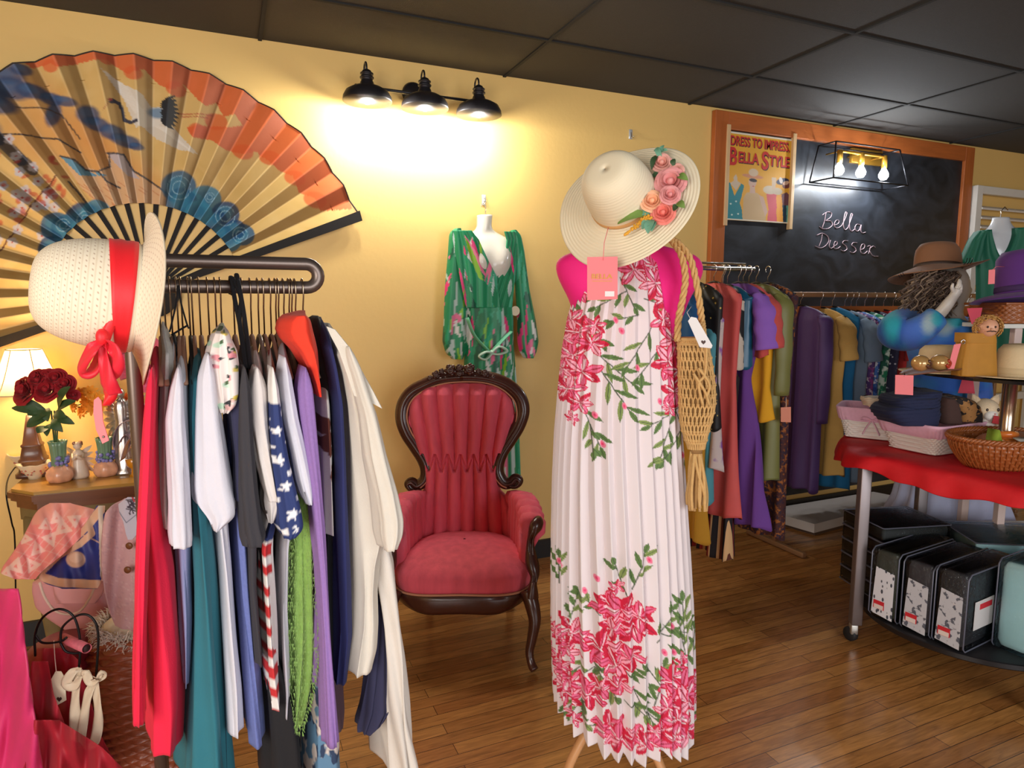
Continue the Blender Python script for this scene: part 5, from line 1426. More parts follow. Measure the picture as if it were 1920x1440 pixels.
top('jacket', 'black jacket wedged between the orange hood and the navy cardigan', 'jacket', 530,
    [(592, 586, 604), (640, 596, 618), (700, 606, 628), (800, 604, 622), (1000, 606, 628), (1290, 606, 636)], c_black, None, 21, near=.15)
def cow_canvas():
    C = Canvas(590, 640, 660, 1020, 3, S(222, 216, 208))
    for (x, y, rx, ry) in ((612, 800, 10, 17), (618, 830, 7, 20), (621, 848, 5, 10), (628, 890, 10, 18), (606, 790, 9, 7)): C.ell(x, y, rx, ry, .1, S(110, 56, 38), 1, .05)
    return C
top('patched_top', 'white top with brown hide patches showing beside the navy cardigan', 'top', 540,
    [(690, 604, 612), (760, 604, 626), (850, 606, 632), (930, 608, 632), (1004, 610, 632)], vflag, None, 22, cow_canvas(), near=.19)
top('cardigan', 'long navy cardigan hanging beside the cream jacket', 'cardigan', 552,
    [(594, 594, 606), (630, 604, 626), (690, 618, 640), (760, 628, 652), (860, 630, 658), (1000, 628, 662), (1100, 628, 666), (1200, 628, 668), (1286, 622, 656)], c_navy2, None, 23, near=.20, fold=.008)
top('skirt', 'plum brown skirt hanging low under the navy cardigan', 'skirt', 545,
    [(900, 608, 640), (1100, 614, 650), (1290, 610, 652), (1340, 610, 656), (1372, 622, 650)], c_brown, None, 24, near=.15)
psy = spots('swirl_print', S(40, 58, 88), [S(206, 194, 186), S(92, 130, 160)], 26, (.49, .53), .7, stretch=(1, 1, .6))
top('printed_skirt', 'skirt with a blue and white swirl print hanging lowest under the lilac sleeve', 'skirt', 515,
    [(900, 585, 600), (1200, 588, 610), (1300, 580, 618), (1340, 576, 640), (1400, 572, 650), (1500, 570, 652)], psy, None, 25, near=.15)
# cream jacket, the outermost garment
top('jacket', 'cream blazer with pointed lapel at the end of the rack', 'jacket', 566,
    [(606, 606, 624), (630, 614, 640), (660, 626, 656), (700, 640, 672), (760, 650, 684), (840, 654, 704), (900, 656, 722), (960, 658, 740), (1020, 660, 744), (1060, 664, 728), (1120, 668, 718), (1180, 662, 720), (1230, 650, 718), (1270, 645, 706)], c_cream,
    [[(650, 640, 668), (700, 660, 684), (780, 680, 712), (860, 690, 732), (930, 706, 750), (980, 712, 760), (1010, 714, 758), (1035, 722, 746)]], 26, near=.21, fold=.009)
def lapel():
    o = [r for r in bpy.data.objects if r.get('label', '').startswith('cream blazer')][0]
    d = float(np.dot(rail_at(566), FW)) - .20
    mb = MB(); pts = [(612, 612), (628, 618), (652, 648), (676, 692), (700, 735), (716, 766), (690, 752), (664, 742), (650, 700), (636, 660), (620, 630)]
    mb.prism([P(x, y, d - .015) for x, y in pts], FW * .004)
    make('lapel', mb, c_cream, o, False)
lapel()
top('palazzo_trousers', 'cream gauze trousers with long crinkled legs at the right end of the rack', 'trousers', 572,
    [(990, 690, 730), (1060, 692, 752), (1120, 705, 756), (1180, 716, 760), (1240, 722, 766), (1300, 726, 770), (1360, 732, 776), (1440, 740, 788), (1500, 744, 794)], cloth('cream_gauze', S(214, 206, 196)), None, 27, near=.18, far=.05, fold=.012, hang=False, top_taper=0)
top('scarf', 'dark navy scarf with a pointed end hanging below the cream blazer', 'scarf', 560,
    [(1095, 708, 722), (1130, 708, 730), (1200, 702, 734), (1280, 692, 736), (1340, 682, 734), (1368, 676, 716), (1378, 678, 696)], c_navy, None, 28, near=.15, far=-.10, hang=False, top_taper=0)

# ---------------------------------------------------------------- straw hat with red ribbon on the rack's upright
def build_ribbon_hat():
    D = 1.17
    c = P(262, 560, D)                                   # centre of the brim
    ax = unit(-RT * .84 + UP * .08 - FW * .52)
    up2 = unit(UP * 1.0 + RT * .17)
    ax = unit(ax - up2 * np.dot(ax, up2)); w2 = np.cross(ax, up2)
    t = thing('straw_hat', 'floppy cream straw hat with a wide red ribbon and bow hung on the rack upright', 'hat', c - UP * .15)
    m = bpy.data.materials.new('open_weave_straw'); m.use_nodes = True; nt = m.node_tree; b = nt.nodes['Principled BSDF']
    b.inputs['Roughness'].default_value = .8
    at = nn(nt, 'ShaderNodeAttribute'); at.attribute_name = 'Col'; nt.links.new(at.outputs['Color'], b.inputs['Base Color'])
    prof = []
    for k in np.linspace(0, 1, 60): prof.append((.152 - .060 * k, -.018 + .022 * k ** 1.5))
    for k in np.linspace(.01, 1, 110):
        a = k * math.pi / 2
        prof.append((.094 * math.cos(a) ** .55 + .0006, .004 + .152 * math.sin(a) ** .85))
    seg = 220; rings = []; K = []
    for pi, (r, z) in enumerate(prof):
        bw = max(0, (r - .10) / .05)
        row = []; kc = []
        for k in range(seg):
            th = 2 * math.pi * k / seg
            wv = .010 * bw * math.sin(2 * th + .6) + .008 * bw * math.cos(th)
            row.append(c + up2 * math.cos(th) * r * 1.0 + w2 * math.sin(th) * r * .98 + ax * (z + wv))
            hole = (pi % 5 == 2) and ((k + (pi // 5) % 2 * 2) % 4 == 0)
            line = (pi % 5 in (0,))
            kc.append(S(176, 140, 108) if hole else (S(226, 208, 178) if line else S(240, 226, 200)))
        rings.append(row); K.append(kc)
    make('hat_body', MB().grid(rings, True, C=np.array(K)), m, t, True, solid=.003)
    rd = cloth('red_ribbon', S(234, 30, 40), rough=.5, sheen=.3, bump=.1)
    # band around the crown: broad above, gathered towards the knot
    rows = []
    for k in range(73):
        th = -math.pi + 2 * math.pi * k / 72
        g = .5 + .5 * math.cos(th)                        # 1 at the top of the crown
        wid = .014 + .030 * g ** .8; z0 = .010 + .004 * (1 - g)
        row = []
        for q in range(6):
            z = z0 + wid * q / 5
            kk = min(1, max(0, (z - .004) / .152)); a = math.asin(kk ** (1 / .85)); r = .094 * math.cos(a) ** .55 + .0035 + .001 * math.sin(q * 2.6 + th * 3)
            row.append(c + up2 * math.cos(th) * r + w2 * math.sin(th) * r * .98 + ax * z)
        rows.append(row)
    make('ribbon_band', MB().grid(rows), rd, t, True, solid=.001)
    sheer = mat('sheer_red_ribbon', S(236, 34, 58), .5, alpha=.86, sheen=.3)
    Db = 1.09
    def strip(pts, w, flip=1, m_=sheer, nm='ribbon_tail'):
        path = smooth_path([P(x, y, Db + dd) for x, y, dd in pts], 6); rows = []
        n = len(path); ws = np.interp(np.linspace(0, 1, n), np.linspace(0, 1, len(w)), w)
        for i, p in enumerate(path):
            tdir = unit(path[min(i + 1, n - 1)] - path[max(i - 1, 0)]); sd = unit(np.cross(tdir, FW)) 
            rows.append([p + sd * ws[i] * q + FW * .006 * math.cos(q * 2.2 + i * .2) for q in np.linspace(-1, 1, 7)])
        return make(nm, MB().grid(rows), m_, t, True, solid=.0008)
    strip([(226, 500, .03), (212, 560, 0), (204, 600, -.01), (194, 640, -.015)], [.020, .020, .013, .007], nm='ribbon_drape', m_=rd)
    make('bow_knot', MB().ball(P(192, 632, Db - .02), (.010, .010, .014), 14), rd, t)
    strip([(192, 640, -.02), (172, 655, -.035), (152, 690, -.02), (160, 702, -.01), (178, 690, -.005), (190, 650, -.01)], [.006, .012, .010, .008, .012, .005], nm='bow_loop')
    strip([(194, 640, -.02), (212, 655, -.035), (218, 680, -.03), (206, 700, -.02), (196, 680, -.01), (193, 648, -.01)], [.005, .013, .015, .012, .010, .004], nm='bow_loop')
    strip([(193, 642, -.022), (196, 680, -.03), (203, 718, -.028), (214, 740, -.02)], [.006, .012, .016, .011])
    strip([(192, 645, -.02), (200, 690, -.01), (206, 735, -.018), (198, 760, -.02)], [.006, .016, .014, .004], m_=rd)
    tg = MB(); tg.prism([P(x, y, Db - .02) for x, y in ((176, 750), (184, 744), (190, 752), (193, 790), (204, 826), (192, 832), (180, 806), (175, 775))], FW * .0012)
    tgo = make('paper_tag', tg, M_PINKTAG, t, False)
    make('tag_eyelet', MB().ball(P(194, 819, Db - .021), .0022, 8), M_STEEL, tgo)
build_ribbon_hat()

# ================================================================ WEAVING HELPER
def woven(mb, rings, rows_per=1, stakes=36, amp=.003, sub=4, square=1.0):
    """basket wall: rings = list of (centre, u vector, v vector) from the bottom up; strands go over and under the stakes"""
    n = len(rings); seg = stakes * sub; G = []
    for i in range((n - 1) * 3 + 1):
        k = i / 3; a = min(n - 2, int(k)); f = k - a
        c = rings[a][0] * (1 - f) + rings[a + 1][0] * f; u = rings[a][1] * (1 - f) + rings[a + 1][1] * f; v = rings[a][2] * (1 - f) + rings[a + 1][2] * f
        row = []
        ph = math.pi * a
        for s_ in range(seg):
            th = 2 * math.pi * s_ / seg
            cx, cy = math.cos(th), math.sin(th)
            if square != 1.0: cx = math.copysign(abs(cx) ** square, cx); cy = math.copysign(abs(cy) ** square, cy)
            wv = amp * (math.cos(stakes / 2 * th + ph)) * (1 if i % 3 else .1) + amp * .7 * (1 if i % 3 else -1)
            d = u * cx + v * cy; row.append(c + d * (1 + wv / (np.linalg.norm(d) + 1e-6)))
        G.append(row)
    return mb.grid(G, True)

def drape(rows, Dfn, C=None, n=90, m=60, fold=.012, nf=3.0, seed=0, slant=0.0):
    R = interp_rows(rows, n); rng = random.Random(seed); a_, b_ = rng.uniform(0, 6), rng.uniform(0, 6); G = []; K = []
    for y, xl, xr in R:
        u = np.linspace(0, 1, m); xs = xl + (xr - xl) * u; row = []
        for x in xs:
            d = Dfn(x, y) + fold * math.sin(nf * (x + slant * y) / 30 + a_) + fold * .5 * math.sin(nf * 2.1 * (x - slant * .6 * y) / 30 + b_ + y * .02)
            row.append(P(x, y, d))
        G.append(row)
        if C is not None: K.append(C.get(xs, np.full(m, y)))
    return MB().grid(np.array(G), C=np.array(K) if C is not None else None)

# ================================================================ CONSOLE TABLE AND WHAT STANDS ON IT
TZ = 0.80
def build_console():
    xa = WZ(12, 924, TZ)[0]; yf = 2.90; xb = .30; yb = WALL_Y - .03
    m = mat('aged_walnut', S(112, 66, 38), .4, 0, .25, 8, .1, 80, coat=.25, stretch=(.5, 3, 3))
    mt = mat('gilded_table_top', S(184, 140, 66), .28, 0, .2, 9, coat=.3)
    pn = mat('crackled_olive_panel', S(128, 108, 66), .6, 0, .3, 14)
    t = thing('console_table', 'antique carved console table with a golden top against the yellow wall', 'table', ((xa + xb) / 2, (yf + yb) / 2, 0))
    def plan(g, c=.09): return [(xa - g, yb), (xa - g, yf + c - g * .4), (xa + c - g * .4, yf - g), (xb + g, yf - g), (xb + g, yb)]
    tp = MB(); tp.prism([(x, y, TZ - .022) for x, y in plan(0)], (0, 0, .022)); make('table_top', tp, mt, t, False)
    md = MB()
    for g, z, h in ((.012, TZ - .034, .022), (.004, TZ - .046, .012), (-.012, TZ - .075, .03)): md.prism([(x, y, z) for x, y in plan(g)], (0, 0, h))
    make('edge_moulding', md, m, t, False)
    ap = MB(); ap.prism([(x, y, TZ - .125) for x, y in plan(-.02)], (0, 0, .052)); make('apron', ap, pn, t, False)
    for (x, y) in ((xa + .10, yf + .08), (xb - .1, yf + .08), (xa + .06, yb - .06), (xb - .1, yb - .06)):
        r = []
        for z, h in ((TZ - .11, .062), (TZ - .2, .066), (TZ - .26, .058), (TZ - .36, .046), (TZ - .5, .036), (.2, .028), (.08, .026), (.04, .036), (0.0, .03)):
            r.append([(x + h * math.copysign(abs(math.cos(q)) ** .5, math.cos(q)), y + h * math.copysign(abs(math.sin(q)) ** .5, math.sin(q)), z) for q in np.linspace(0, 2 * math.pi, 32, endpoint=False)])
        make('leg', MB().grid(r, True, capA=True, capB=True), pn if y < 3.1 else m, t)
build_console()

def build_table_lamp():
    b = WY(66, 858, 3.20); b[2] = TZ
    top = WY(50, 655, b[1]); sb = WY(50, 735, b[1])
    c = np.array([sb[0], b[1], 0]); c2 = np.array([b[0] * .4 + c[0] * .6, b[1], 0])
    t = thing('table_lamp', 'lit table lamp with pleated cream shade at the left end of the console', 'lamp', (c2[0], c2[1], TZ), None)
    bm = mat('bronze_brown_ceramic', S(92, 58, 44), .35, 0, .15, 20, coat=.3)
    bs = MB(); r = []
    for z, h in ((0, .06), (.015, .06), (.02, .05), (.06, .044), (.062, .048), (.07, .048), (.075, .042), (.12, .034), (.124, .037), (.13, .037), (.135, .031), (.19, .022), (.25, .012)):
        r.append([(c2[0] + h * math.copysign(abs(math.cos(q)) ** .45, math.cos(q)), c2[1] + h * math.copysign(abs(math.sin(q)) ** .45, math.sin(q)), TZ + z) for q in np.linspace(0, 2 * math.pi, 28, endpoint=False)])
    bs.grid(r, True, capA=True, capB=True); bs.tube([c2 + UP * (TZ + .24), c2 + UP * (sb[2] + .06)], .006, 8)
    make('lamp_base', bs, bm, t)
    H = top[2] - sb[2]
    m = bpy.data.materials.new('glowing_shade_fabric'); m.use_nodes = True; nt = m.node_tree; p = nt.nodes['Principled BSDF']
    p.inputs['Base Color'].default_value = (*S(244, 226, 190), 1); p.inputs['Roughness'].default_value = .9
    tr = nn(nt, 'ShaderNodeBsdfTranslucent'); tr.inputs['Color'].default_value = (*S(255, 232, 190), 1)
    mx = nn(nt, 'ShaderNodeMixShader'); mx.inputs[0].default_value = .6
    nt.links.new(p.outputs[0], mx.inputs[1]); nt.links.new(tr.outputs[0], mx.inputs[2]); nt.links.new(mx.outputs[0], nt.nodes['Material Output'].inputs['Surface'])
    prof = [(.135 - .075 * (k ** .75), sb[2] + H * k) for k in np.linspace(0, 1, 14)]
    sh = MB(); r = []
    for rr, z in prof: r.append([(c2[0] + rr * math.cos(q) * (1 + .02 * math.cos(6 * q)), c2[1] + rr * math.sin(q) * (1 + .02 * math.cos(6 * q)), z) for q in np.linspace(0, 2 * math.pi, 48, endpoint=False)])
    sh.grid(r, True); so = make('lamp_shade', sh, m, t)
    tm = mat('shade_piping', S(214, 190, 150), .8); pp = MB()
    for k in range(6):
        q = 2 * math.pi * k / 6; pp.tube([(c2[0] + (rr * 1.02 + .001) * math.cos(q), c2[1] + (rr * 1.02 + .001) * math.sin(q), z) for rr, z in prof], .002, 5)
    for (rr, z) in (prof[0], prof[-1]): pp.tube([(c2[0] + rr * math.cos(q), c2[1] + rr * math.sin(q), z) for q in np.linspace(0, 2 * math.pi, 40, endpoint=False)], .0026, 5, closed=True)
    make('piping', pp, tm, so)
    lb = c2 + UP * (sb[2] + H * .5)
    make('bulb', MB().ball(lb, (.022, .022, .03), 14), mat('warm_bulb', (1, 1, 1), .4, emis=(1, .8, .5), estr=6), t)
    point_light('table_lamp_light', lb.tolist(), 12, (1.0, .70, .36), .03)
    cord = MB().tube(smooth_path([WZ(35, 868, TZ + .003), WZ(16, 895, TZ + .003), P(12, 930, 2.36), P(22, 980, 2.4), P(28, 1020, 2.44), P(30, 1200, 2.5)], 6), .0028, 6)
    make('cord', cord, M_BLACK, t)
build_table_lamp()

def tulip_vase(px, py, label, h=.165, s=1.0):
    b = WZ(px, py, TZ); b[2] = TZ
    t = thing('bud_vase', label, 'vase', b, None)
    bulb_m = mat('glazed_pink_cream', S(222, 164, 132), .3, 0, .25, 40, coat=.4); gm = mat('glazed_green', S(108, 142, 112), .35, 0, .2, 50, coat=.4); pm = mat('glazed_grape', S(128, 124, 186), .35, 0, .2, 60, coat=.3)
    wob = lambda pi, th: (.005 * s * abs(math.sin(3 * th)) * (1 if 0 < pi < 8 else .2), 0)
    make('bulb_foot', MB().lathe([(.018 * s, 0), (.034 * s, .003), (.043 * s, .018), (.045 * s, .032), (.040 * s, .048), (.028 * s, .062), (.018 * s, .07)], b, UP, 36, wob=wob), bulb_m, t)
    wob2 = lambda pi, th: (.0018 * s * math.cos(12 * th), 0)
    make('neck', MB().lathe([(.02 * s, .06), (.026 * s, .07), (.024 * s, .10), (.028 * s, h - .02), (.033 * s, h), (.030 * s, h), (.022 * s, h - .03), (.018 * s, .08)], b, UP, 48, wob=wob2), gm, t)
    gr = MB(); rng = random.Random(px)
    for i in range(34):
        a = rng.uniform(0, 6.28); z = rng.uniform(.062, .10)
        gr.ball(b + np.array([math.cos(a) * .03 * s, math.sin(a) * .03 * s, z]), rng.uniform(.006, .009) * s, 7)
    make('grape_relief', gr, pm, t)
    return b
vb = tulip_vase(114, 903, 'glazed grape-relief bud vase holding the dark red roses', .165, 1.0)
tulip_vase(200, 892, 'glazed grape-relief bud vase below the hat ribbon, left of the rack upright', .16, .95)

def build_bouquet():
    Db = float(np.dot(vb, FW))
    t = thing('rose_bouquet', 'bouquet of dark red artificial roses with green leaves in front of the table lamp', 'flowers', vb + UP * .13)
    red = mat('dark_red_rose', S(158, 8, 26), .7, 0, .2, 60, sheen=.3)
    for i, (x, y, r) in enumerate(((54, 738, .046), (92, 734, .044), (78, 716, .04), (106, 712, .036), (45, 724, .03), (122, 722, .034), (70, 708, .028), (90, 706, .026), (138, 742, .02))):
        mb = MB(); rose(mb, P(x, y, Db - .02 + .012 * (i > 1)), r * 1.15, unit(-FW * .75 + UP * .45 + RT * (x - 85) * .008), i, 4)
        make('rose', mb, red, t)
    gl = mat('rose_leaf_green', S(56, 84, 46), .55, 0, .3, 60)
    base = vb + UP * .15
    for i, (x0, y0, x1, y1, w) in enumerate(((95, 775, 22, 765, .018), (88, 785, 50, 800, .022), (95, 770, 60, 790, .02), (105, 780, 140, 795, .018), (108, 770, 142, 752, .018), (92, 800, 70, 812, .02), (100, 785, 118, 810, .018), (86, 770, 36, 752, .02), (110, 765, 132, 725, .02), (95, 795, 88, 818, .016), (102, 775, 124, 782, .02), (78, 770, 52, 778, .022), (100, 790, 108, 808, .016), (90, 765, 90, 790, .02))):
        make('leaf', MB().leaf(P(x0, y0, Db - .01), P(x1, y1, Db - .03 - .01 * (i % 3)), w, -FW + UP * .5, .15), gl, t)
    for x in (96, 102, 108): make('stem', MB().tube([P(x, 770, Db), P(104 + (x - 102) * .5, 822, Db), P(106, 850, Db)], .003, 6), gl, t)
build_bouquet()

def bowl(px, py, r, label):
    b = WZ(px, py, TZ); b[2] = TZ
    m = mat('painted_porcelain', S(228, 212, 182), .3, coat=.4)
    t = thing('bowl', label, 'bowl', b)
    wob = lambda pi, th: (.003 * math.cos(8 * th) * (pi in (3, 4, 5)), .002 * math.cos(8 * th) * (pi in (3, 4, 5)))
    make('bowl_body', MB().lathe([(r * .38, 0), (r * .42, .012), (r * .75, .035), (r * .98, .06), (r, .064), (r * .95, .062), (r * .7, .036), (r * .3, .016)], b, UP, 40, wob=wob), m, t)
    fl = MB(); rng = random.Random(px)
    for i in range(14):
        a = rng.uniform(math.pi, 2 * math.pi); z = rng.uniform(.02, .045); rr = r * (.5 + .5 * (z - .01) / .05)
        fl.ball(b + np.array([math.cos(a) * rr, math.sin(a) * rr, z]), (.004, .004, .003), 6)
    make('painted_flowers', fl, mat('painted_rust_pink', S(186, 104, 88), .4), t)
bowl(66, 897, .058, 'small painted porcelain bowl in front, beside the rose vase')
bowl(52, 876, .068, 'wider cream bowl standing just behind the small painted bowl')

def build_swan_figurine():
    b = WZ(150, 896, TZ); b[2] = TZ
    t = thing('angel_figurine', 'small ivory kneeling angel figurine between the two bud vases', 'figurine', b)
    m = mat('ivory_ceramic', S(222, 200, 178), .35, 0, .1, 40, coat=.3)
    bd = MB(); bd.lathe([(.028, 0), (.034, .01), (.03, .035), (.022, .06), (.018, .085), (.02, .10), (.014, .112), (.008, .118)], b, UP, 24, (1.05, .8))
    bd.ball(b + UP * .133, .016, 14); bd.tube(smooth_path([b + UP * .10 + X_ * .018, b + UP * .085 - Y_ * .03 + X_ * .016, b + UP * .10 - Y_ * .045]), .006, 8); bd.tube(smooth_path([b + UP * .10 - X_ * .018, b + UP * .085 - Y_ * .03 - X_ * .012, b + UP * .10 - Y_ * .045]), .006, 8)
    make('angel_body', bd, m, t)
    hair = MB(); 
    for i in range(14):
        a = i * .45; hair.ball(b + UP * (.138 + .006 * math.sin(i)) + np.array([math.cos(a) * .012, math.sin(a) * .012 + .004, 0]), .007, 7)
    make('hair', hair, mat('brown_glaze', S(150, 104, 84), .5), t)
    for sd in (-1, 1):
        w = MB(); 
        for k in range(5): w.leaf(b + UP * (.09 - .006 * k) + Y_ * .012, b + UP * (.125 - .028 * k) + X_ * sd * (.045 + .002 * k) + Y_ * .03, .009, -Y_, .1)
        make('wing', w, m, t)
build_swan_figurine()

def build_silver_angel():
    b = WZ(236, 888, TZ); b[2] = TZ; D = float(np.dot(b, FW))
    t = thing('winged_figurine', 'tall silver winged figure standing beside the rack upright', 'figurine', b)
    m = mat('antique_silver', S(196, 188, 182), .28, .85, .2, 60)
    bd = MB(); c = lambda z, dx=0.: b + UP * z + RT * dx
    bd.lathe([(.04, 0), (.042, .01), (.03, .02), (.034, .08), (.026, .16), (.02, .22), (.026, .27), (.022, .30), (.01, .315)], b, UP, 26, (1, .8), wob=lambda pi, th: (.003 * math.cos(9 * th), 0))
    bd.ball(c(.335), (.018, .018, .023), 14)
    make('robed_body', bd, m, t)
    for sd in (-1, 1):
        w = MB()
        for k in range(9):
            w.leaf(c(.27 - .01 * k, sd * .012) + FW * .015, c(.36 - .035 * k, sd * (.05 + .045 * math.sin(k * .3 + .6))) + FW * .03, .012, -FW, .12)
        make('wing', w, m, t)
build_silver_angel()

def flower_pile(name, label, cat, pts, D, col, r, seed, grp=None, leafcol=None):
    t = thing(name, label, cat, P(pts[0][0], pts[0][1] + 20, D), grp); rng = random.Random(seed)
    m = mat('petal_' + name + str(seed), col, .7, 0, .2, 60)
    for i, (x, y) in enumerate(pts):
        c = P(x, y, D + rng.uniform(-.02, .02)); mb = MB()
        ax = unit(-FW + UP * rng.uniform(-.3, .6) + RT * rng.uniform(-.5, .5)); u = unit(np.cross(ax, UP)); w = np.cross(u, ax)
        for k in range(9):
            a = k * 2 * math.pi / 9; d = u * math.cos(a) + w * math.sin(a)
            mb.leaf(c, c + d * r * rng.uniform(.8, 1.15) + ax * r * .25, r * .25, ax, .2)
        mb.ball(c + ax * .003, r * .22, 8)
        make('blossom', mb, m, t)
    st = MB(); st.tube(smooth_path([P(x, y, D + .01) for x, y in pts], 4), .002, 5)
    e_ = P(pts[-1][0], pts[-1][1], D + .01); st.tube([e_, (e_[0], e_[1], TZ + .001)], .003, 6); make('stem', st, M_LEAF, t)  # straight stem down to the console top is an added support
    return t
flower_pile('orange_flower_spray', 'spray of orange yellow silk flowers glowing behind the hat ribbon', 'flowers',
            [(150, 740), (165, 752), (142, 762), (176, 765), (158, 772), (182, 745), (168, 735), (190, 760)], 2.62, S(240, 150, 30), .03, 1)
flower_pile('orange_flower_spray', 'spray of deep orange silk flowers between silver wings and rack upright', 'flowers',
            [(238, 748), (248, 752), (244, 762), (254, 740), (232, 764)], 2.7, S(214, 96, 30), .026, 2)

def tulle(name, label, cat, c0, size, col, seed, D, alpha=.8, n=9):
    t = thing(name, label, cat, P(c0[0], c0[1] + size * .6, D)); rng = random.Random(seed)
    m = mat('tulle_' + name, col, .6, alpha=alpha, sheen=.4)
    for i in range(n):
        cx, cy = c0[0] + rng.uniform(-.5, .5) * size, c0[1] + rng.uniform(-.5, .5) * size; rows = []
        a0 = rng.uniform(0, 6.28); R = size * rng.uniform(.25, .42)
        for v in np.linspace(0, 1, 6):
            rows.append([P(cx + R * v * math.cos(a0 + q), cy + R * v * math.sin(a0 + q) * .9, D - .05 * v + .02 * math.sin(q * 5 + i) * v) for q in np.linspace(0, 4.5, 26)])
        make('ruffle', MB().grid(rows), m, t, solid=.0008)
    e_ = P(c0[0], c0[1], D); make('stem', MB().tube([e_, (e_[0], e_[1], TZ + .001)], .003, 6), M_LEAF, t)  # unseen stalk added to stand the flower on the console
    return t
tulle('tulle_flower', 'large ruffled pink tulle flower behind the rack upright', 'decoration', (262, 682), 74, S(244, 110, 150), 3, 2.62)

def build_ribbon_sculpture():
    t = thing('foil_bow', 'shiny lavender foil bow on the console beside the rack upright', 'bow', np.array([*P(238, 885, 2.64)[:2], TZ]))
    m = mat('lavender_foil', S(190, 168, 184), .22, .6)
    for i, pts in enumerate(([(228, 862), (216, 828), (226, 796), (248, 786), (258, 800), (240, 830), (230, 862)], [(232, 860), (246, 840), (256, 812), (262, 800)], [(228, 862), (222, 846), (226, 830), (240, 812), (256, 830)], [(230, 864), (244, 872), (256, 866)])):
        path = smooth_path([P(x, y, 2.66 - .012 * j) for j, (x, y) in enumerate(pts)], 6)
        rows = [[p + FW * q + UP * q * .2 for q in np.linspace(-.02, .02, 5)] for p in path]
        make('foil_loop', MB().grid(rows), m, t, solid=.001)
    make('figure_cup', MB().lathe([(.02, 0), (.012, .01), (.01, .03), (.026, .045), (.03, .07), (.028, .072)], np.array([*P(252, 884, 2.62)[:2], TZ]), UP, 20), mat('amber_glass', S(206, 134, 30), .2, coat=.5), t)
build_ribbon_sculpture()

# ================================================================ SCARVES, COAT AND BAGS IN THE LOWER LEFT CORNER
SD = 2.12
def build_added_scarf_stand():  # unseen stand added behind the scarves and coat to hold them up
    z = P(150, 955, SD)[2] - .012
    a = P(58, 960, SD); b = P(300, 960, SD); a[2] = b[2] = z
    t = thing('added_scarf_stand', 'low black stand, unseen and added to carry the pink scarf, the navy scarf and the pink coat', 'stand', (b[0], b[1], 0))
    make('crossbar', MB().tube([a + RT * .06, b], .009, 10), M_BLACK, t)
    pst = (a + b) / 2 + RT * .09 + FW * .0
    make('post', MB().tube([(pst[0], pst[1], .01), (pst[0], pst[1], z)], .011, 10), M_BLACK, t)
    make('foot', MB().tube([(pst[0] - .16 * RT[0], pst[1] - .16 * RT[1], .012), (pst[0] + .16 * RT[0], pst[1] + .16 * RT[1], .012)], .012, 8), M_BLACK, t)
build_added_scarf_stand()
def scarf_pink():
    C = Canvas(-10, 930, 215, 1100, 4, S(244, 140, 134)); lt = S(246, 200, 186); rng = random.Random(2)
    C.poly([(60, 930), (215, 930), (215, 962), (60, 985)], S(236, 170, 150), .6)
    def dia(x, y, r, a):
        for k in (1, .72, .45):
            pts = [(x + r * k * math.cos(a + q), y + r * k * math.sin(a + q)) for q in (0, 2.1, 4.2, 0)]
            C.line(pts, 2.6, lt)
    for (x, y, r, a) in ((118, 990, 18, .3), (106, 972, 14, 2.4), (95, 1010, 16, 1.2), (70, 1030, 15, .2), (30, 1062, 17, .8), (60, 1060, 16, 2.0), (140, 975, 14, 1.5), (12, 1075, 12, 2.8), (85, 985, 13, .6), (48, 1010, 12, 2.2)): dia(x, y, r, a)
    for k in range(9): C.line([(55 + k * 16 - 50, 1085), (55 + k * 16 + 60, 955)], 1.4, lt, .7)
    for k in range(5): C.line([(30, 990 + 22 * k), (170, 1040 + 22 * k)], 1.4, lt, .5)
    rows = [(943, 96, 128), (948, 84, 150), (956, 72, 182), (966, 64, 197), (985, 55, 176), (1010, 42, 150), (1040, 22, 118), (1062, 6, 90), (1076, 1, 74), (1086, 30, 66)]
    o = make('patterned_scarf', drape(rows, lambda x, y: SD - .03 - .0012 * (y - 943), C, fold=.010, seed=1, slant=.6), vmat('printed_silk', .55, .2), None, True, solid=.002)
    tag(o, 'coral pink scarf with white geometric pattern draped at the far left', 'scarf')
scarf_pink()
def scarf_navy():
    be = S(222, 176, 146); C = Canvas(60, 940, 205, 1115, 4, S(44, 52, 130))
    C.line([(196, 948), (170, 978), (120, 1030), (70, 1078)], 16, be); C.line([(74, 1080), (110, 1092), (190, 1096)], 16, be); C.line([(180, 960), (150, 1000), (192, 1020)], 2, be)
    C.line([(164, 976), (172, 1000), (150, 1020), (110, 1042)], 12, be); C.ell(142, 1049, 18, 15, 0, be); C.ell(142, 1046, 12, 9, 0, S(236, 196, 170)); C.line([(188, 950), (192, 1080)], 8, S(218, 196, 176))
    rows = [(948, 182, 197), (962, 174, 196), (985, 158, 194), (1010, 135, 193), (1040, 105, 193), (1068, 80, 191), (1084, 72, 190), (1096, 88, 188), (1104, 120, 182)]
    o = make('patterned_scarf', drape(rows, lambda x, y: SD - .045 - .0008 * (y - 943), C, fold=.009, seed=4, slant=.5), vmat('printed_silk', .55, .2), None, True, solid=.002)
    tag(o, 'navy blue scarf with wide beige border and a pearl motif', 'scarf')
scarf_navy()
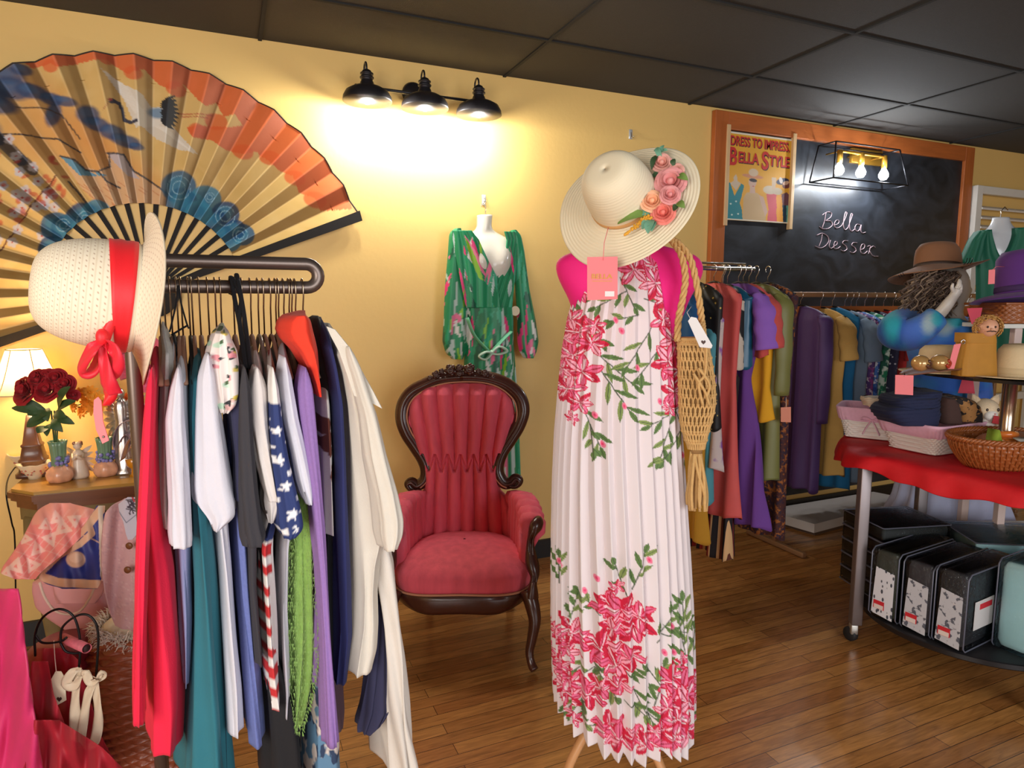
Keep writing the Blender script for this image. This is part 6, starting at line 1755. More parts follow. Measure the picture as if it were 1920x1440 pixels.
def pink_coat():
    C = Canvas(180, 925, 330, 1200, 3, S(206, 160, 162)); rng = random.Random(9)
    for i in range(700): C.ell(rng.uniform(185, 325), rng.uniform(930, 1190), 2, 1.5, 0, S(220, 184, 184) if i % 2 else S(188, 146, 152), .6)
    rows = [(934, 238, 300), (945, 212, 315), (960, 198, 320), (985, 193, 322), (1020, 190, 322), (1060, 190, 320), (1110, 196, 320), (1150, 206, 318), (1185, 222, 300)]
    t = make('coat', drape(rows, lambda x, y: SD - .05 - .0006 * (y - 930), C, fold=.014, nf=2.2, seed=7, slant=.1), vmat('tweed', .9, .3, .4, 260), None, True, solid=.003)
    tag(t, 'dusty pink knitted coat with embroidered collar half hidden by the crimson top', 'coat')
    C2 = Canvas(215, 925, 300, 1020, 5, S(196, 190, 206))
    for i in range(26): C2.line([(rng.uniform(236, 262), rng.uniform(930, 962)), (rng.uniform(236, 262), rng.uniform(934, 966))], 1.6, S(60, 44, 60))
    C2.line([(248, 932), (252, 940)], 3, S(190, 50, 60)); C2.line([(219, 952), (237, 980), (262, 960)], 1.6, S(120, 120, 140))
    make('collar', drape([(932, 240, 270), (945, 222, 275), (960, 224, 270), (980, 232, 262), (1000, 236, 258), (1012, 240, 248)], lambda x, y: SD - .085 - .0006 * (y - 930), C2, fold=.004, seed=2), vmat('embroidered', .8, .2), t, True, solid=.002)
    make('button', MB().lathe([(.001, 0), (.011, .001), (.011, .004), (.001, .004)], P(243, 1023, SD - .13), -FW, 18), mat('brown_button', S(120, 72, 40), .4), t)
    make('button', MB().lathe([(.001, 0), (.011, .001), (.011, .004), (.001, .004)], P(240, 1068, SD - .15), -FW, 18), mat('brown_button', S(120, 72, 40), .4), t)
pink_coat()
def slabbox(name, label, cat, rows, D, dp, m, square=.45, parent=None, n=40):
    G = []
    for y, xl, xr in interp_rows(rows, n):
        a = P(xl, y, D); b = P(xr, y, D); mm = (a + b) / 2; h = (b - a) / 2
        G.append([mm + h * math.copysign(abs(math.cos(q)) ** square, math.cos(q)) + FW * dp * math.copysign(abs(math.sin(q)) ** square, math.sin(q)) for q in np.linspace(0, 2 * math.pi, 48, endpoint=False)])
    return MB().grid(G, True, capA=True, capB=True)
def pink_handbag():
    t = thing('handbag', 'pale pink leather handbag with thin strap hanging below the navy scarf', 'bag', P(150, 1195, 2.08))
    m = mat('pale_pink_leather', S(208, 146, 150), .45, 0, .08, 20, .1, 100)
    make('bag_body', slabbox('', '', '', [(1085, 72, 190), (1100, 70, 205), (1130, 76, 220), (1150, 98, 226), (1170, 130, 226), (1190, 175, 222)], 2.14, .05, m), m, t)
    make('bag_flap', slabbox('', '', '', [(1088, 100, 196), (1100, 101, 198), (1118, 103, 190), (1130, 106, 180)], 2.08, .008, m), mat('blush_leather', S(222, 164, 168), .4), t)
    make('strap', MB().tube(smooth_path([P(x, y, 2.03) for x, y in ((74, 1092), (84, 1120), (102, 1144), (128, 1152), (152, 1144), (170, 1118), (178, 1096))], 6), .004, 7), mat('cream_cord', S(222, 196, 180), .6), t)
pink_handbag()
def fan_basket():
    D = 1.86
    t = thing('wicker_basket', 'large reddish brown wicker basket lined with white fur under the crimson top', 'basket', P(255, 1440, D + .1))
    m = mat('reddish_wicker', S(150, 74, 44), .45, 0, .3, 60, coat=.25)
    prof = [(1442, 238, 340), (1400, 216, 356), (1350, 196, 368), (1300, 181, 374), (1250, 170, 376), (1210, 170, 372), (1180, 182, 362), (1166, 190, 356)]
    R = interp_rows([(-y, a, b) for y, a, b in prof], 36)
    rings = []
    for y, xl, xr in R:
        a = P(xl, -y, D + .15); b = P(xr, -y, D + .15); mm = (a + b) / 2; h = (b - a) / 2
        # the mouth is cut on a slant, higher at the left
        rings.append((mm, h, FW * np.linalg.norm(h) * .85))
    make('woven_body', woven(MB(), rings, stakes=28, amp=.007), m, t)
    fur = MB(); rng = random.Random(4); top = rings[-1]
    for i in range(1500):
        th = rng.uniform(0, 2 * math.pi); rr = rng.uniform(.85, 1.04)
        c = top[0] + top[1] * math.cos(th) * rr + top[2] * math.sin(th) * rr + UP * rng.uniform(-.03, .02)
        d = unit(top[1] * math.cos(th) + top[2] * math.sin(th)) * .6 + np.array([rng.uniform(-.5, .5), rng.uniform(-.5, .5), rng.uniform(-.6, .8)])
        e = c + unit(d) * rng.uniform(.012, .03); fur.tube([c, (c + e) / 2 + UP * .003, e], [.0022, .0018, .0005], 4, cap=False)
    fo = make('fur_lining', fur, mat('white_faux_fur', S(228, 214, 200), .9, sheen=.6), t); fo['kind'] = 'stuff'
    make('cushion', MB().ball(top[0] - UP * .01, (.13, .11, .05), 24), mat('cream_cushion', S(226, 214, 190), .85), t)
fan_basket()
def wire_scrolls():
    D = 1.70
    t = thing('wire_bottle_holder', 'curled black wire holder with two loops in front of the wicker basket', 'holder', P(160, 1270, D))
    for pts in ([(66, 1230), (66, 1190), (80, 1158), (110, 1142), (138, 1156), (150, 1200), (148, 1255)], [(66, 1190), (80, 1205), (112, 1203), (125, 1195)], [(113, 1205), (118, 1175), (148, 1153), (172, 1158), (184, 1190), (180, 1275)], [(113, 1205), (125, 1222), (150, 1224), (166, 1212)]):
        make('wire_loop', MB().tube(smooth_path([P(x, y, D) for x, y in pts], 7), .0032, 8), mat('black_wire', S(28, 26, 28), .4, .5), t)
    b = thing('rolled_paper', 'rolled pink printed paper lying through the wire loops', 'paper roll', P(140, 1215, D))
    make('roll', MB().tube([P(118, 1196, D + .03), P(163, 1216, D - .03)], .0125, 18, cap=False), mat('pink_printed_paper', S(196, 96, 108), .6, 0, .3, 90), b, solid=.001)
    make('roll_core', MB().tube([P(117, 1196, D + .03), P(163, 1216, D - .028)], .009, 14, cap=True), mat('dark_core', S(50, 28, 30), .8), b)
    tt = thing('paper_tag', 'cream luggage-shaped paper tag with a tiny heart on a long string', 'tag', P(110, 1325, D))
    make('card', MB().prism([P(x, y, D - .02) for x, y in ((94, 1277), (104, 1259), (114, 1259), (121, 1270), (124, 1313), (101, 1326))], FW * .0015), mat('cream_card', S(232, 220, 190), .7), tt, False)
    make('string', MB().tube([P(101, 1201, D), P(103, 1235, D - .01), P(106, 1263, D - .021)], .0012, 5), mat('cream_cord', S(222, 196, 180), .6), tt)
    make('heart', MB().prism([P(111 + x, 1311 + y, D - .0212) for x, y in ((0, 5), (-5, 0), (-4, -3), (-2, -4), (0, -2), (2, -4), (4, -3), (5, 0))], FW * .0006), mat('heart_brown', S(70, 44, 36), .6), tt, False)
    rb = thing('ribbon_bow', 'cream satin ribbon tied in bows around the black wire', 'ribbon', P(160, 1400, D))
    m = mat('cream_satin', S(214, 196, 170), .5, sheen=.3)
    def strip(pts, w):
        path = smooth_path([P(x, y, D - .03 - .004 * j) for j, (x, y) in enumerate(pts)], 6); n = len(path); ws = np.interp(np.linspace(0, 1, n), np.linspace(0, 1, len(w)), w); rows = []
        for i, p in enumerate(path):
            td = unit(path[min(i + 1, n - 1)] - path[max(i - 1, 0)]); sd = unit(np.cross(td, FW)); rows.append([p + sd * ws[i] * q + FW * .004 * math.sin(q * 2 + i * .4) for q in np.linspace(-1, 1, 6)])
        make('ribbon_strand', MB().grid(rows), m, rb, solid=.001)
    strip([(150, 1252), (135, 1262), (124, 1282), (140, 1285), (150, 1268)], [.005, .012, .016, .012, .005])
    strip([(148, 1256), (143, 1290), (140, 1330), (142, 1370), (141, 1390)], [.008, .012, .014, .014, .016])
    strip([(180, 1272), (164, 1268), (160, 1262), (170, 1280), (182, 1275)], [.006, .010, .012, .010, .006])
    strip([(180, 1276), (192, 1268), (190, 1262), (184, 1272)], [.006, .010, .008, .004])
    strip([(178, 1278), (166, 1300), (158, 1340), (154, 1380), (160, 1405)], [.007, .013, .012, .010, .006])
    strip([(178, 1278), (182, 1310), (184, 1350), (178, 1390), (165, 1402)], [.007, .012, .013, .012, .006])
wire_scrolls()
def gift_bag():
    m = mat('hot_pink_satin', S(214, 50, 110), .5, 0, .15, 6, sheen=.3)
    D = 1.62
    rows = [(1104, -60, 32), (1112, -80, 36), (1160, -90, 42), (1230, -100, 50), (1320, -110, 62), (1440, -130, 80), (1560, -150, 96), (1700, -160, 104)]
    cl = drape(rows, lambda x, y: D + .03 * math.cos((x + 20) / 26.0) , None, fold=.016, nf=2.6, seed=3, slant=-.12)
    t = make('draped_cloth', cl, m, None, True, solid=.004); tag(t, 'hot pink satin cloth hanging in folds at the lower left edge', 'fabric')
    tu = thing('red_tulle', 'heap of sheer dark red tulle gathered on the floor beside the wicker basket', 'fabric', P(110, 1470, 1.75))
    tm = mat('sheer_dark_red_tulle', S(190, 30, 52), .6, alpha=.62, sheen=.4)
    solid = mat('dark_red_satin', S(140, 26, 44), .5, sheen=.3, var=.2, vscale=6)
    make('tulle_core', slabbox('', '', '', [(1205, 70, 160), (1240, 66, 172), (1300, 68, 182), (1380, 72, 200), (1440, 60, 226), (1520, 40, 250), (1600, 20, 260)], 1.92, .09, solid, .8), solid, tu)
    for i, (rows, dd, sd) in enumerate((([(1215, 70, 120), (1240, 66, 150), (1300, 70, 165), (1380, 85, 190), (1460, 60, 230)], 1.74, 1), ([(1240, 60, 90), (1300, 50, 100), (1380, 40, 130), (1460, 20, 160)], 1.66, 3), ([(1350, 60, 110), (1400, 60, 190), (1450, 40, 240), (1500, 30, 250)], 1.60, 5))):
        make('tulle_layer', drape(rows, lambda x, y: dd, None, fold=.02, seed=sd, nf=2.5, slant=.4), tm, tu, solid=.001)
gift_bag()

# ================================================================ CLOTHES RACKS AT THE BACK
def place_x(px, Y, z, x0, x1):
    lo, hi = x0, x1
    for _ in range(40):
        m = (lo + hi) / 2
        if proj([(m, Y, z)])[0][0] < px: lo = m
        else: hi = m
    return lo

def wall_garment(name, label, cat, group, edge_px, y_top, y_bot, Yr, zr, m, half=.20, thick=.035, sleeve=None, flare=1.0, waist=.9, seed=0, sm=None, fold=.012, nf=5, slen=.30, hm=None, bust=False, back_half=None):
    """a garment hanging square to the wall on a rail that runs along it"""
    rng = random.Random(seed); ph = [rng.uniform(0, 6.28) for _ in range(5)]
    Yn = Yr - half
    x = place_x(edge_px, Yn, 1.3, 0.5, 6.5)
    z_top = WY(edge_px, y_top, Yn)[2]; z_bot = WY(edge_px, y_bot, Yn)[2]
    zc = min(z_top + .04, zr - .07)                    # neck height
    L = zc - z_bot; n = 60; seg = 56; G = []
    for i in range(n):
        t = i / (n - 1); d = L * t
        if d < .06: a = .06 + (half - .06) * (d / .06) ** .7; b = .014 + thick * .5 * d / .06
        elif d < .45 and L > .5: a = half * (1 - (1 - waist) * (d - .06) / .39); b = thick
        else: k = (d - .45) / max(.01, L - .45) if L > .5 else (d / L); a = half * (waist + (flare - waist) * max(0, k)); b = thick * (1 + .5 * max(0, k))
        ring = []
        fo = fold * (.2 + t)
        for q in np.linspace(0, 2 * math.pi, seg, endpoint=False):
            c, s_ = math.cos(q), math.sin(q)
            yy = math.copysign(abs(c) ** .8, c) * a; xx = math.copysign(abs(s_) ** .8, s_) * b + fo * math.sin(nf * yy / half * 2.2 + ph[0] + 1.2 * t) * (1 if s_ < 0 else .6)
            ring.append((x + xx, Yr + yy + fo * .5 * math.sin(3 * q + ph[1]), zc - d + (.01 * math.sin(4 * q + ph[2]) if i == n - 1 else 0)))
        G.append(ring)
    t = thing(name, label, cat, (x, Yr, z_bot), group)
    make('body', MB().grid(G, True, capA=True, capB=True), m, t)
    if sleeve:
        for sd in (-1, 1):
            y0 = Yr + sd * (half - .03); out = .05 if sleeve == 'short' else .035
            Ls = .24 if sleeve == 'short' else slen
            path = smooth_path([(x, y0 - sd * .02, zc - .055), (x - .01, y0 + sd * out * .7, zc - .12), (x - .012, y0 + sd * out, zc - .06 - Ls * .6), (x - .005, y0 + sd * out * (1.2 if sleeve == 'short' else .8), zc - .06 - Ls)], 8)
            nn_ = len(path); r0 = .05 if sleeve == 'short' else .048
            rs = [r0 * (.6 + .4 * min(1, i / 6)) * (1.15 if sleeve == 'short' else 1 - .25 * i / nn_) * (1 + .06 * math.sin(i * .9 + ph[3])) for i in range(nn_)]
            make('sleeve', MB().tube(path, rs, 18, flat=.6), sm or m, t)
    # the hanger
    h = thing('clothes_hanger', 'hanger carrying the ' + label.split(' hanging')[0], 'hanger', (x, Yr, zc - .06), 'hangers on the back racks')
    hk = MB(); p = np.array([x, Yr, zr])
    hk.tube(arc_pts(p, Y_, UP, .017, -.7, math.pi, 12) + [p - Y_ * .012 - UP * .02, p - UP * .035, np.array([x, Yr, zc])], .0018, 6)
    make('hook', hk, M_CHROME, h)
    br = MB().tube(smooth_path([(x, Yr - half * .92, zc - .05), (x, Yr - half * .5, zc - .02), (x, Yr, zc + .008), (x, Yr + half * .5, zc - .02), (x, Yr + half * .92, zc - .05)], 4), .005, 8)
    make('shoulder_bar', br, hm or mat('black_hanger', S(24, 22, 24), .5), h)
    return t, x, zc

E1 = P(1414, 505, 3.22); Y1 = E1[1]; Z1 = E1[2]
E2 = WY(1462, 552, 2.95); Y2 = 2.95; Z2 = E2[2]
def small_rack():
    t = thing('chrome_rack', 'chrome rail rack of dresses beside the wooden edge of the chalkboard', 'clothes rack', (E1[0] - .5, Y1, 0))
    xa = E1[0] - .85
    make('rail', MB().tube([(xa, Y1, Z1), tuple(E1)], .011, 12), M_CHROME, t)
    make('rail', MB().tube([(xa, Y1 + .06, Z1 + .028), (E1[0], Y1 + .06, Z1 + .028)], .006, 10), M_CHROME, t)
    for x in (xa, E1[0] - .55):
        make('upright', MB().tube([(x, Y1 + .10, .02), (x, Y1 + .10, Z1 + .03)], .011, 12), M_CHROME, t)
        make('foot', MB().tube([(x, Y1 + .0, .02), (x, Y1 + .22, .02)], .012, 10), M_BLACK, t)
small_rack()
def long_rack():
    t = thing('wooden_rail_rack', 'long square rail rack of colourful tops under the chalkboard', 'clothes rack', (E2[0] + .8, Y2, 0))
    m = mat('tan_metal_rail', S(160, 120, 86), .4, .4)
    xb = 5.2
    make('rail', MB().box(((E2[0] + xb) / 2, Y2, Z2), (xb - E2[0], .028, .030), bev=.004), m, t)
    for x in (E2[0] + .06, xb - .06):
        make('upright', MB().box((x, Y2, Z2 / 2), (.028, .028, Z2 - .02), bev=.003), m, t)
        make('foot', MB().box((x, Y2, .02), (.03, .46, .03), bev=.004), m, t)
    make('shelf_rail', MB().box(((E2[0] + xb) / 2, Y2, Z2 - .12), (xb - E2[0] - .1, .012, .10)), mat('orange_stained_pine', (0, 0, 0)), t, False)
long_rack()

c = cloth
coral = c('coral_chiffon', S(206, 84, 80), .7); purp = c('violet_jersey', S(104, 58, 140)); olive = c('olive_satin', S(112, 112, 58), .5, bump=.1); yel = c('sun_yellow', S(222, 160, 24)); corr = c('rust_coral', S(192, 76, 70))
tealS = mat('cloth_teal_satin', S(18, 86, 116), .35, 0, .1, 20, sheen=.3); must = c('mustard', S(190, 136, 30)); dpur = c('deep_purple', S(74, 44, 98), .6)
dotm = spots('black_gold_dots', S(20, 20, 22), [S(206, 176, 84)], 34, (.13, .17), .6, 'dots')
marn = spots('maroon_gold_print', S(66, 26, 24), [S(150, 84, 30), S(40, 20, 40)], 40, (.5, .58), .8)
wpur = spots('white_violet_print', S(206, 190, 186), [S(140, 84, 168)], 14, (.52, .6), .8)
strp = bpy.data.materials.new('striped_trousers'); strp.use_nodes = True
def stripes(mt_, cols, scale, axis='Y', rough=.8):
    nt = mt_.node_tree; b = nt.nodes['Principled BSDF']; b.inputs['Roughness'].default_value = rough
    tc = nn(nt, 'ShaderNodeTexCoord'); sp = nn(nt, 'ShaderNodeSeparateXYZ'); nt.links.new(tc.outputs['Object'], sp.inputs[0])
    mu = nn(nt, 'ShaderNodeMath'); mu.operation = 'MULTIPLY'; mu.inputs[1].default_value = scale; nt.links.new(sp.outputs[axis], mu.inputs[0])
    fr = nn(nt, 'ShaderNodeMath'); fr.operation = 'FRACT'; nt.links.new(mu.outputs[0], fr.inputs[0])
    rp = nn(nt, 'ShaderNodeValToRGB'); rp.color_ramp.interpolation = 'CONSTANT'
    els = rp.color_ramp.elements
    els[0].color = (*cols[0], 1); els[0].position = 0; els[1].color = (*cols[1], 1); els[1].position = 1 / len(cols)
    for k in range(2, len(cols)): e = els.new(k / len(cols)); e.color = (*cols[k], 1)
    nt.links.new(fr.outputs[0], rp.inputs[0]); nt.links.new(rp.outputs[0], b.inputs['Base Color'])
stripes(strp, [S(28, 22, 24), S(196, 150, 100), S(150, 40, 40), S(28, 22, 24), S(96, 44, 30), S(214, 170, 120), S(30, 24, 30)], 16)
G1 = 'dresses on the chrome rack'
A = lambda *a, **k: wall_garment(a[0], a[1], a[2], G1, a[3], a[4], a[5], Y1, Z1, a[6], **k)
A('dress', 'long maroon and gold patterned dress, last on the chrome rack', 'dress', 1491, 545, 1008, marn, seed=1, half=.19)
A('dress', 'olive satin shirt dress with rolled sleeves on the chrome rack', 'dress', 1472, 528, 900, olive, sleeve='long', slen=.46, seed=2, fold=.02)
A('top', 'bright yellow long top between olive and lilac dresses', 'top', 1452, 562, 788, yel, seed=3, half=.18, flare=1.1)
A('top', 'rust coral short-sleeved top on the chrome rack', 'top', 1441, 540, 668, corr, sleeve='short', seed=4, half=.18)
A('dress', 'long violet dress with lilac cap sleeves on the chrome rack', 'dress', 1432, 545, 982, purp, sleeve='short', sm=c('lilac', S(140, 92, 186)), seed=5, flare=1.5, waist=.6, half=.18, fold=.018)
A('top', 'teal satin blouse hanging before the violet dress', 'top', 1408, 552, 690, tealS, seed=6, half=.17)
A('top', 'cream and black wrap top beside the teal satin blouse', 'top', 1394, 560, 690, spots('cream_black_print', S(200, 186, 170), [S(20, 20, 22)], 9, (.5, .52)), seed=7, half=.16)
A('trousers', 'vertically striped wide trousers with the lowest hem on the chrome rack', 'trousers', 1388, 700, 1046, strp, seed=8, half=.13, flare=1.1, fold=.02)
A('dress', 'long coral sleeveless dress at the front of the chrome rack', 'dress', 1386, 535, 966, coral, seed=9, flare=1.25, waist=.85, half=.185, fold=.015)
A('dress', 'black dress with gold dots seen beside the macrame bag', 'dress', 1350, 548, 806, dotm, seed=10, half=.17)
A('dress', 'white dress with violet print glimpsed beneath the dotted dress', 'dress', 1354, 590, 878, wpur, seed=11, half=.17, flare=1.2)
A('skirt', 'aqua skirt showing under the macrame bag fringe', 'skirt', 1342, 620, 945, c('aqua', S(80, 150, 164)), seed=12, half=.16)
A('skirt', 'mustard yellow skirt with low hem behind the floral maxi dress', 'skirt', 1332, 700, 1014, must, seed=13, half=.17, flare=1.2)
A('top', 'royal blue top glimpsed between the bag straps', 'top', 1310, 560, 760, c('royal_blue', S(24, 84, 140)), seed=14, half=.17)

G2 = 'tops on the long back rack'
Bg = lambda *a, **k: wall_garment(a[0], a[1], a[2], G2, a[3], a[4], a[5], Y2, Z2, a[6], **k)
mus2 = c('mustard_lace', S(206, 160, 84), bump=.8, bscale=90)
Bg('shirt_dress', 'deep purple long-sleeved shirt dress, first on the long back rack', 'dress', 1552, 588, 922, dpur, sleeve='long', slen=.62, seed=21, half=.21, fold=.018, flare=1.0, waist=.95)
Bg('dress', 'mustard lace dress with fluttering sleeves behind the purple shirt dress', 'dress', 1588, 592, 890, mus2, sleeve='short', seed=22, flare=1.1, fold=.02)
Bg('dress', 'bright blue dress behind the mustard lace one', 'dress', 1610, 590, 915, c('cerulean', S(20, 104, 152)), seed=23, flare=1.0)
Bg('dress', 'plain grey-blue dress with short sleeve on the long back rack', 'dress', 1634, 596, 900, c('grey_blue', S(116, 134, 152)), sleeve='short', seed=24, flare=1.15)
flo = [('violet and white printed top', S(210, 190, 200), [S(140, 60, 130), S(90, 60, 120)], 30, 1646, 880), ('blue and white flowered top', S(220, 224, 230), [S(40, 70, 150), S(70, 120, 190)], 26, 1656, 860),
       ('green palm-leaf printed top', S(206, 222, 206), [S(30, 130, 90), S(24, 90, 70)], 16, 1672, 860), ('navy top with small white daisies', S(40, 36, 62), [S(210, 204, 210)], 34, 1690, 850)]
for i, (lb, bs, cs, sc, ex, yb) in enumerate(flo):
    Bg('top', lb + ' on the long back rack', 'top', ex, 598, yb, spots('print_' + str(i), bs, cs, sc, (.12, .26) if i == 3 else (.47, .53), .8, 'dots' if i == 3 else 'noise'), seed=30 + i, flare=1.0)
Bg('top', 'plain red top behind the daisy print one', 'top', 1708, 596, 850, c('brick_red', S(176, 40, 36)), sleeve='short', seed=36)
Bg('top', 'mid grey top toward the right of the long back rack', 'top', 1726, 600, 850, c('mid_grey', S(120, 120, 126)), seed=37)
Bg('top', 'black lace top with white zigzags beside the blue sweater', 'top', 1750, 604, 850, spots('black_lace', S(24, 24, 26), [S(170, 170, 168)], 24, (.52, .56), .8, 'wave'), seed=38)
Bg('top', 'dark green top partly behind the long curly hair', 'top', 1772, 600, 850, c('forest', S(22, 60, 46)), seed=39)
for k in range(4):
    Bg('top', ('cream', 'rose', 'slate blue', 'plum')[k] + ' top at the far right of the long back rack', 'top', 1796 + k * 24, 604, 850, c('far_' + str(k), (S(200, 190, 170), S(190, 110, 110), S(70, 90, 130), S(90, 50, 90))[k]), seed=40 + k)

def low_tags():
    t = thing('paper_tag', 'coral price tag hanging at hip height on the maroon patterned dress', 'tag', P(1476, 790, 3.0))
    make('card', MB().prism([P(x, y, 3.0) for x, y in ((1464, 764), (1483, 763), (1483, 792), (1464, 791))], FW * .001), mat('coral_card', S(206, 130, 104), .7), t, False)
    make('string', MB().tube([P(1474, 766, 3.0), P(1474, 745, 3.02)], .001, 5), M_WHITE, t)
low_tags()
def platform():
    C0 = WZ(1526, 1005, 0); L = WZ(1450, 979, 0); R = WZ(1614, 981, 0); C0[2] = L[2] = R[2] = 0
    l = unit(L - C0); r = unit(R - C0)
    t = thing('display_platform', 'low white display platform on the floor under the long back rack', 'platform', (C0 + l * .3 + r * .3))
    q = [C0, C0 + r * 1.5, C0 + r * 1.5 + l * .32, C0 + l * .9]
    q = [C0, C0 + r * 1.1, C0 + r * 1.1 + l * .75, C0 + l * .75]
    q = [np.array([p_[0], min(p_[1], WALL_Y - .03), 0]) for p_ in q]
    make('plinth', MB().prism([p_ + (np.mean(q, 0) - p_) * .03 for p_ in q], UP * .02), mat('plinth_brown', S(88, 66, 52), .7), t, False)
    make('platform_slab', MB().prism([p_ + UP * .02 for p_ in q], UP * .06), mat('white_laminate', S(200, 192, 188), .45), t, False)
platform()

# ================================================================ WHITE LOUVRED PANEL AND GREEN TOP, FAR RIGHT
def shutter():
    Ys = WALL_Y - .05
    x0 = WY(1824, 400, Ys)[0]; zt = WY(1824, 347, Ys)[2]; zb = .7; x1 = x0 + .95
    t = thing('louvred_panel', 'white wooden louvred panel leaning on the wall at the right end', 'shutter', ((x0 + x1) / 2, Ys, zb))
    for x in (x0 + .035, x1 - .035): make('stile', MB().box((x, Ys, (zt + zb) / 2), (.07, .045, zt - zb), bev=.004), M_WHITE, t, False)
    for z in (zt - .03, zb + .03): make('rail', MB().box(((x0 + x1) / 2, Ys, z), (x1 - x0 - .14, .04, .06), bev=.004), M_WHITE, t, False)
    z = zt - .16
    ax = (X_, unit(Y_ * .8 + UP * .35), unit(UP * .8 - Y_ * .35))
    while z > zb + .1:
        make('slat', MB().box(((x0 + x1) / 2, Ys, z), (x1 - x0 - .14, .06, .014), ax), M_WHITE, t, False); z -= .072
    make('support', MB().box((x0 - .02, Ys + .0, (zb) / 2), (.05, .04, zb)), M_WHITE, t, False)
    make('support', MB().box((x1 - .02, Ys + .0, (zb) / 2), (.05, .04, zb)), M_WHITE, t, False)
shutter()
def green_top():
    D = 4.0
    t = thing('hanging_torso_form', 'clear white torso form in the green v-neck top in front of the louvred panel', 'mannequin', P(1872, 600, D))
    fm = mat('translucent_white_form', S(206, 208, 212), .2, coat=.4)
    G = []
    for y, xl, xr, dp in interp_rows([(408, 1862, 1892, .03), (418, 1860, 1892, .035), (430, 1852, 1902, .05), (440, 1838, 1918, .06), (470, 1836, 1924, .07), (510, 1840, 1920, .07), (600, 1844, 1916, .06)], 50):
        a = P(xl, y, D); b = P(xr, y, D); mm = (a + b) / 2; h = (b - a) / 2
        G.append([mm + h * math.cos(q) - FW * dp * math.sin(q) for q in np.linspace(0, 2 * math.pi, 40, endpoint=False)])
    make('torso_shell', MB().grid(G, True, capA=True, capB=True), fm, t)
    hp = WY(1876, 395, WALL_Y - .1)
    make('hanger_hook', MB().tube([P(1876, 408, D), P(1877, 396, D), P(1884, 388, D), P(1890, 394, D)], .003, 6), M_CHROME, t)
    g = c('emerald', S(6, 96, 72), .6)
    gt = thing('v_neck_top', 'dark green v-neck top with loose short sleeves on the clear form', 'top', P(1872, 690, D))
    def part(nm, rows, off, dp, seed=0):
        G = []
        for i, (y, xl, xr) in enumerate(interp_rows(rows, 60)):
            a = P(xl, y, D - off); b = P(xr, y, D - off); mm = (a + b) / 2; h = (b - a) / 2
            G.append([mm + h * math.cos(q) - FW * (dp * math.sin(q) + .006 * math.sin(7 * q + seed + i * .02)) for q in np.linspace(0, 2 * math.pi, 44, endpoint=False)])
        make(nm, MB().grid(G, True, capA=True, capB=True), g, gt)
    part('front', [(432, 1838, 1852), (445, 1834, 1856), (470, 1832, 1866), (485, 1832, 1873), (492, 1832, 1890), (600, 1832, 1900), (700, 1828, 1910)], .06, .05)
    part('front', [(428, 1900, 1925), (445, 1896, 1932), (470, 1884, 1934), (486, 1872, 1934), (560, 1868, 1934), (700, 1866, 1940)], .062, .05, 2)
    part('sleeve', [(434, 1832, 1846), (450, 1818, 1842), (470, 1808, 1840), (488, 1799, 1836), (496, 1804, 1830)], .07, .045, 1)
    part('sleeve', [(430, 1922, 1936), (450, 1924, 1950), (490, 1930, 1966)], .07, .045, 3)
green_top()

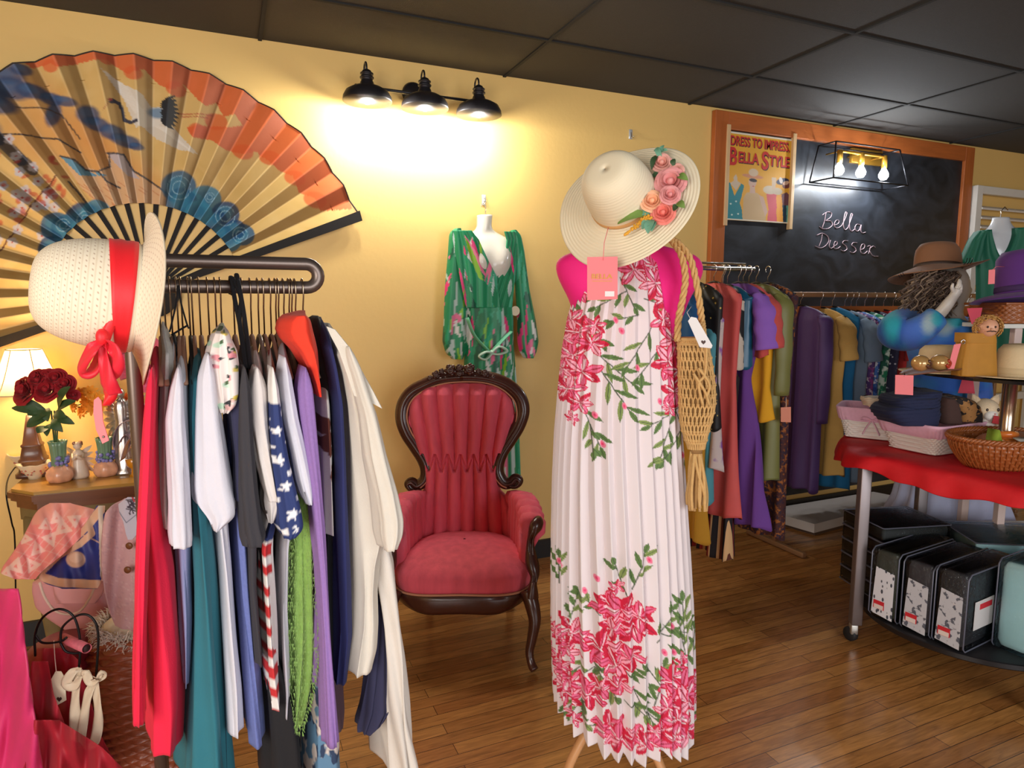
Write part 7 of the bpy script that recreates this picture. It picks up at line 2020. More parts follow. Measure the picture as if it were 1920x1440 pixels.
# ================================================================ MANNEQUIN WITH BROWN HAT, CURLY HAIR AND BLUE SWEATER
def mannequin():
    D = 3.40
    cx = float(np.dot(P(1775, 600, D), RT))
    t = thing('dressed_mannequin', 'white full-size mannequin with raised hand and long curly wig', 'mannequin', LF(cx, D, 0))
    sk = mat('matte_white_mannequin', S(206, 196, 186), .4)
    # head, neck, chest as one continuous surface
    rows = [(500, 1776, 1800, .02), (508, 1764, 1806, .07), (520, 1758, 1810, .09), (540, 1756, 1811, .10), (556, 1760, 1808, .095), (570, 1766, 1803, .075), (580, 1772, 1800, .055), (592, 1770, 1802, .052), (602, 1762, 1810, .06), (615, 1730, 1828, .08), (640, 1715, 1840, .10), (700, 1722, 1836, .11), (760, 1730, 1830, .10), (840, 1720, 1840, .12), (900, 1722, 1838, .12), (1020, 1745, 1815, .07), (1075, 1750, 1806, .05)]
    G = []
    for y, xl, xr, dp in interp_rows(rows, 110):
        a = P(xl, y, D); b = P(xr, y, D); mm = (a + b) / 2; h = (b - a) / 2
        face = .018 * math.exp(-((y - 545) / 6.0) ** 2)
        G.append([mm + h * math.cos(q) - FW * (dp * math.sin(q)) + RT * face * math.exp(-((q - .35) / .25) ** 2) for q in np.linspace(0, 2 * math.pi, 44, endpoint=False)])
    make('body', MB().grid(G, True, capA=True, capB=True), sk, t)
    make('base_plate', MB().lathe([(.001, 0), (.17, 0), (.17, .01), (.001, .014)], LF(cx, D, 0), UP, 36), M_STEEL, t)
    make('stand_rod', MB().tube([LF(cx, D, .01), LF(cx, D, .5)], .012, 10), M_STEEL, t)
    # raised forearm and slim hand with fingers together
    Dh = D - .30
    am = MB()
    path = smooth_path([P(1752, 598, Dh + .03), P(1766, 584, Dh + .01), P(1777, 570, Dh), P(1788, 556, Dh), P(1795, 544, Dh)], 6)
    am.tube(path, list(np.interp(np.linspace(0, 1, len(path)), [0, .5, .75, 1], [.037, .033, .028, .030])), 14, flat=.75)
    for i, (dx, dy, L) in enumerate(((-4.5, 0, 14), (-1.5, -2, 18), (1.8, -1, 17), (4.6, 2, 13))):
        p0 = P(1795 + dx, 546 + dy, Dh - .004 * i); p1 = P(1798 + dx * .8, 546 - L * .6 + dy, Dh - .008 - .004 * i); p2 = P(1800 + dx * .5, 546 - L * 1.15 + dy, Dh - .002 * i)
        am.tube(smooth_path([p0, p1, p2], 4), [.0085, .0085, .008, .008, .0075, .007, .0065, .006, .004], 10)
    am.tube(smooth_path([P(1789, 549, Dh - .01), P(1785, 540, Dh - .02), P(1787, 531, Dh - .022)], 4), [.009, .009, .0085, .008, .008, .0075, .007, .006, .004], 10)
    make('raised_hand', am, sk, t)
    # hair: long loose curls
    hm = mat('ash_brown_curls', S(92, 74, 64), .5, 0, .35, 60); hl = mat('ash_blonde_curls', S(140, 118, 98), .5, 0, .3, 60)
    for m_, nm, n_, sd in ((hm, 'curly_hair', 300, 1), (hl, 'curly_hair', 120, 2)):
        hb = MB(); rng = random.Random(sd)
        for i in range(n_):
            k = rng.random(); x0 = 1722 + 74 * k + rng.uniform(-5, 5); y0 = 512 + rng.uniform(-4, 8); front = rng.uniform(-.12, .12)
            x1 = 1690 + 95 * k + rng.uniform(-10, 10); y1 = rng.uniform(555, 606); pts = []
            for j in range(12):
                f = j / 11; x = x0 + (x1 - x0) * f ** .7; y = y0 + (y1 - y0) * f
                pts.append(P(x, y, D - .02 + front) + RT * .014 * math.sin(j * 1.9 + i) + FW * .014 * math.cos(j * 1.9 + i))
            hb.tube(pts, [.0045] * 10 + [.003, .0015], 5, cap=False)
        o = make(nm, hb, m_, t); o['kind'] = 'stuff'
    # brown felt hat
    c0 = P(1758, 508, D - .02); ax = unit(UP * .96 + RT * .06 + FW * .20)
    ht = thing('felt_hat', 'brown wide-brimmed felt hat with black stitched brim on the curly-haired mannequin', 'hat', c0)
    prof = [(.212 - .110 * k, 0.0 + .02 * (k - .4)) for k in np.linspace(0, 1, 16)] + [(.101, .03), (.098, .07), (.092, .10), (.077, .122), (.05, .128), (.03, .122), (.001, .118)]
    rr_ = [p_[0] for p_ in prof]
    wob = lambda pi, th: (0, (.016 * math.cos(2 * th + .25) + .050 * math.cos(th)) * max(0, (rr_[pi] - .10) / .11))
    fm = mat('camel_felt', S(134, 90, 60), .85, 0, .06, 20, sheen=.4)
    prof = [(a_ * 1.08, b_ * 1.08) for a_, b_ in prof]
    make('hat_body', MB().lathe(prof, c0, ax, 64, (1, .82), False, RT, wob), fm, ht, True, solid=.004)
    bd = MB().lathe([(.112, .008), (.114, .01), (.112, .028), (.109, .03)], c0, ax, 48, (1, .82), False, RT); make('hat_band', bd, mat('dark_brown_band', S(62, 44, 34), .6), ht)
    st = MB()
    for k in range(3): st.tube([P(1806 + k * 5, 498, D - .20), P(1812 + k * 5, 491, D - .19), P(1814 + k * 5, 484, D - .17)], .0018, 5)
    for k in range(3): st.tube([P(1688 + k * 4, 521 - k * 2, D - .18), P(1684 + k * 4, 515 - k * 2, D - .18)], .0016, 5)
    make('stitching', st, M_BLACK, ht)
    # tie-dye sweater
    C = Canvas(1645, 560, 1860, 790, 2, S(44, 96, 176)); rng = random.Random(5)
    for i in range(170):
        x, y = rng.uniform(1650, 1855), rng.uniform(565, 780)
        C.ell(x, y, rng.uniform(6, 18), rng.uniform(5, 13), rng.uniform(0, 3), (S(40, 160, 186), S(70, 110, 200), S(36, 80, 160), S(60, 150, 190), S(90, 120, 206))[i % 5], .45, .8)
    C.ell(1672, 610, 14, 34, 0, S(40, 176, 190), .8, .7); C.ell(1715, 622, 22, 24, .2, S(78, 116, 210), .8, .7); C.ell(1742, 606, 13, 20, .2, S(170, 190, 190), .85, .7); C.ell(1756, 598, 10, 14, 0, S(40, 170, 180), .8, .6)
    C.ell(1780, 640, 40, 18, -.2, S(46, 84, 180), .7, .6); C.ell(1800, 596, 16, 30, .3, S(46, 140, 170), .6, .6); C.poly([(1720, 700), (1850, 700), (1850, 725), (1715, 728)], S(56, 110, 205), .6)
    vm = vmat('brushed_knit', .95, .5, .5, 200)
    sw = thing('tie_dye_sweater', 'blue and turquoise tie-dye fuzzy sweater worn by the mannequin', 'sweater', P(1775, 760, D))
    def part(nm, rows, off, dp, seed=0, sq=1.0):
        G = []; K = []
        for i, (y, xl, xr) in enumerate(interp_rows(rows, 80)):
            a = P(xl, y, D - off); b = P(xr, y, D - off); mm = (a + b) / 2; h = (b - a) / 2; q = np.linspace(0, 2 * math.pi, 72, endpoint=False)
            G.append(mm[None] + h[None] * np.cos(q)[:, None] - FW[None] * (dp * np.sin(q) + .005 * np.sin(5 * q + seed + i * .05))[:, None]); K.append(C.get((xl + xr) / 2 + (xr - xl) / 2 * np.cos(q), np.full(72, y)))
        make(nm, MB().grid(np.array(G), True, C=np.array(K), capA=True, capB=True), vm, sw)
    part('sweater_body', [(596, 1748, 1772), (602, 1726, 1806), (612, 1712, 1830), (630, 1705, 1842), (660, 1706, 1846), (700, 1716, 1850), (730, 1716, 1852), (760, 1720, 1852)], .0, .15)
    # bent sleeve: shoulder, elbow at the left, wrist rising at the right
    path = smooth_path([P(1722, 612, D - .05), P(1694, 606, D - .09), P(1680, 622, D - .18), P(1706, 627, D - .24), P(1735, 612, D - .27), P(1756, 594, D - .27)], 8)
    nq = len(path); rs = np.interp(np.linspace(0, 1, nq), [0, .2, .4, .6, .85, 1], [.065, .076, .084, .078, .06, .054])
    mb = MB(); mb.tube(path, list(rs), 26); V = np.concatenate(mb.v); px, py = proj(V); mb.c = [C.get(px, py)]; mb.hc = True
    make('sleeve', mb, vm, sw)
    sk2 = thing('maxi_skirt', 'pale lavender-white long skirt under the blue sweater, behind the round table', 'skirt', LF(cx, D, .1))
    G = []
    for i, (y, xl, xr) in enumerate(interp_rows([(745, 1768, 1832), (800, 1742, 1850), (880, 1694, 1866), (930, 1682, 1876), (965, 1662, 1890), (1030, 1646, 1896), (1070, 1644, 1898), (1082, 1643, 1898)], 90)):
        a = P(xl, y, D); b = P(xr, y, D); mm = (a + b) / 2; h = (b - a) / 2; q = np.linspace(0, 2 * math.pi, 160, endpoint=False); rr = 1 + (.02 + .05 * i / 90) * np.sin(13 * q + 1.5 * np.sin(2 * q))
        G.append(mm[None] + h[None] * (np.cos(q) * rr)[:, None] - FW[None] * ((.13 + .08 * i / 90) * np.sin(q) * rr)[:, None])
    make('skirt_cloth', MB().grid(np.array(G), True, capA=True), c('lavender_white', S(182, 186, 214), .8), sk2)
mannequin()

# ================================================================ ROUND TWO-TIER TABLE WITH BASKETS
TC = (2.00, 2.72); TT = 0.85
def CT(r, a, z, cy=0): return LF(TC[0] + r * math.cos(a), TC[1] + r * math.sin(a), z)
OUT = [(1.80, 3.35), (1.62, 3.14), (1.505, 2.80), (1.65, 2.54), (1.79, 2.28), (1.97, 2.03), (2.3, 1.97), (2.54, 2.3), (2.5, 2.72), (2.3, 2.92), (2.12, 3.24), (1.98, 3.38)]
def outline(n=14):
    p = [np.array(q) for q in OUT]; m = len(p); out = []
    for i in range(m):
        a, b_, c_, d = p[i - 1], p[i], p[(i + 1) % m], p[(i + 2) % m]
        for k in range(n):
            t = k / n; out.append(.5 * ((2 * b_) + (-a + c_) * t + (2 * a - 5 * b_ + 4 * c_ - d) * t * t + (-a + 3 * b_ - 3 * c_ + d) * t ** 3))
    return out
OL = outline(); OC = np.array([2.12, 2.68])
def round_table():
    t = thing('display_table', 'steel-legged display table on casters with rounded top and lower shelf', 'table', LF(TC[0], TC[1], 0))
    make('table_top', MB().prism([LF(*(OC + (q - OC) * .985), TT - .024) for q in OL], UP * .024), mat('dark_table_top', S(60, 44, 40), .5), t, False)
    make('lower_shelf', MB().lathe([(.001, .135), (.43, .135), (.435, .14), (.435, .158), (.43, .162), (.001, .162)], LF(TC[0], TC[1], 0), UP, 64), mat('black_shelf', S(26, 24, 26), .35), t, angle=40)
    leg = mat('brushed_aluminium_leg', S(142, 132, 132), .4, .7, .05, 20)
    make('ring_frame', MB().tube([LF(*(OC + (q - OC) * .93), TT - .04) for q in OL], .012, 8, closed=True), leg, t)
    for a in (math.radians(174), math.radians(84), math.radians(-6), math.radians(264)):
        p = CT(.475, a, 0); ax = (unit(LF(math.cos(a), math.sin(a), 0)), unit(LF(-math.sin(a), math.cos(a), 0)), UP)
        lo = make('leg', MB().box((p[0], p[1], (.085 + TT - .03) / 2), (.045, .045, TT - .03 - .085), ax, bev=.005), leg, t, True, angle=30)
        cs = MB(); cs.lathe([(.001, -.014), (.028, -.014), (.032, -.009), (.032, .009), (.028, .014), (.001, .014)], p + UP * .033 + ax[1] * -.012 - RT * .012, unit(RT * .9 + FW * .4), 24)
        make('caster_wheel', cs, mat('black_rubber', S(26, 26, 28), .6), lo)
        make('caster_fork', MB().box(p + UP * .062 - RT * .006, (.03, .034, .045), ax, bev=.004), mat('zinc', S(200, 196, 188), .35, .8), lo)
round_table()
def velvet_cloth():
    G = []; m = mat('red_crushed_velvet', S(206, 6, 22), .7, 0, .25, 9, .4, 60); N = len(OL)
    for i, (f, e, z) in enumerate([(.03, 0, .006), (.5, 0, .006), (.8, 0, .007), (.985, 0, .008), (1, .012, -.002), (1, .022, -.018), (1, .028, -.036), (1, .032, -.054), (1, .034, -.07)]):
        row = []; k = max(0, i - 3) / 5
        for j, q in enumerate(OL):
            a = 2 * math.pi * j / N; d = (q - OC) / np.linalg.norm(q - OC)
            w = .009 * math.sin(13 * a) + .006 * math.sin(27 * a + 1)
            pt = OC + (q - OC) * f + d * (e + w * k * 1.1)
            row.append(LF(pt[0], pt[1], TT + z + k * (.016 * math.sin(6 * a + .8) + .007 * math.sin(17 * a)) + .003 * math.sin(11 * a) * (1 - k) * (i > 1)))
        G.append(row)
    o = make('velvet_tablecloth', MB().grid(G, True, capA=True), m, None, True, solid=.003, sub=1)
    tag(o, 'bright red crushed velvet cloth covering the display table with baskets', 'tablecloth')
velvet_cloth()
W_WHITE = mat('white_wicker', S(226, 216, 206), .6, 0, .08, 60)
W_PINK = mat('pink_gingham_liner', S(226, 176, 196), .85, 0, .10, 90, sheen=.2)
W_BROWN = mat('chestnut_wicker', S(154, 86, 40), .4, 0, .3, 50, coat=.3)
def liner_basket(label, c, e, f, hl, hw, h, bow=True, z=TT + .012):
    e = unit(e); f = unit(f); c = np.array([c[0], c[1], z])
    t = thing('lined_basket', label, 'basket', c, 'white baskets with pink liners')
    rings = [(c + UP * h * k, e * hl * (.74 + .26 * k), f * hw * (.74 + .26 * k)) for k in np.linspace(0, 1, 15)]
    make('woven_body', woven(MB(), rings, stakes=44, amp=.0022, square=.28), W_WHITE, t)
    G = []
    sq = lambda v: math.copysign(abs(v) ** .28, v)
    for (k, s_) in ((.58, 1.045), (.62, 1.06), (.75, 1.062), (.92, 1.06), (1.0, 1.05), (1.03, 1.02), (1.0, .975), (.8, .93), (.5, .88), (.12, .80), (.08, .5), (.08, .02)):
        base = .74 + .26 * k; row = []
        for q in np.linspace(0, 2 * math.pi, 120, endpoint=False):
            rip = 1 + .008 * math.sin(26 * q) * (k < .9)
            row.append(c + UP * h * (k + .012 * math.sin(9 * q) * (k < .62)) + e * hl * base * s_ * rip * sq(math.cos(q)) + f * hw * base * s_ * rip * sq(math.sin(q)))
        G.append(row)
    make('fabric_liner', MB().grid(G, True, capB=True), W_PINK, t)
    make('base_panel', MB().box(c + UP * .004, (hl * 1.44, hw * 1.44, .006), (e, f, UP), bev=.002), W_WHITE, t)
    if bow:
        b = c + UP * h * .66 - f * hw * 1.0; bw = MB()
        for sd in (-1, 1):
            bw.tube(smooth_path([b, b + e * sd * .03 + UP * .014 - f * .012, b + e * sd * .045 - f * .012, b + e * sd * .02 - UP * .006, b]), .005, 6, flat=.5)
            bw.tube(smooth_path([b, b + e * sd * .02 - UP * .035 - f * .01, b + e * sd * .035 - UP * .07 - f * .004]), .005, 6, flat=.5)
        make('bow', bw, W_PINK, t)
    return c
def PT(px, py, z=TT + .01): return WZ(px, py, z)
# near basket
eN = RT * .90 + FW * .43; fN = -RT * .43 + FW * .90
nb = LF(1.86, 2.86, 0)
nc = liner_basket('white wicker basket with pink liner full of folded clothes, nearer one', nb, eN, fN, .185, .145, .13, False)
lb_ = LF(1.76, 3.10, 0)
liner_basket('white wicker basket with pink liner and bow at the left rim, farther one', LF(1.755, 3.13, 0), RT * .80 - FW * .55, RT * .55 + FW * .80, .155, .12, .145, True)

def folded(label, rows, D, dp, m, name='folded_garment', cat='clothing', grp='folded clothes in the near basket', seed=0):
    G = []; rng = random.Random(seed)
    for i, (y, xl, xr) in enumerate(interp_rows(rows, 30)):
        a = P(xl, y, D); b = P(xr, y, D); mm = (a + b) / 2; h = (b - a) / 2
        G.append([mm + h * math.copysign(abs(math.cos(q)) ** .6, math.cos(q)) * (1 + .02 * math.sin(3 * i * .3 + q * 4)) + FW * dp * math.copysign(abs(math.sin(q)) ** .6, math.sin(q)) + UP * .003 * math.sin(q * 5 + i) for q in np.linspace(0, 2 * math.pi, 60, endpoint=False)])
    o = make(name, MB().grid(G, True, capA=True, capB=True), m, None); tag(o, label, cat, grp); return o
nv = cloth('navy_cotton', S(24, 32, 66))
folded('navy folded trousers lowest in the near basket, jutting over its left rim', [(758, 1660, 1740), (764, 1648, 1744), (772, 1644, 1746), (782, 1652, 1742), (790, 1660, 1740)], 2.82, .12, nv, seed=1)
folded('navy folded shirt in the middle of the near basket stack', [(742, 1668, 1742), (748, 1660, 1746), (758, 1662, 1746), (766, 1668, 1742)], 2.82, .11, nv, seed=2)
folded('crumpled navy top with raised corner, highest in the near basket', [(731, 1728, 1748), (736, 1700, 1751), (741, 1672, 1752), (748, 1662, 1750), (754, 1668, 1744)], 2.82, .09, nv, seed=3)
folded('dark brown folded knit between navy and leopard clothes', [(742, 1744, 1768), (752, 1742, 1778), (770, 1742, 1782), (788, 1744, 1784)], 2.83, .10, cloth('dark_brown_knit', S(66, 42, 36)), seed=4)
leo = spots('leopard', S(160, 112, 62), [S(30, 22, 20)], 34, (.5, .53), .85)
folded('leopard print folded top at the right of the near basket', [(742, 1756, 1790), (748, 1752, 1808), (758, 1768, 1818), (772, 1778, 1822), (784, 1778, 1822)], 2.84, .10, leo, seed=5)
folded('cream folded lace item inside the farther basket', [(744, 1618, 1652), (748, 1616, 1656), (754, 1620, 1656), (760, 1622, 1652)], 3.02, .04, cloth('cream_lace', S(224, 204, 176)), name='folded_garment', grp=None)

def oval_basket():
    c = PT(1862, 866); c = LF(1.945, 2.55, TT + .012)
    t = thing('oval_basket', 'shallow oval chestnut wicker basket holding small toys at the front of the table', 'basket', c)
    e = RT * .97 + FW * .25; f = unit(np.cross(UP, e))
    rings = []
    for k in np.linspace(0, 1, 9):
        r = .70 + .30 * math.sin(k * math.pi / 2); rings.append((c + UP * (.002 + .115 * k), e * .215 * r, f * .15 * r))
    # vertical ribs dominate in this basket
    mb = MB(); woven(mb, rings, stakes=60, amp=.0024); make('woven_body', mb, W_BROWN, t)
    rb = MB()
    for s_ in range(60):
        q = 2 * math.pi * s_ / 60; rb.tube([r[0] + r[1] * math.cos(q) * 1.02 + r[2] * math.sin(q) * 1.02 for r in rings], .0028, 5)
    make('ribs', rb, W_BROWN, t)
    top = rings[-1]; rim = MB()
    for ph in (0, 2.1, 4.2):
        rim.tube([top[0] + top[1] * math.cos(q) * (1.02 + .03 * math.cos(q * 26 + ph)) + top[2] * math.sin(q) * (1.02 + .03 * math.cos(q * 26 + ph)) + UP * .007 * math.sin(q * 26 + ph) for q in np.linspace(0, 2 * math.pi, 260, endpoint=False)], .006, 6, closed=True)
    make('braided_rim', rim, W_BROWN, t)
    make('basket_base', MB().lathe([(.001, .002), (.98, .002), (.98, .008), (.001, .008)], c, UP, 40, (.150, .105), True, e), W_BROWN, t)
    T = lambda a, b, z: c + e * a + f * b + UP * z
    def small(nm, lab, cat, mb, m):
        o = make(nm, mb, m, None); tag(o, lab, cat)
    b = MB(); b.prism([T(-.115, -.06, .02), T(-.055, -.07, .02), T(-.085, -.05, .155)], f * .05); small('green_packet', 'lime green triangular packet standing in the oval basket', 'packet', b, mat('lime_packet', S(170, 196, 72), .3, coat=.4))
    b = MB(); b.tube(smooth_path([T(-.02, .02, .12), T(.02, -.01, .125), T(.06, 0, .12)]), .014, 10); b.box(T(.0, -.02, .10), (.08, .05, .03), (e, f, UP), bev=.01); small('amber_bracelets', 'amber and gold trinkets heaped in the oval basket', 'trinket', b, mat('amber_glossy', S(220, 120, 50), .2, coat=.5))
    b = MB(); b.box(T(.005, -.07, .118), (.06, .03, .003), (e, unit(f + UP * .3), UP)); small('paper_slip', 'small white paper slip on the trinkets in the oval basket', 'paper', b, M_WHITE)
    b = MB(); b.ball(T(.09, .01, .08), (.07, .06, .05), 18); small('brown_pouch', 'soft brown pouch at the right of the oval basket', 'pouch', b, cloth('brown_suede', S(130, 84, 56)))
    b = MB(); b.ball(T(-.01, .05, .07), (.06, .05, .05), 18); small('striped_pouch', 'rust coloured pouch at the back of the oval basket', 'pouch', b, cloth('rust_suede', S(150, 90, 60)))
oval_basket()

def plush_cat():
    D = 2.86; z = P(1855, 812, D)
    t = thing('plush_cat', 'cream and white plush cat sitting behind the oval basket', 'plush toy', LF(float(np.dot(z, RT)), D, TT + .01))
    m = mat('cream_plush', S(232, 206, 170), .95, 0, .15, 120, 1.0, 300, sheen=.6); w = mat('white_plush', S(236, 228, 218), .95, 0, .05, 120, 1.0, 300, sheen=.6)
    bd = MB(); bd.ball(P(1850, 806, D), (.075, .06, .07), 24); bd.ball(P(1862, 815, D - .04), (.09, .06, .03), 20)
    hd = P(1846, 768, D - .03)
    bd.ball(hd, (.060, .052, .050), 26)
    for sd in (-1, 1):
        bd.lathe([(.024, 0), (.017, .020), (.006, .036), (.001, .040)], hd + RT * sd * .038 + UP * .032, unit(UP + RT * sd * .5), 14, (1, .5), True, RT)
    make('plush_body', bd, m, t)
    mz = MB(); mz.ball(hd - FW * .040 - UP * .018, (.036, .022, .024), 18); mz.ball(P(1850, 800, D - .05), (.045, .03, .05), 18); make('white_muzzle', mz, w, t)
    ey = MB(); 
    for dx in (-.022, .026): ey.ball(hd - FW * .047 + RT * dx + UP * .006, (.0075, .005, .0075), 12)
    make('eyes', ey, mat('brown_glass_eye', S(50, 28, 20), .1, coat=.8), t)
    ns = MB().ball(hd - FW * .062 - UP * .010 + RT * .002, (.005, .004, .0035), 10); make('nose', ns, mat('pink_nose', S(220, 140, 130), .5), t)
    tg = make('red_tag', MB().box(P(1876, 789, D - .10), (.068, .003, .034), (unit(RT * .95 - UP * .2), FW, unit(UP * .95 + RT * .2)), bev=.001), mat('red_card', S(176, 18, 28), .5), t, False)
    make('tag_sticker', MB().box(P(1877, 787, D - .104), (.014, .001, .010), (RT, FW, UP)), M_WHITE, tg, False)
plush_cat()

# ---------------------------------------------------------------- raised glass shelf with hats and toys
SHZ = P(1850, 708, 2.62)[2]
def glass_riser():
    c = LF(2.18, 2.70, 0)
    t = thing('glass_riser', 'black glass shelf on a chrome post above the round table', 'shelf', c + UP * TT)
    q = [LF(*p_, SHZ - .012) for p_ in ((1.80, 2.90), (1.78, 2.80), (1.84, 2.60), (1.95, 2.44), (2.3, 2.28), (2.46, 2.82), (2.2, 2.94), (1.9, 2.98))]
    make('glass_shelf', MB().prism(q, UP * .012), mat('black_glass', S(18, 20, 24), .08, coat=.6), t, False)
    pp = P(1888, 790, 2.62)
    make('chrome_post', MB().lathe([(.001, TT + .012), (.05, TT + .012), (.052, TT + .02), (.026, TT + .03), (.026, SHZ - .02), (.034, SHZ - .013), (.001, SHZ - .012)], (pp[0], pp[1], 0), UP, 28), mat('brushed_chrome', S(190, 170, 150), .2, .95), t)
    pp = LF(2.3, 2.85, 0); make('chrome_post', MB().lathe([(.001, TT + .012), (.05, TT + .012), (.052, TT + .02), (.026, TT + .03), (.026, SHZ - .02), (.034, SHZ - .013), (.001, SHZ - .012)], (pp[0], pp[1], 0), UP, 28), mat('brushed_chrome', S(190, 170, 150), .2, .95), t)
glass_riser()
def simple_hat(name, label, c, R, r, h, m, ax=UP, bandm=None, curl=.02, sq=(1, .85), ref=None):
    t = thing(name, label, 'hat', c)
    prof = [(R - (R - r) * k, .012 * (1 - k) + curl * (1 - k) ** 2) for k in np.linspace(0, 1, 14)] + [(r * .99, .012), (r * .96, h * .5), (r * .9, h * .82), (r * .72, h * .97), (r * .4, h), (.001, h * .96)]
    make('hat_body', MB().lathe(prof, c, ax, 56, sq, False, ref if ref is not None else RT), m, t, True, solid=.003)
    if bandm: make('hat_band', MB().lathe([(r * 1.01, .012), (r * 1.03, .016), (r * 1.01, .036), (r * .98, .04)], c, ax, 48, sq, False, ref if ref is not None else RT), bandm, t)
    return t
straw = mat('pale_straw', S(220, 196, 154), .8, 0, .06, 80, .4, 160)
simple_hat('straw_hat', 'cream straw hat at the right end of the glass shelf', P(1914, 698, 2.60) * np.array([1, 1, 0]) + UP * (SHZ + .006), .20, .092, .13, straw, bandm=mat('cream_band', S(206, 182, 140), .8), curl=-.006)
simple_hat('straw_hat', 'tan straw hat at the left end of the glass shelf behind the mustard bag', LF(1.87, 2.84, SHZ + .001), .17, .10, .115, straw, curl=-.008)
def mustard_bag():
    D = 2.62
    m = mat('mustard_corduroy', S(176, 122, 34), .7, 0, .12, 30, .3, 80, sheen=.3)
    t = thing('drawstring_bag', 'mustard fabric bag with folded top standing on the glass shelf', 'bag', P(1826, 700, D) * np.array([1, 1, 0]) + UP * SHZ)
    G = []
    for y, xl, xr in interp_rows([(640, 1800, 1860), (660, 1797, 1860), (680, 1793, 1861), (704, 1790, 1862)], 24):
        a = P(xl, y, D); b = P(xr, y, D); mm = (a + b) / 2; h = (b - a) / 2
        G.append([mm + h * math.copysign(abs(math.cos(q)) ** .5, math.cos(q)) * (1 + .015 * math.sin(14 * q)) + FW * .045 * math.copysign(abs(math.sin(q)) ** .5, math.sin(q)) for q in np.linspace(0, 2 * math.pi, 70, endpoint=False)])
    make('bag_body', MB().grid(G, True, capA=True, capB=True), m, t)
    make('folded_cuff', slabbox('', '', '', [(624, 1799, 1858), (640, 1798, 1859), (642, 1798, 1859)], D - .002, .05, m, .5), m, t)
    make('ring', MB().tube(arc_pts(P(1806, 641, D - .055), RT, UP, .008, 0, 6.0, 12), .002, 6), M_CHROME, t)
    tg = thing('pink_tag', 'pink price card leaning against the mustard bag', 'tag', P(1788, 695, D - .06))
    make('card', MB().prism([P(x, y, D - .06) for x, y in ((1789, 646), (1802, 644), (1789, 692), (1777, 692))], FW * .0012), M_PINKTAG, tg, False)
mustard_bag()
def shell_sandals():
    D = 2.56
    for i, (x, y, lab) in enumerate(((1726, 681, 'round gold and brown glass ornament at the very left of the glass shelf'), (1762, 680, 'round gold ornament with red swirl beside the pink price card'))):
        c = P(x, y, D + .02); c[2] = max(c[2], SHZ + .034) if i else c[2]
        t = thing('glass_ornament', lab, 'ornament', c - UP * .03)
        make('globe', MB().ball(c, (.034 + .005 * i, .034, .032), 26), mat('gold_glass', S(196, 152, 92), .15, .3, .25, 20, coat=.6), t)
        make('swirl', MB().tube(smooth_path([c + RT * .012 - FW * .032 + UP * .012, c + RT * .026 - FW * .024, c + RT * .014 - FW * .032 - UP * .014, c + RT * .004 - FW * .036 - UP * .004]), .006, 8), mat('red_glass' if i else 'brown_glass', S(176, 60, 40) if i else S(90, 56, 40), .2, coat=.5), t)
    t = thing('leaf_tray', 'brown curved leather tray jutting from the shelf end with a hanging pink tag', 'tray', P(1740, 700, D + .05))
    rows = []
    for k in np.linspace(0, 1, 20):
        x = 1694 + (1800 - 1694) * k; yc = 706 - 12 * math.sin(k * 2.0); w = .05 * math.sin(math.pi * min(1, k * .8 + .12))
        rows.append([P(x, yc, D + .06) + FW * q * w * 1.6 + UP * .01 * q * q for q in np.linspace(-1, 1, 8)])
    make('tray_shell', MB().grid(rows), mat('brown_leather', S(120, 74, 52), .5), t, solid=.004)
    make('tag_string', MB().tube([P(1697, 704, D + .06), P(1696, 699, D + .03), P(1695, 706, D + .02)], .0012, 5), M_BLACK, t)
    make('price_tag', MB().prism([P(x, y, D + .02) for x, y in ((1679, 703), (1713, 704), (1712, 741), (1678, 739))], FW * .0012), M_PINKTAG, t, False)
shell_sandals()
def doll():
    D = 2.58; c = P(1852, 614, D)
    t = thing('doll', 'small doll with curly blonde hair and moustache peeking from behind the mustard bag', 'doll', np.array([c[0], c[1], SHZ]))
    sk = mat('doll_skin', S(216, 160, 128), .45)
    bd = MB(); bd.ball(c, (.034, .036, .038), 24); bd.lathe([(.03, 0), (.035, .03), (.03, .08), (.018, .11), (.012, .13)], np.array([c[0], c[1], SHZ]) + FW * .05, UP, 20)
    make('doll_body', bd, sk, t)
    f = unit(-FW - RT * .25 - UP * .1)
    fc = MB(); s_ = unit(np.cross(f, UP))
    for sd in (-1, 1): fc.ball(c + f * .033 + s_ * sd * .013 + UP * .006, (.004, .004, .005), 8)
    fc.tube(smooth_path([c + f * .036 + s_ * .016 - UP * .012, c + f * .039 + s_ * .006 - UP * .009, c + f * .039 - UP * .011, c + f * .039 - s_ * .006 - UP * .009, c + f * .036 - s_ * .016 - UP * .012]), .002, 6)
    make('face_paint', fc, mat('doll_brown', S(60, 36, 26), .4), t)
    make('nose', MB().ball(c + f * .037 - UP * .002, .005, 8), sk, t)
    hr = MB(); rng = random.Random(3)
    for i in range(150):
        v = unit(np.array([rng.gauss(0, 1), rng.gauss(0, 1), rng.gauss(.5, .8)]))
        if np.dot(v, f) > .45: continue
        p = c + v * .040; a = unit(np.cross(v, UP + RT * .1)); b = np.cross(v, a)
        hr.tube([p + a * .007 * math.cos(q) + b * .007 * math.sin(q) + v * .004 * q / 3 for q in np.linspace(0, 8, 12)], .0022, 5)
    o = make('curly_hair', hr, mat('doll_blonde', S(186, 138, 74), .5, 0, .2, 60), t); o['kind'] = 'stuff'
    bl = MB(); bl.lathe([(.036, 0), (.045, .03), (.038, .08), (.02, .105)], np.array([c[0], c[1], SHZ + .001]) + FW * .05, UP, 20); make('brown_coat', bl, cloth('doll_coat', S(70, 40, 30)), t)
doll()
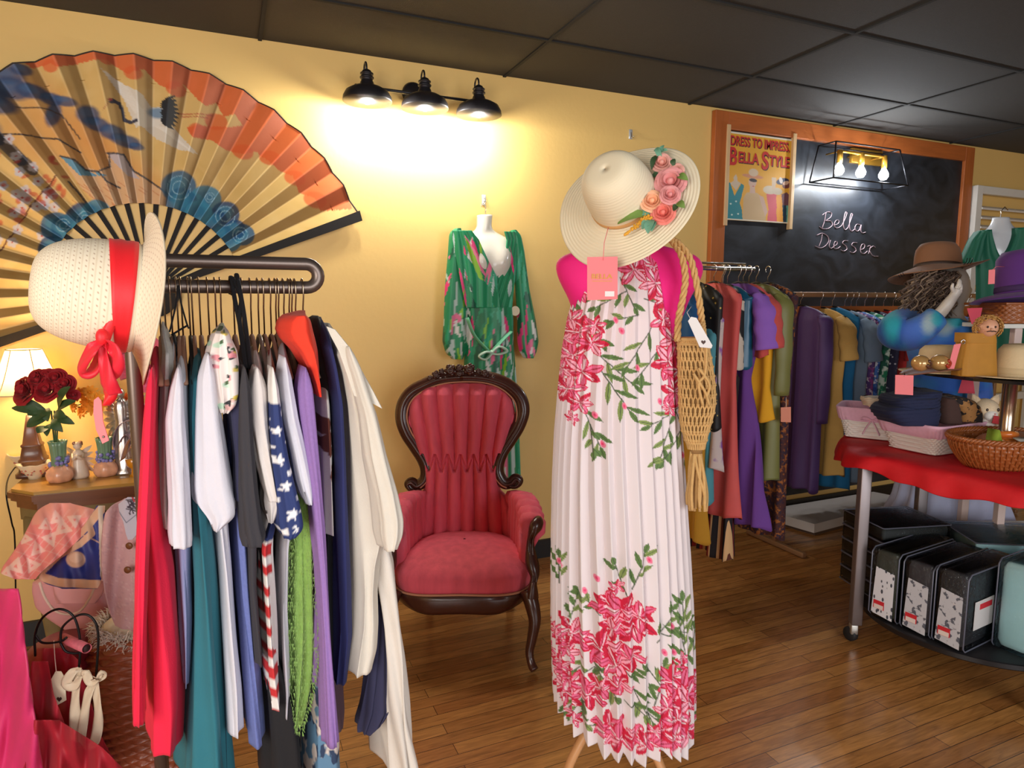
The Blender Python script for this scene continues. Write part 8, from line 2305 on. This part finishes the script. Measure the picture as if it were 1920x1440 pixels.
def right_edge():
    # purple hat on a wicker box on a white shelf unit
    D = 2.98; zt = P(1900, 607, D)[2]
    t = thing('shelf_unit', 'white shelf unit standing at the right edge behind the glass shelf', 'shelf', LF(float(np.dot(P(1960, 607, D), RT)), D + .1, 0))
    a = P(1894, 610, D - .06); 
    cx = float(np.dot(a, RT)); m = M_WHITE
    make('shelf_board', MB().box(LF(cx + .30, D + .1, zt - .01), (.62, .28, .02), (RT, FW, UP), bev=.003), m, t, False)
    make('shelf_board', MB().box(LF(cx + .30, D + .1, .4), (.58, .26, .02), (RT, FW, UP), bev=.003), m, t, False)
    for dx in (.06, .56):
        for dy in (-.02, .22): make('post', MB().box(LF(cx + dx, D + dy, (zt - .02) / 2), (.035, .035, zt - .02), (RT, FW, UP), bev=.004), mat('white_pink_post', S(214, 190, 182), .5), t, False)
    b = thing('wicker_box', 'brown wicker box under the purple hat', 'basket', LF(cx + .24, D + .1, zt))
    rings = [(LF(cx + .22, D + .1, zt + .002 + .085 * k), RT * .23, FW * .14) for k in np.linspace(0, 1, 9)]
    make('woven_body', woven(MB(), rings, stakes=44, amp=.003, square=.35), W_BROWN, b)
    make('lid', MB().box(LF(cx + .22, D + .1, zt + .09), (.46, .28, .012), (RT, FW, UP), bev=.004), W_BROWN, b)
    pm = mat('purple_felt', S(84, 36, 116), .85, 0, .06, 20, sheen=.5)
    hc = P(1926, 556, D - .04); hc[2] = zt + .132
    h = simple_hat('felt_hat', 'deep purple felt hat with wide brim resting on the wicker box', hc, .225, .125, .195, pm, ax=unit(UP + FW * .12 - RT * .05), bandm=mat('dark_purple_band', S(52, 20, 76), .7), curl=-.035)
    Dg = D - .24
    tg = h
    make('tag_string', MB().tube([P(1860, 507, Dg), P(1868, 500, Dg + .06), hc + UP * .12 - RT * .11], .0012, 5), M_PINKTAG, tg)
    make('price_tag', MB().prism([P(x, y, Dg) for x, y in ((1854, 506), (1866, 505), (1865, 532), (1853, 533))], FW * .001), M_PINKTAG, tg, False)
    # hang tags on the sweater
    for lab, q, D2 in (('deep pink price card on the blue sweater near the raised hand', ((1813, 578), (1842, 577), (1836, 606), (1822, 608)), 2.90), ('deep pink price card below the glass shelf on the blue sweater', ((1806, 705), (1824, 706), (1828, 738), (1796, 737)), 2.95)):
        x = thing('price_card', lab, 'tag', P(q[2][0], q[2][1], D2)); make('card', MB().prism([P(u, v, D2) for u, v in q], FW * .001), mat('deep_pink_card', S(206, 62, 84), .6), x, False)
right_edge()

# ---------------------------------------------------------------- bagged bedding on the lower shelf
def plastic():
    m = bpy.data.materials.new('clear_plastic'); m.use_nodes = True; nt = m.node_tree; nt.nodes.remove(nt.nodes['Principled BSDF'])
    a = nn(nt, 'ShaderNodeBsdfTransparent'); a.inputs[0].default_value = (.95, .96, .97, 1); g = nn(nt, 'ShaderNodeBsdfGlossy'); g.inputs['Roughness'].default_value = .1; g.inputs['Color'].default_value = (.9, .95, 1, 1)
    no = nn(nt, 'ShaderNodeTexNoise'); no.inputs['Scale'].default_value = 16; no.inputs['Distortion'].default_value = 1.5; bp = nn(nt, 'ShaderNodeBump'); bp.inputs['Strength'].default_value = .6; bp.inputs['Distance'].default_value = .01
    nt.links.new(no.outputs['Fac'], bp.inputs['Height']); nt.links.new(bp.outputs[0], g.inputs['Normal'])
    f = nn(nt, 'ShaderNodeFresnel'); f.inputs[0].default_value = 1.5; mx = nn(nt, 'ShaderNodeMixShader')
    nt.links.new(f.outputs[0], mx.inputs[0]); nt.links.new(a.outputs[0], mx.inputs[1]); nt.links.new(g.outputs[0], mx.inputs[2]); nt.links.new(mx.outputs[0], nt.nodes['Material Output'].inputs[0]); return m
PL = plastic(); PIPE = mat('grey_piping', S(96, 98, 112), .35)
d1 = unit(RT * .87 + FW * .49); d2 = unit(-RT * .49 + FW * .87)      # long axis of each pack, thin axis of each pack
SZ = .163
def pack(label, corner, w, L, h, m, insert=None, side_label=False, grp='bagged bedding packs standing on the lower shelf'):
    c0 = LF(corner[0], corner[1], SZ)
    t = thing('bedding_pack', label, 'bedding pack', c0 + d1 * L / 2 + d2 * w / 2, grp)
    cen = c0 + d1 * L / 2 + d2 * w / 2 + UP * h / 2
    make('bedding', MB().box(cen, (L - .012, w - .012, h - .012), (d1, d2, UP), bev=.03), m, t)
    make('plastic_bag', MB().box(cen, (L, w, h), (d1, d2, UP), bev=.016), PL, t)
    pp = MB()
    for s_ in (0, w):
        pts = [c0 + d2 * s_ + d1 * a + UP * b for a, b in ((.015, .004), (L - .015, .004), (L - .002, .02), (L - .002, h - .02), (L - .02, h - .002), (.02, h - .002), (0, h - .02), (0, .02))]
        pp.tube(pts, .003, 6, closed=True)
    make('piping', pp, PIPE, t)
    if insert:
        ci = MB(); y0, y1 = w * .12, w * .90
        ci.prism([c0 - d1 * .0015 + d2 * y0 + UP * .01, c0 - d1 * .0015 + d2 * y1 + UP * .02, c0 - d1 * .0015 + d2 * y1 * .9 + UP * h * .74, c0 - d1 * .0015 + d2 * y0 + UP * h * .70], d1 * .0012)
        io = make('paper_insert', ci, insert, t, False)
        lr = MB().box(c0 - d1 * .003 + d2 * w * .62 + UP * .062, (.001, w * .40, .036), (d1, d2, UP)); make('red_label', lr, mat('label_red', S(206, 40, 52), .5), io, False)
        lw = MB().box(c0 - d1 * .0036 + d2 * w * .62 + UP * .054, (.001, w * .34, .018), (d1, d2, UP)); make('label_panel', lw, mat('label_cream', S(230, 214, 206), .6), io, False)
    if side_label:
        s0 = c0 + d1 * L * .32 - d2 * .003 + UP * h * .44
        lo = make('side_label', MB().box(s0, (.14, .001, .115), (d1, d2, UP)), mat('label_white', S(214, 208, 206), .5), t, False)
        make('label_stripe', MB().box(s0 + UP * .032 + d1 * .01 - d2 * .001, (.09, .001, .022), (d1, d2, UP)), mat('label_red', S(206, 40, 52), .5), lo, False)
    return t
dash = spots('white_curve_print', S(222, 222, 228), [S(70, 74, 84)], 22, (.09, .15), .6, 'wave', stretch=(1, 1, .5))
def boomerang():
    m = spots('boomerang_print', S(220, 220, 226), [S(70, 74, 86)], 60, (.26, .32), .6, 'dots', stretch=(1, 1, .5)); return m
leafp = spots('grey_leaf_print', S(196, 196, 202), [S(90, 92, 104)], 40, (.56, .6), .6)
olived = cloth('dark_olive_bedding', S(52, 56, 42)); darkb = cloth('charcoal_bedding', S(50, 46, 52)); blackb = cloth('black_bedding', S(34, 32, 36)); aqua = cloth('pale_aqua_bedding', S(186, 228, 232), bump=.05)
b0 = (1.60, 2.60); st = (.49, -.87)
P1 = lambda s_: (b0[0] + st[0] * s_, b0[1] + st[1] * s_)
pack('bagged dark olive bedding with white curved-dash insert, nearest the table leg', P1(.0), .115, .42, .305, olived, boomerang())
pack('bagged charcoal bedding with grey leaf insert, second from the table leg', P1(.135), .115, .40, .305, darkb, leafp)
pack('bagged black bedding with grey leaf insert and large side label', P1(.262), .115, .40, .315, blackb, leafp, True)
pack('tall pale aqua bagged bedding at the right end of the lower shelf', (1.60 + st[0] * .30 + .20, 2.60 + st[1] * .30 - .02), .13, .34, .36, aqua)
def flat_pack(label, c, ax, size, z, m):
    e = unit(RT * math.cos(ax) + FW * math.sin(ax)); f = np.cross(UP, e)
    cen = LF(c[0], c[1], z + size[2] / 2)
    t = thing('flat_bedding_pack', label, 'bedding pack', cen - UP * size[2] / 2, 'bagged bedding lying flat at the back of the lower shelf')
    make('bedding', MB().box(cen, (size[0] - .01, size[1] - .01, size[2] - .01), (e, f, UP), bev=.015), m, t)
    make('plastic_bag', MB().box(cen, size, (e, f, UP), bev=.01), PL, t)
    pp = MB(); hx, hy, hz = [s_ / 2 for s_ in size]
    for s_ in (-1, 1): pp.tube([cen + e * hx * a + f * hy * b + UP * hz * s_ for a, b in ((-.97, -1), (.97, -1), (1, -.97), (1, .97), (.97, 1), (-.97, 1), (-1, .97), (-1, -.97))], .0028, 6, closed=True)
    make('piping', pp, PIPE, t)
for k in range(5):
    flat_pack(['black', 'dark grey', 'charcoal', 'dark brown', 'near-black'][k] + ' flat bagged bedding, ' + ['lowest', 'second from bottom', 'middle', 'second from top', 'topmost'][k] + ' of the left stack', (1.80, 2.98), .15, (.34, .28, .066), SZ + k * .069, cloth('flat_' + str(k), (S(36, 34, 36), S(56, 54, 60), S(44, 44, 50), S(56, 44, 42), S(40, 44, 42))[k]))
for k in range(3):
    flat_pack(['charcoal', 'slate', 'pale aqua'][k] + ' flat bagged bedding, ' + ['lowest', 'middle', 'topmost'][k] + ' of the right stack', (2.22, 2.82), -.12, (.44, .30, .10 if k < 2 else .11), SZ + k * .105, (darkb, cloth('slate', S(70, 76, 84)), aqua)[k])
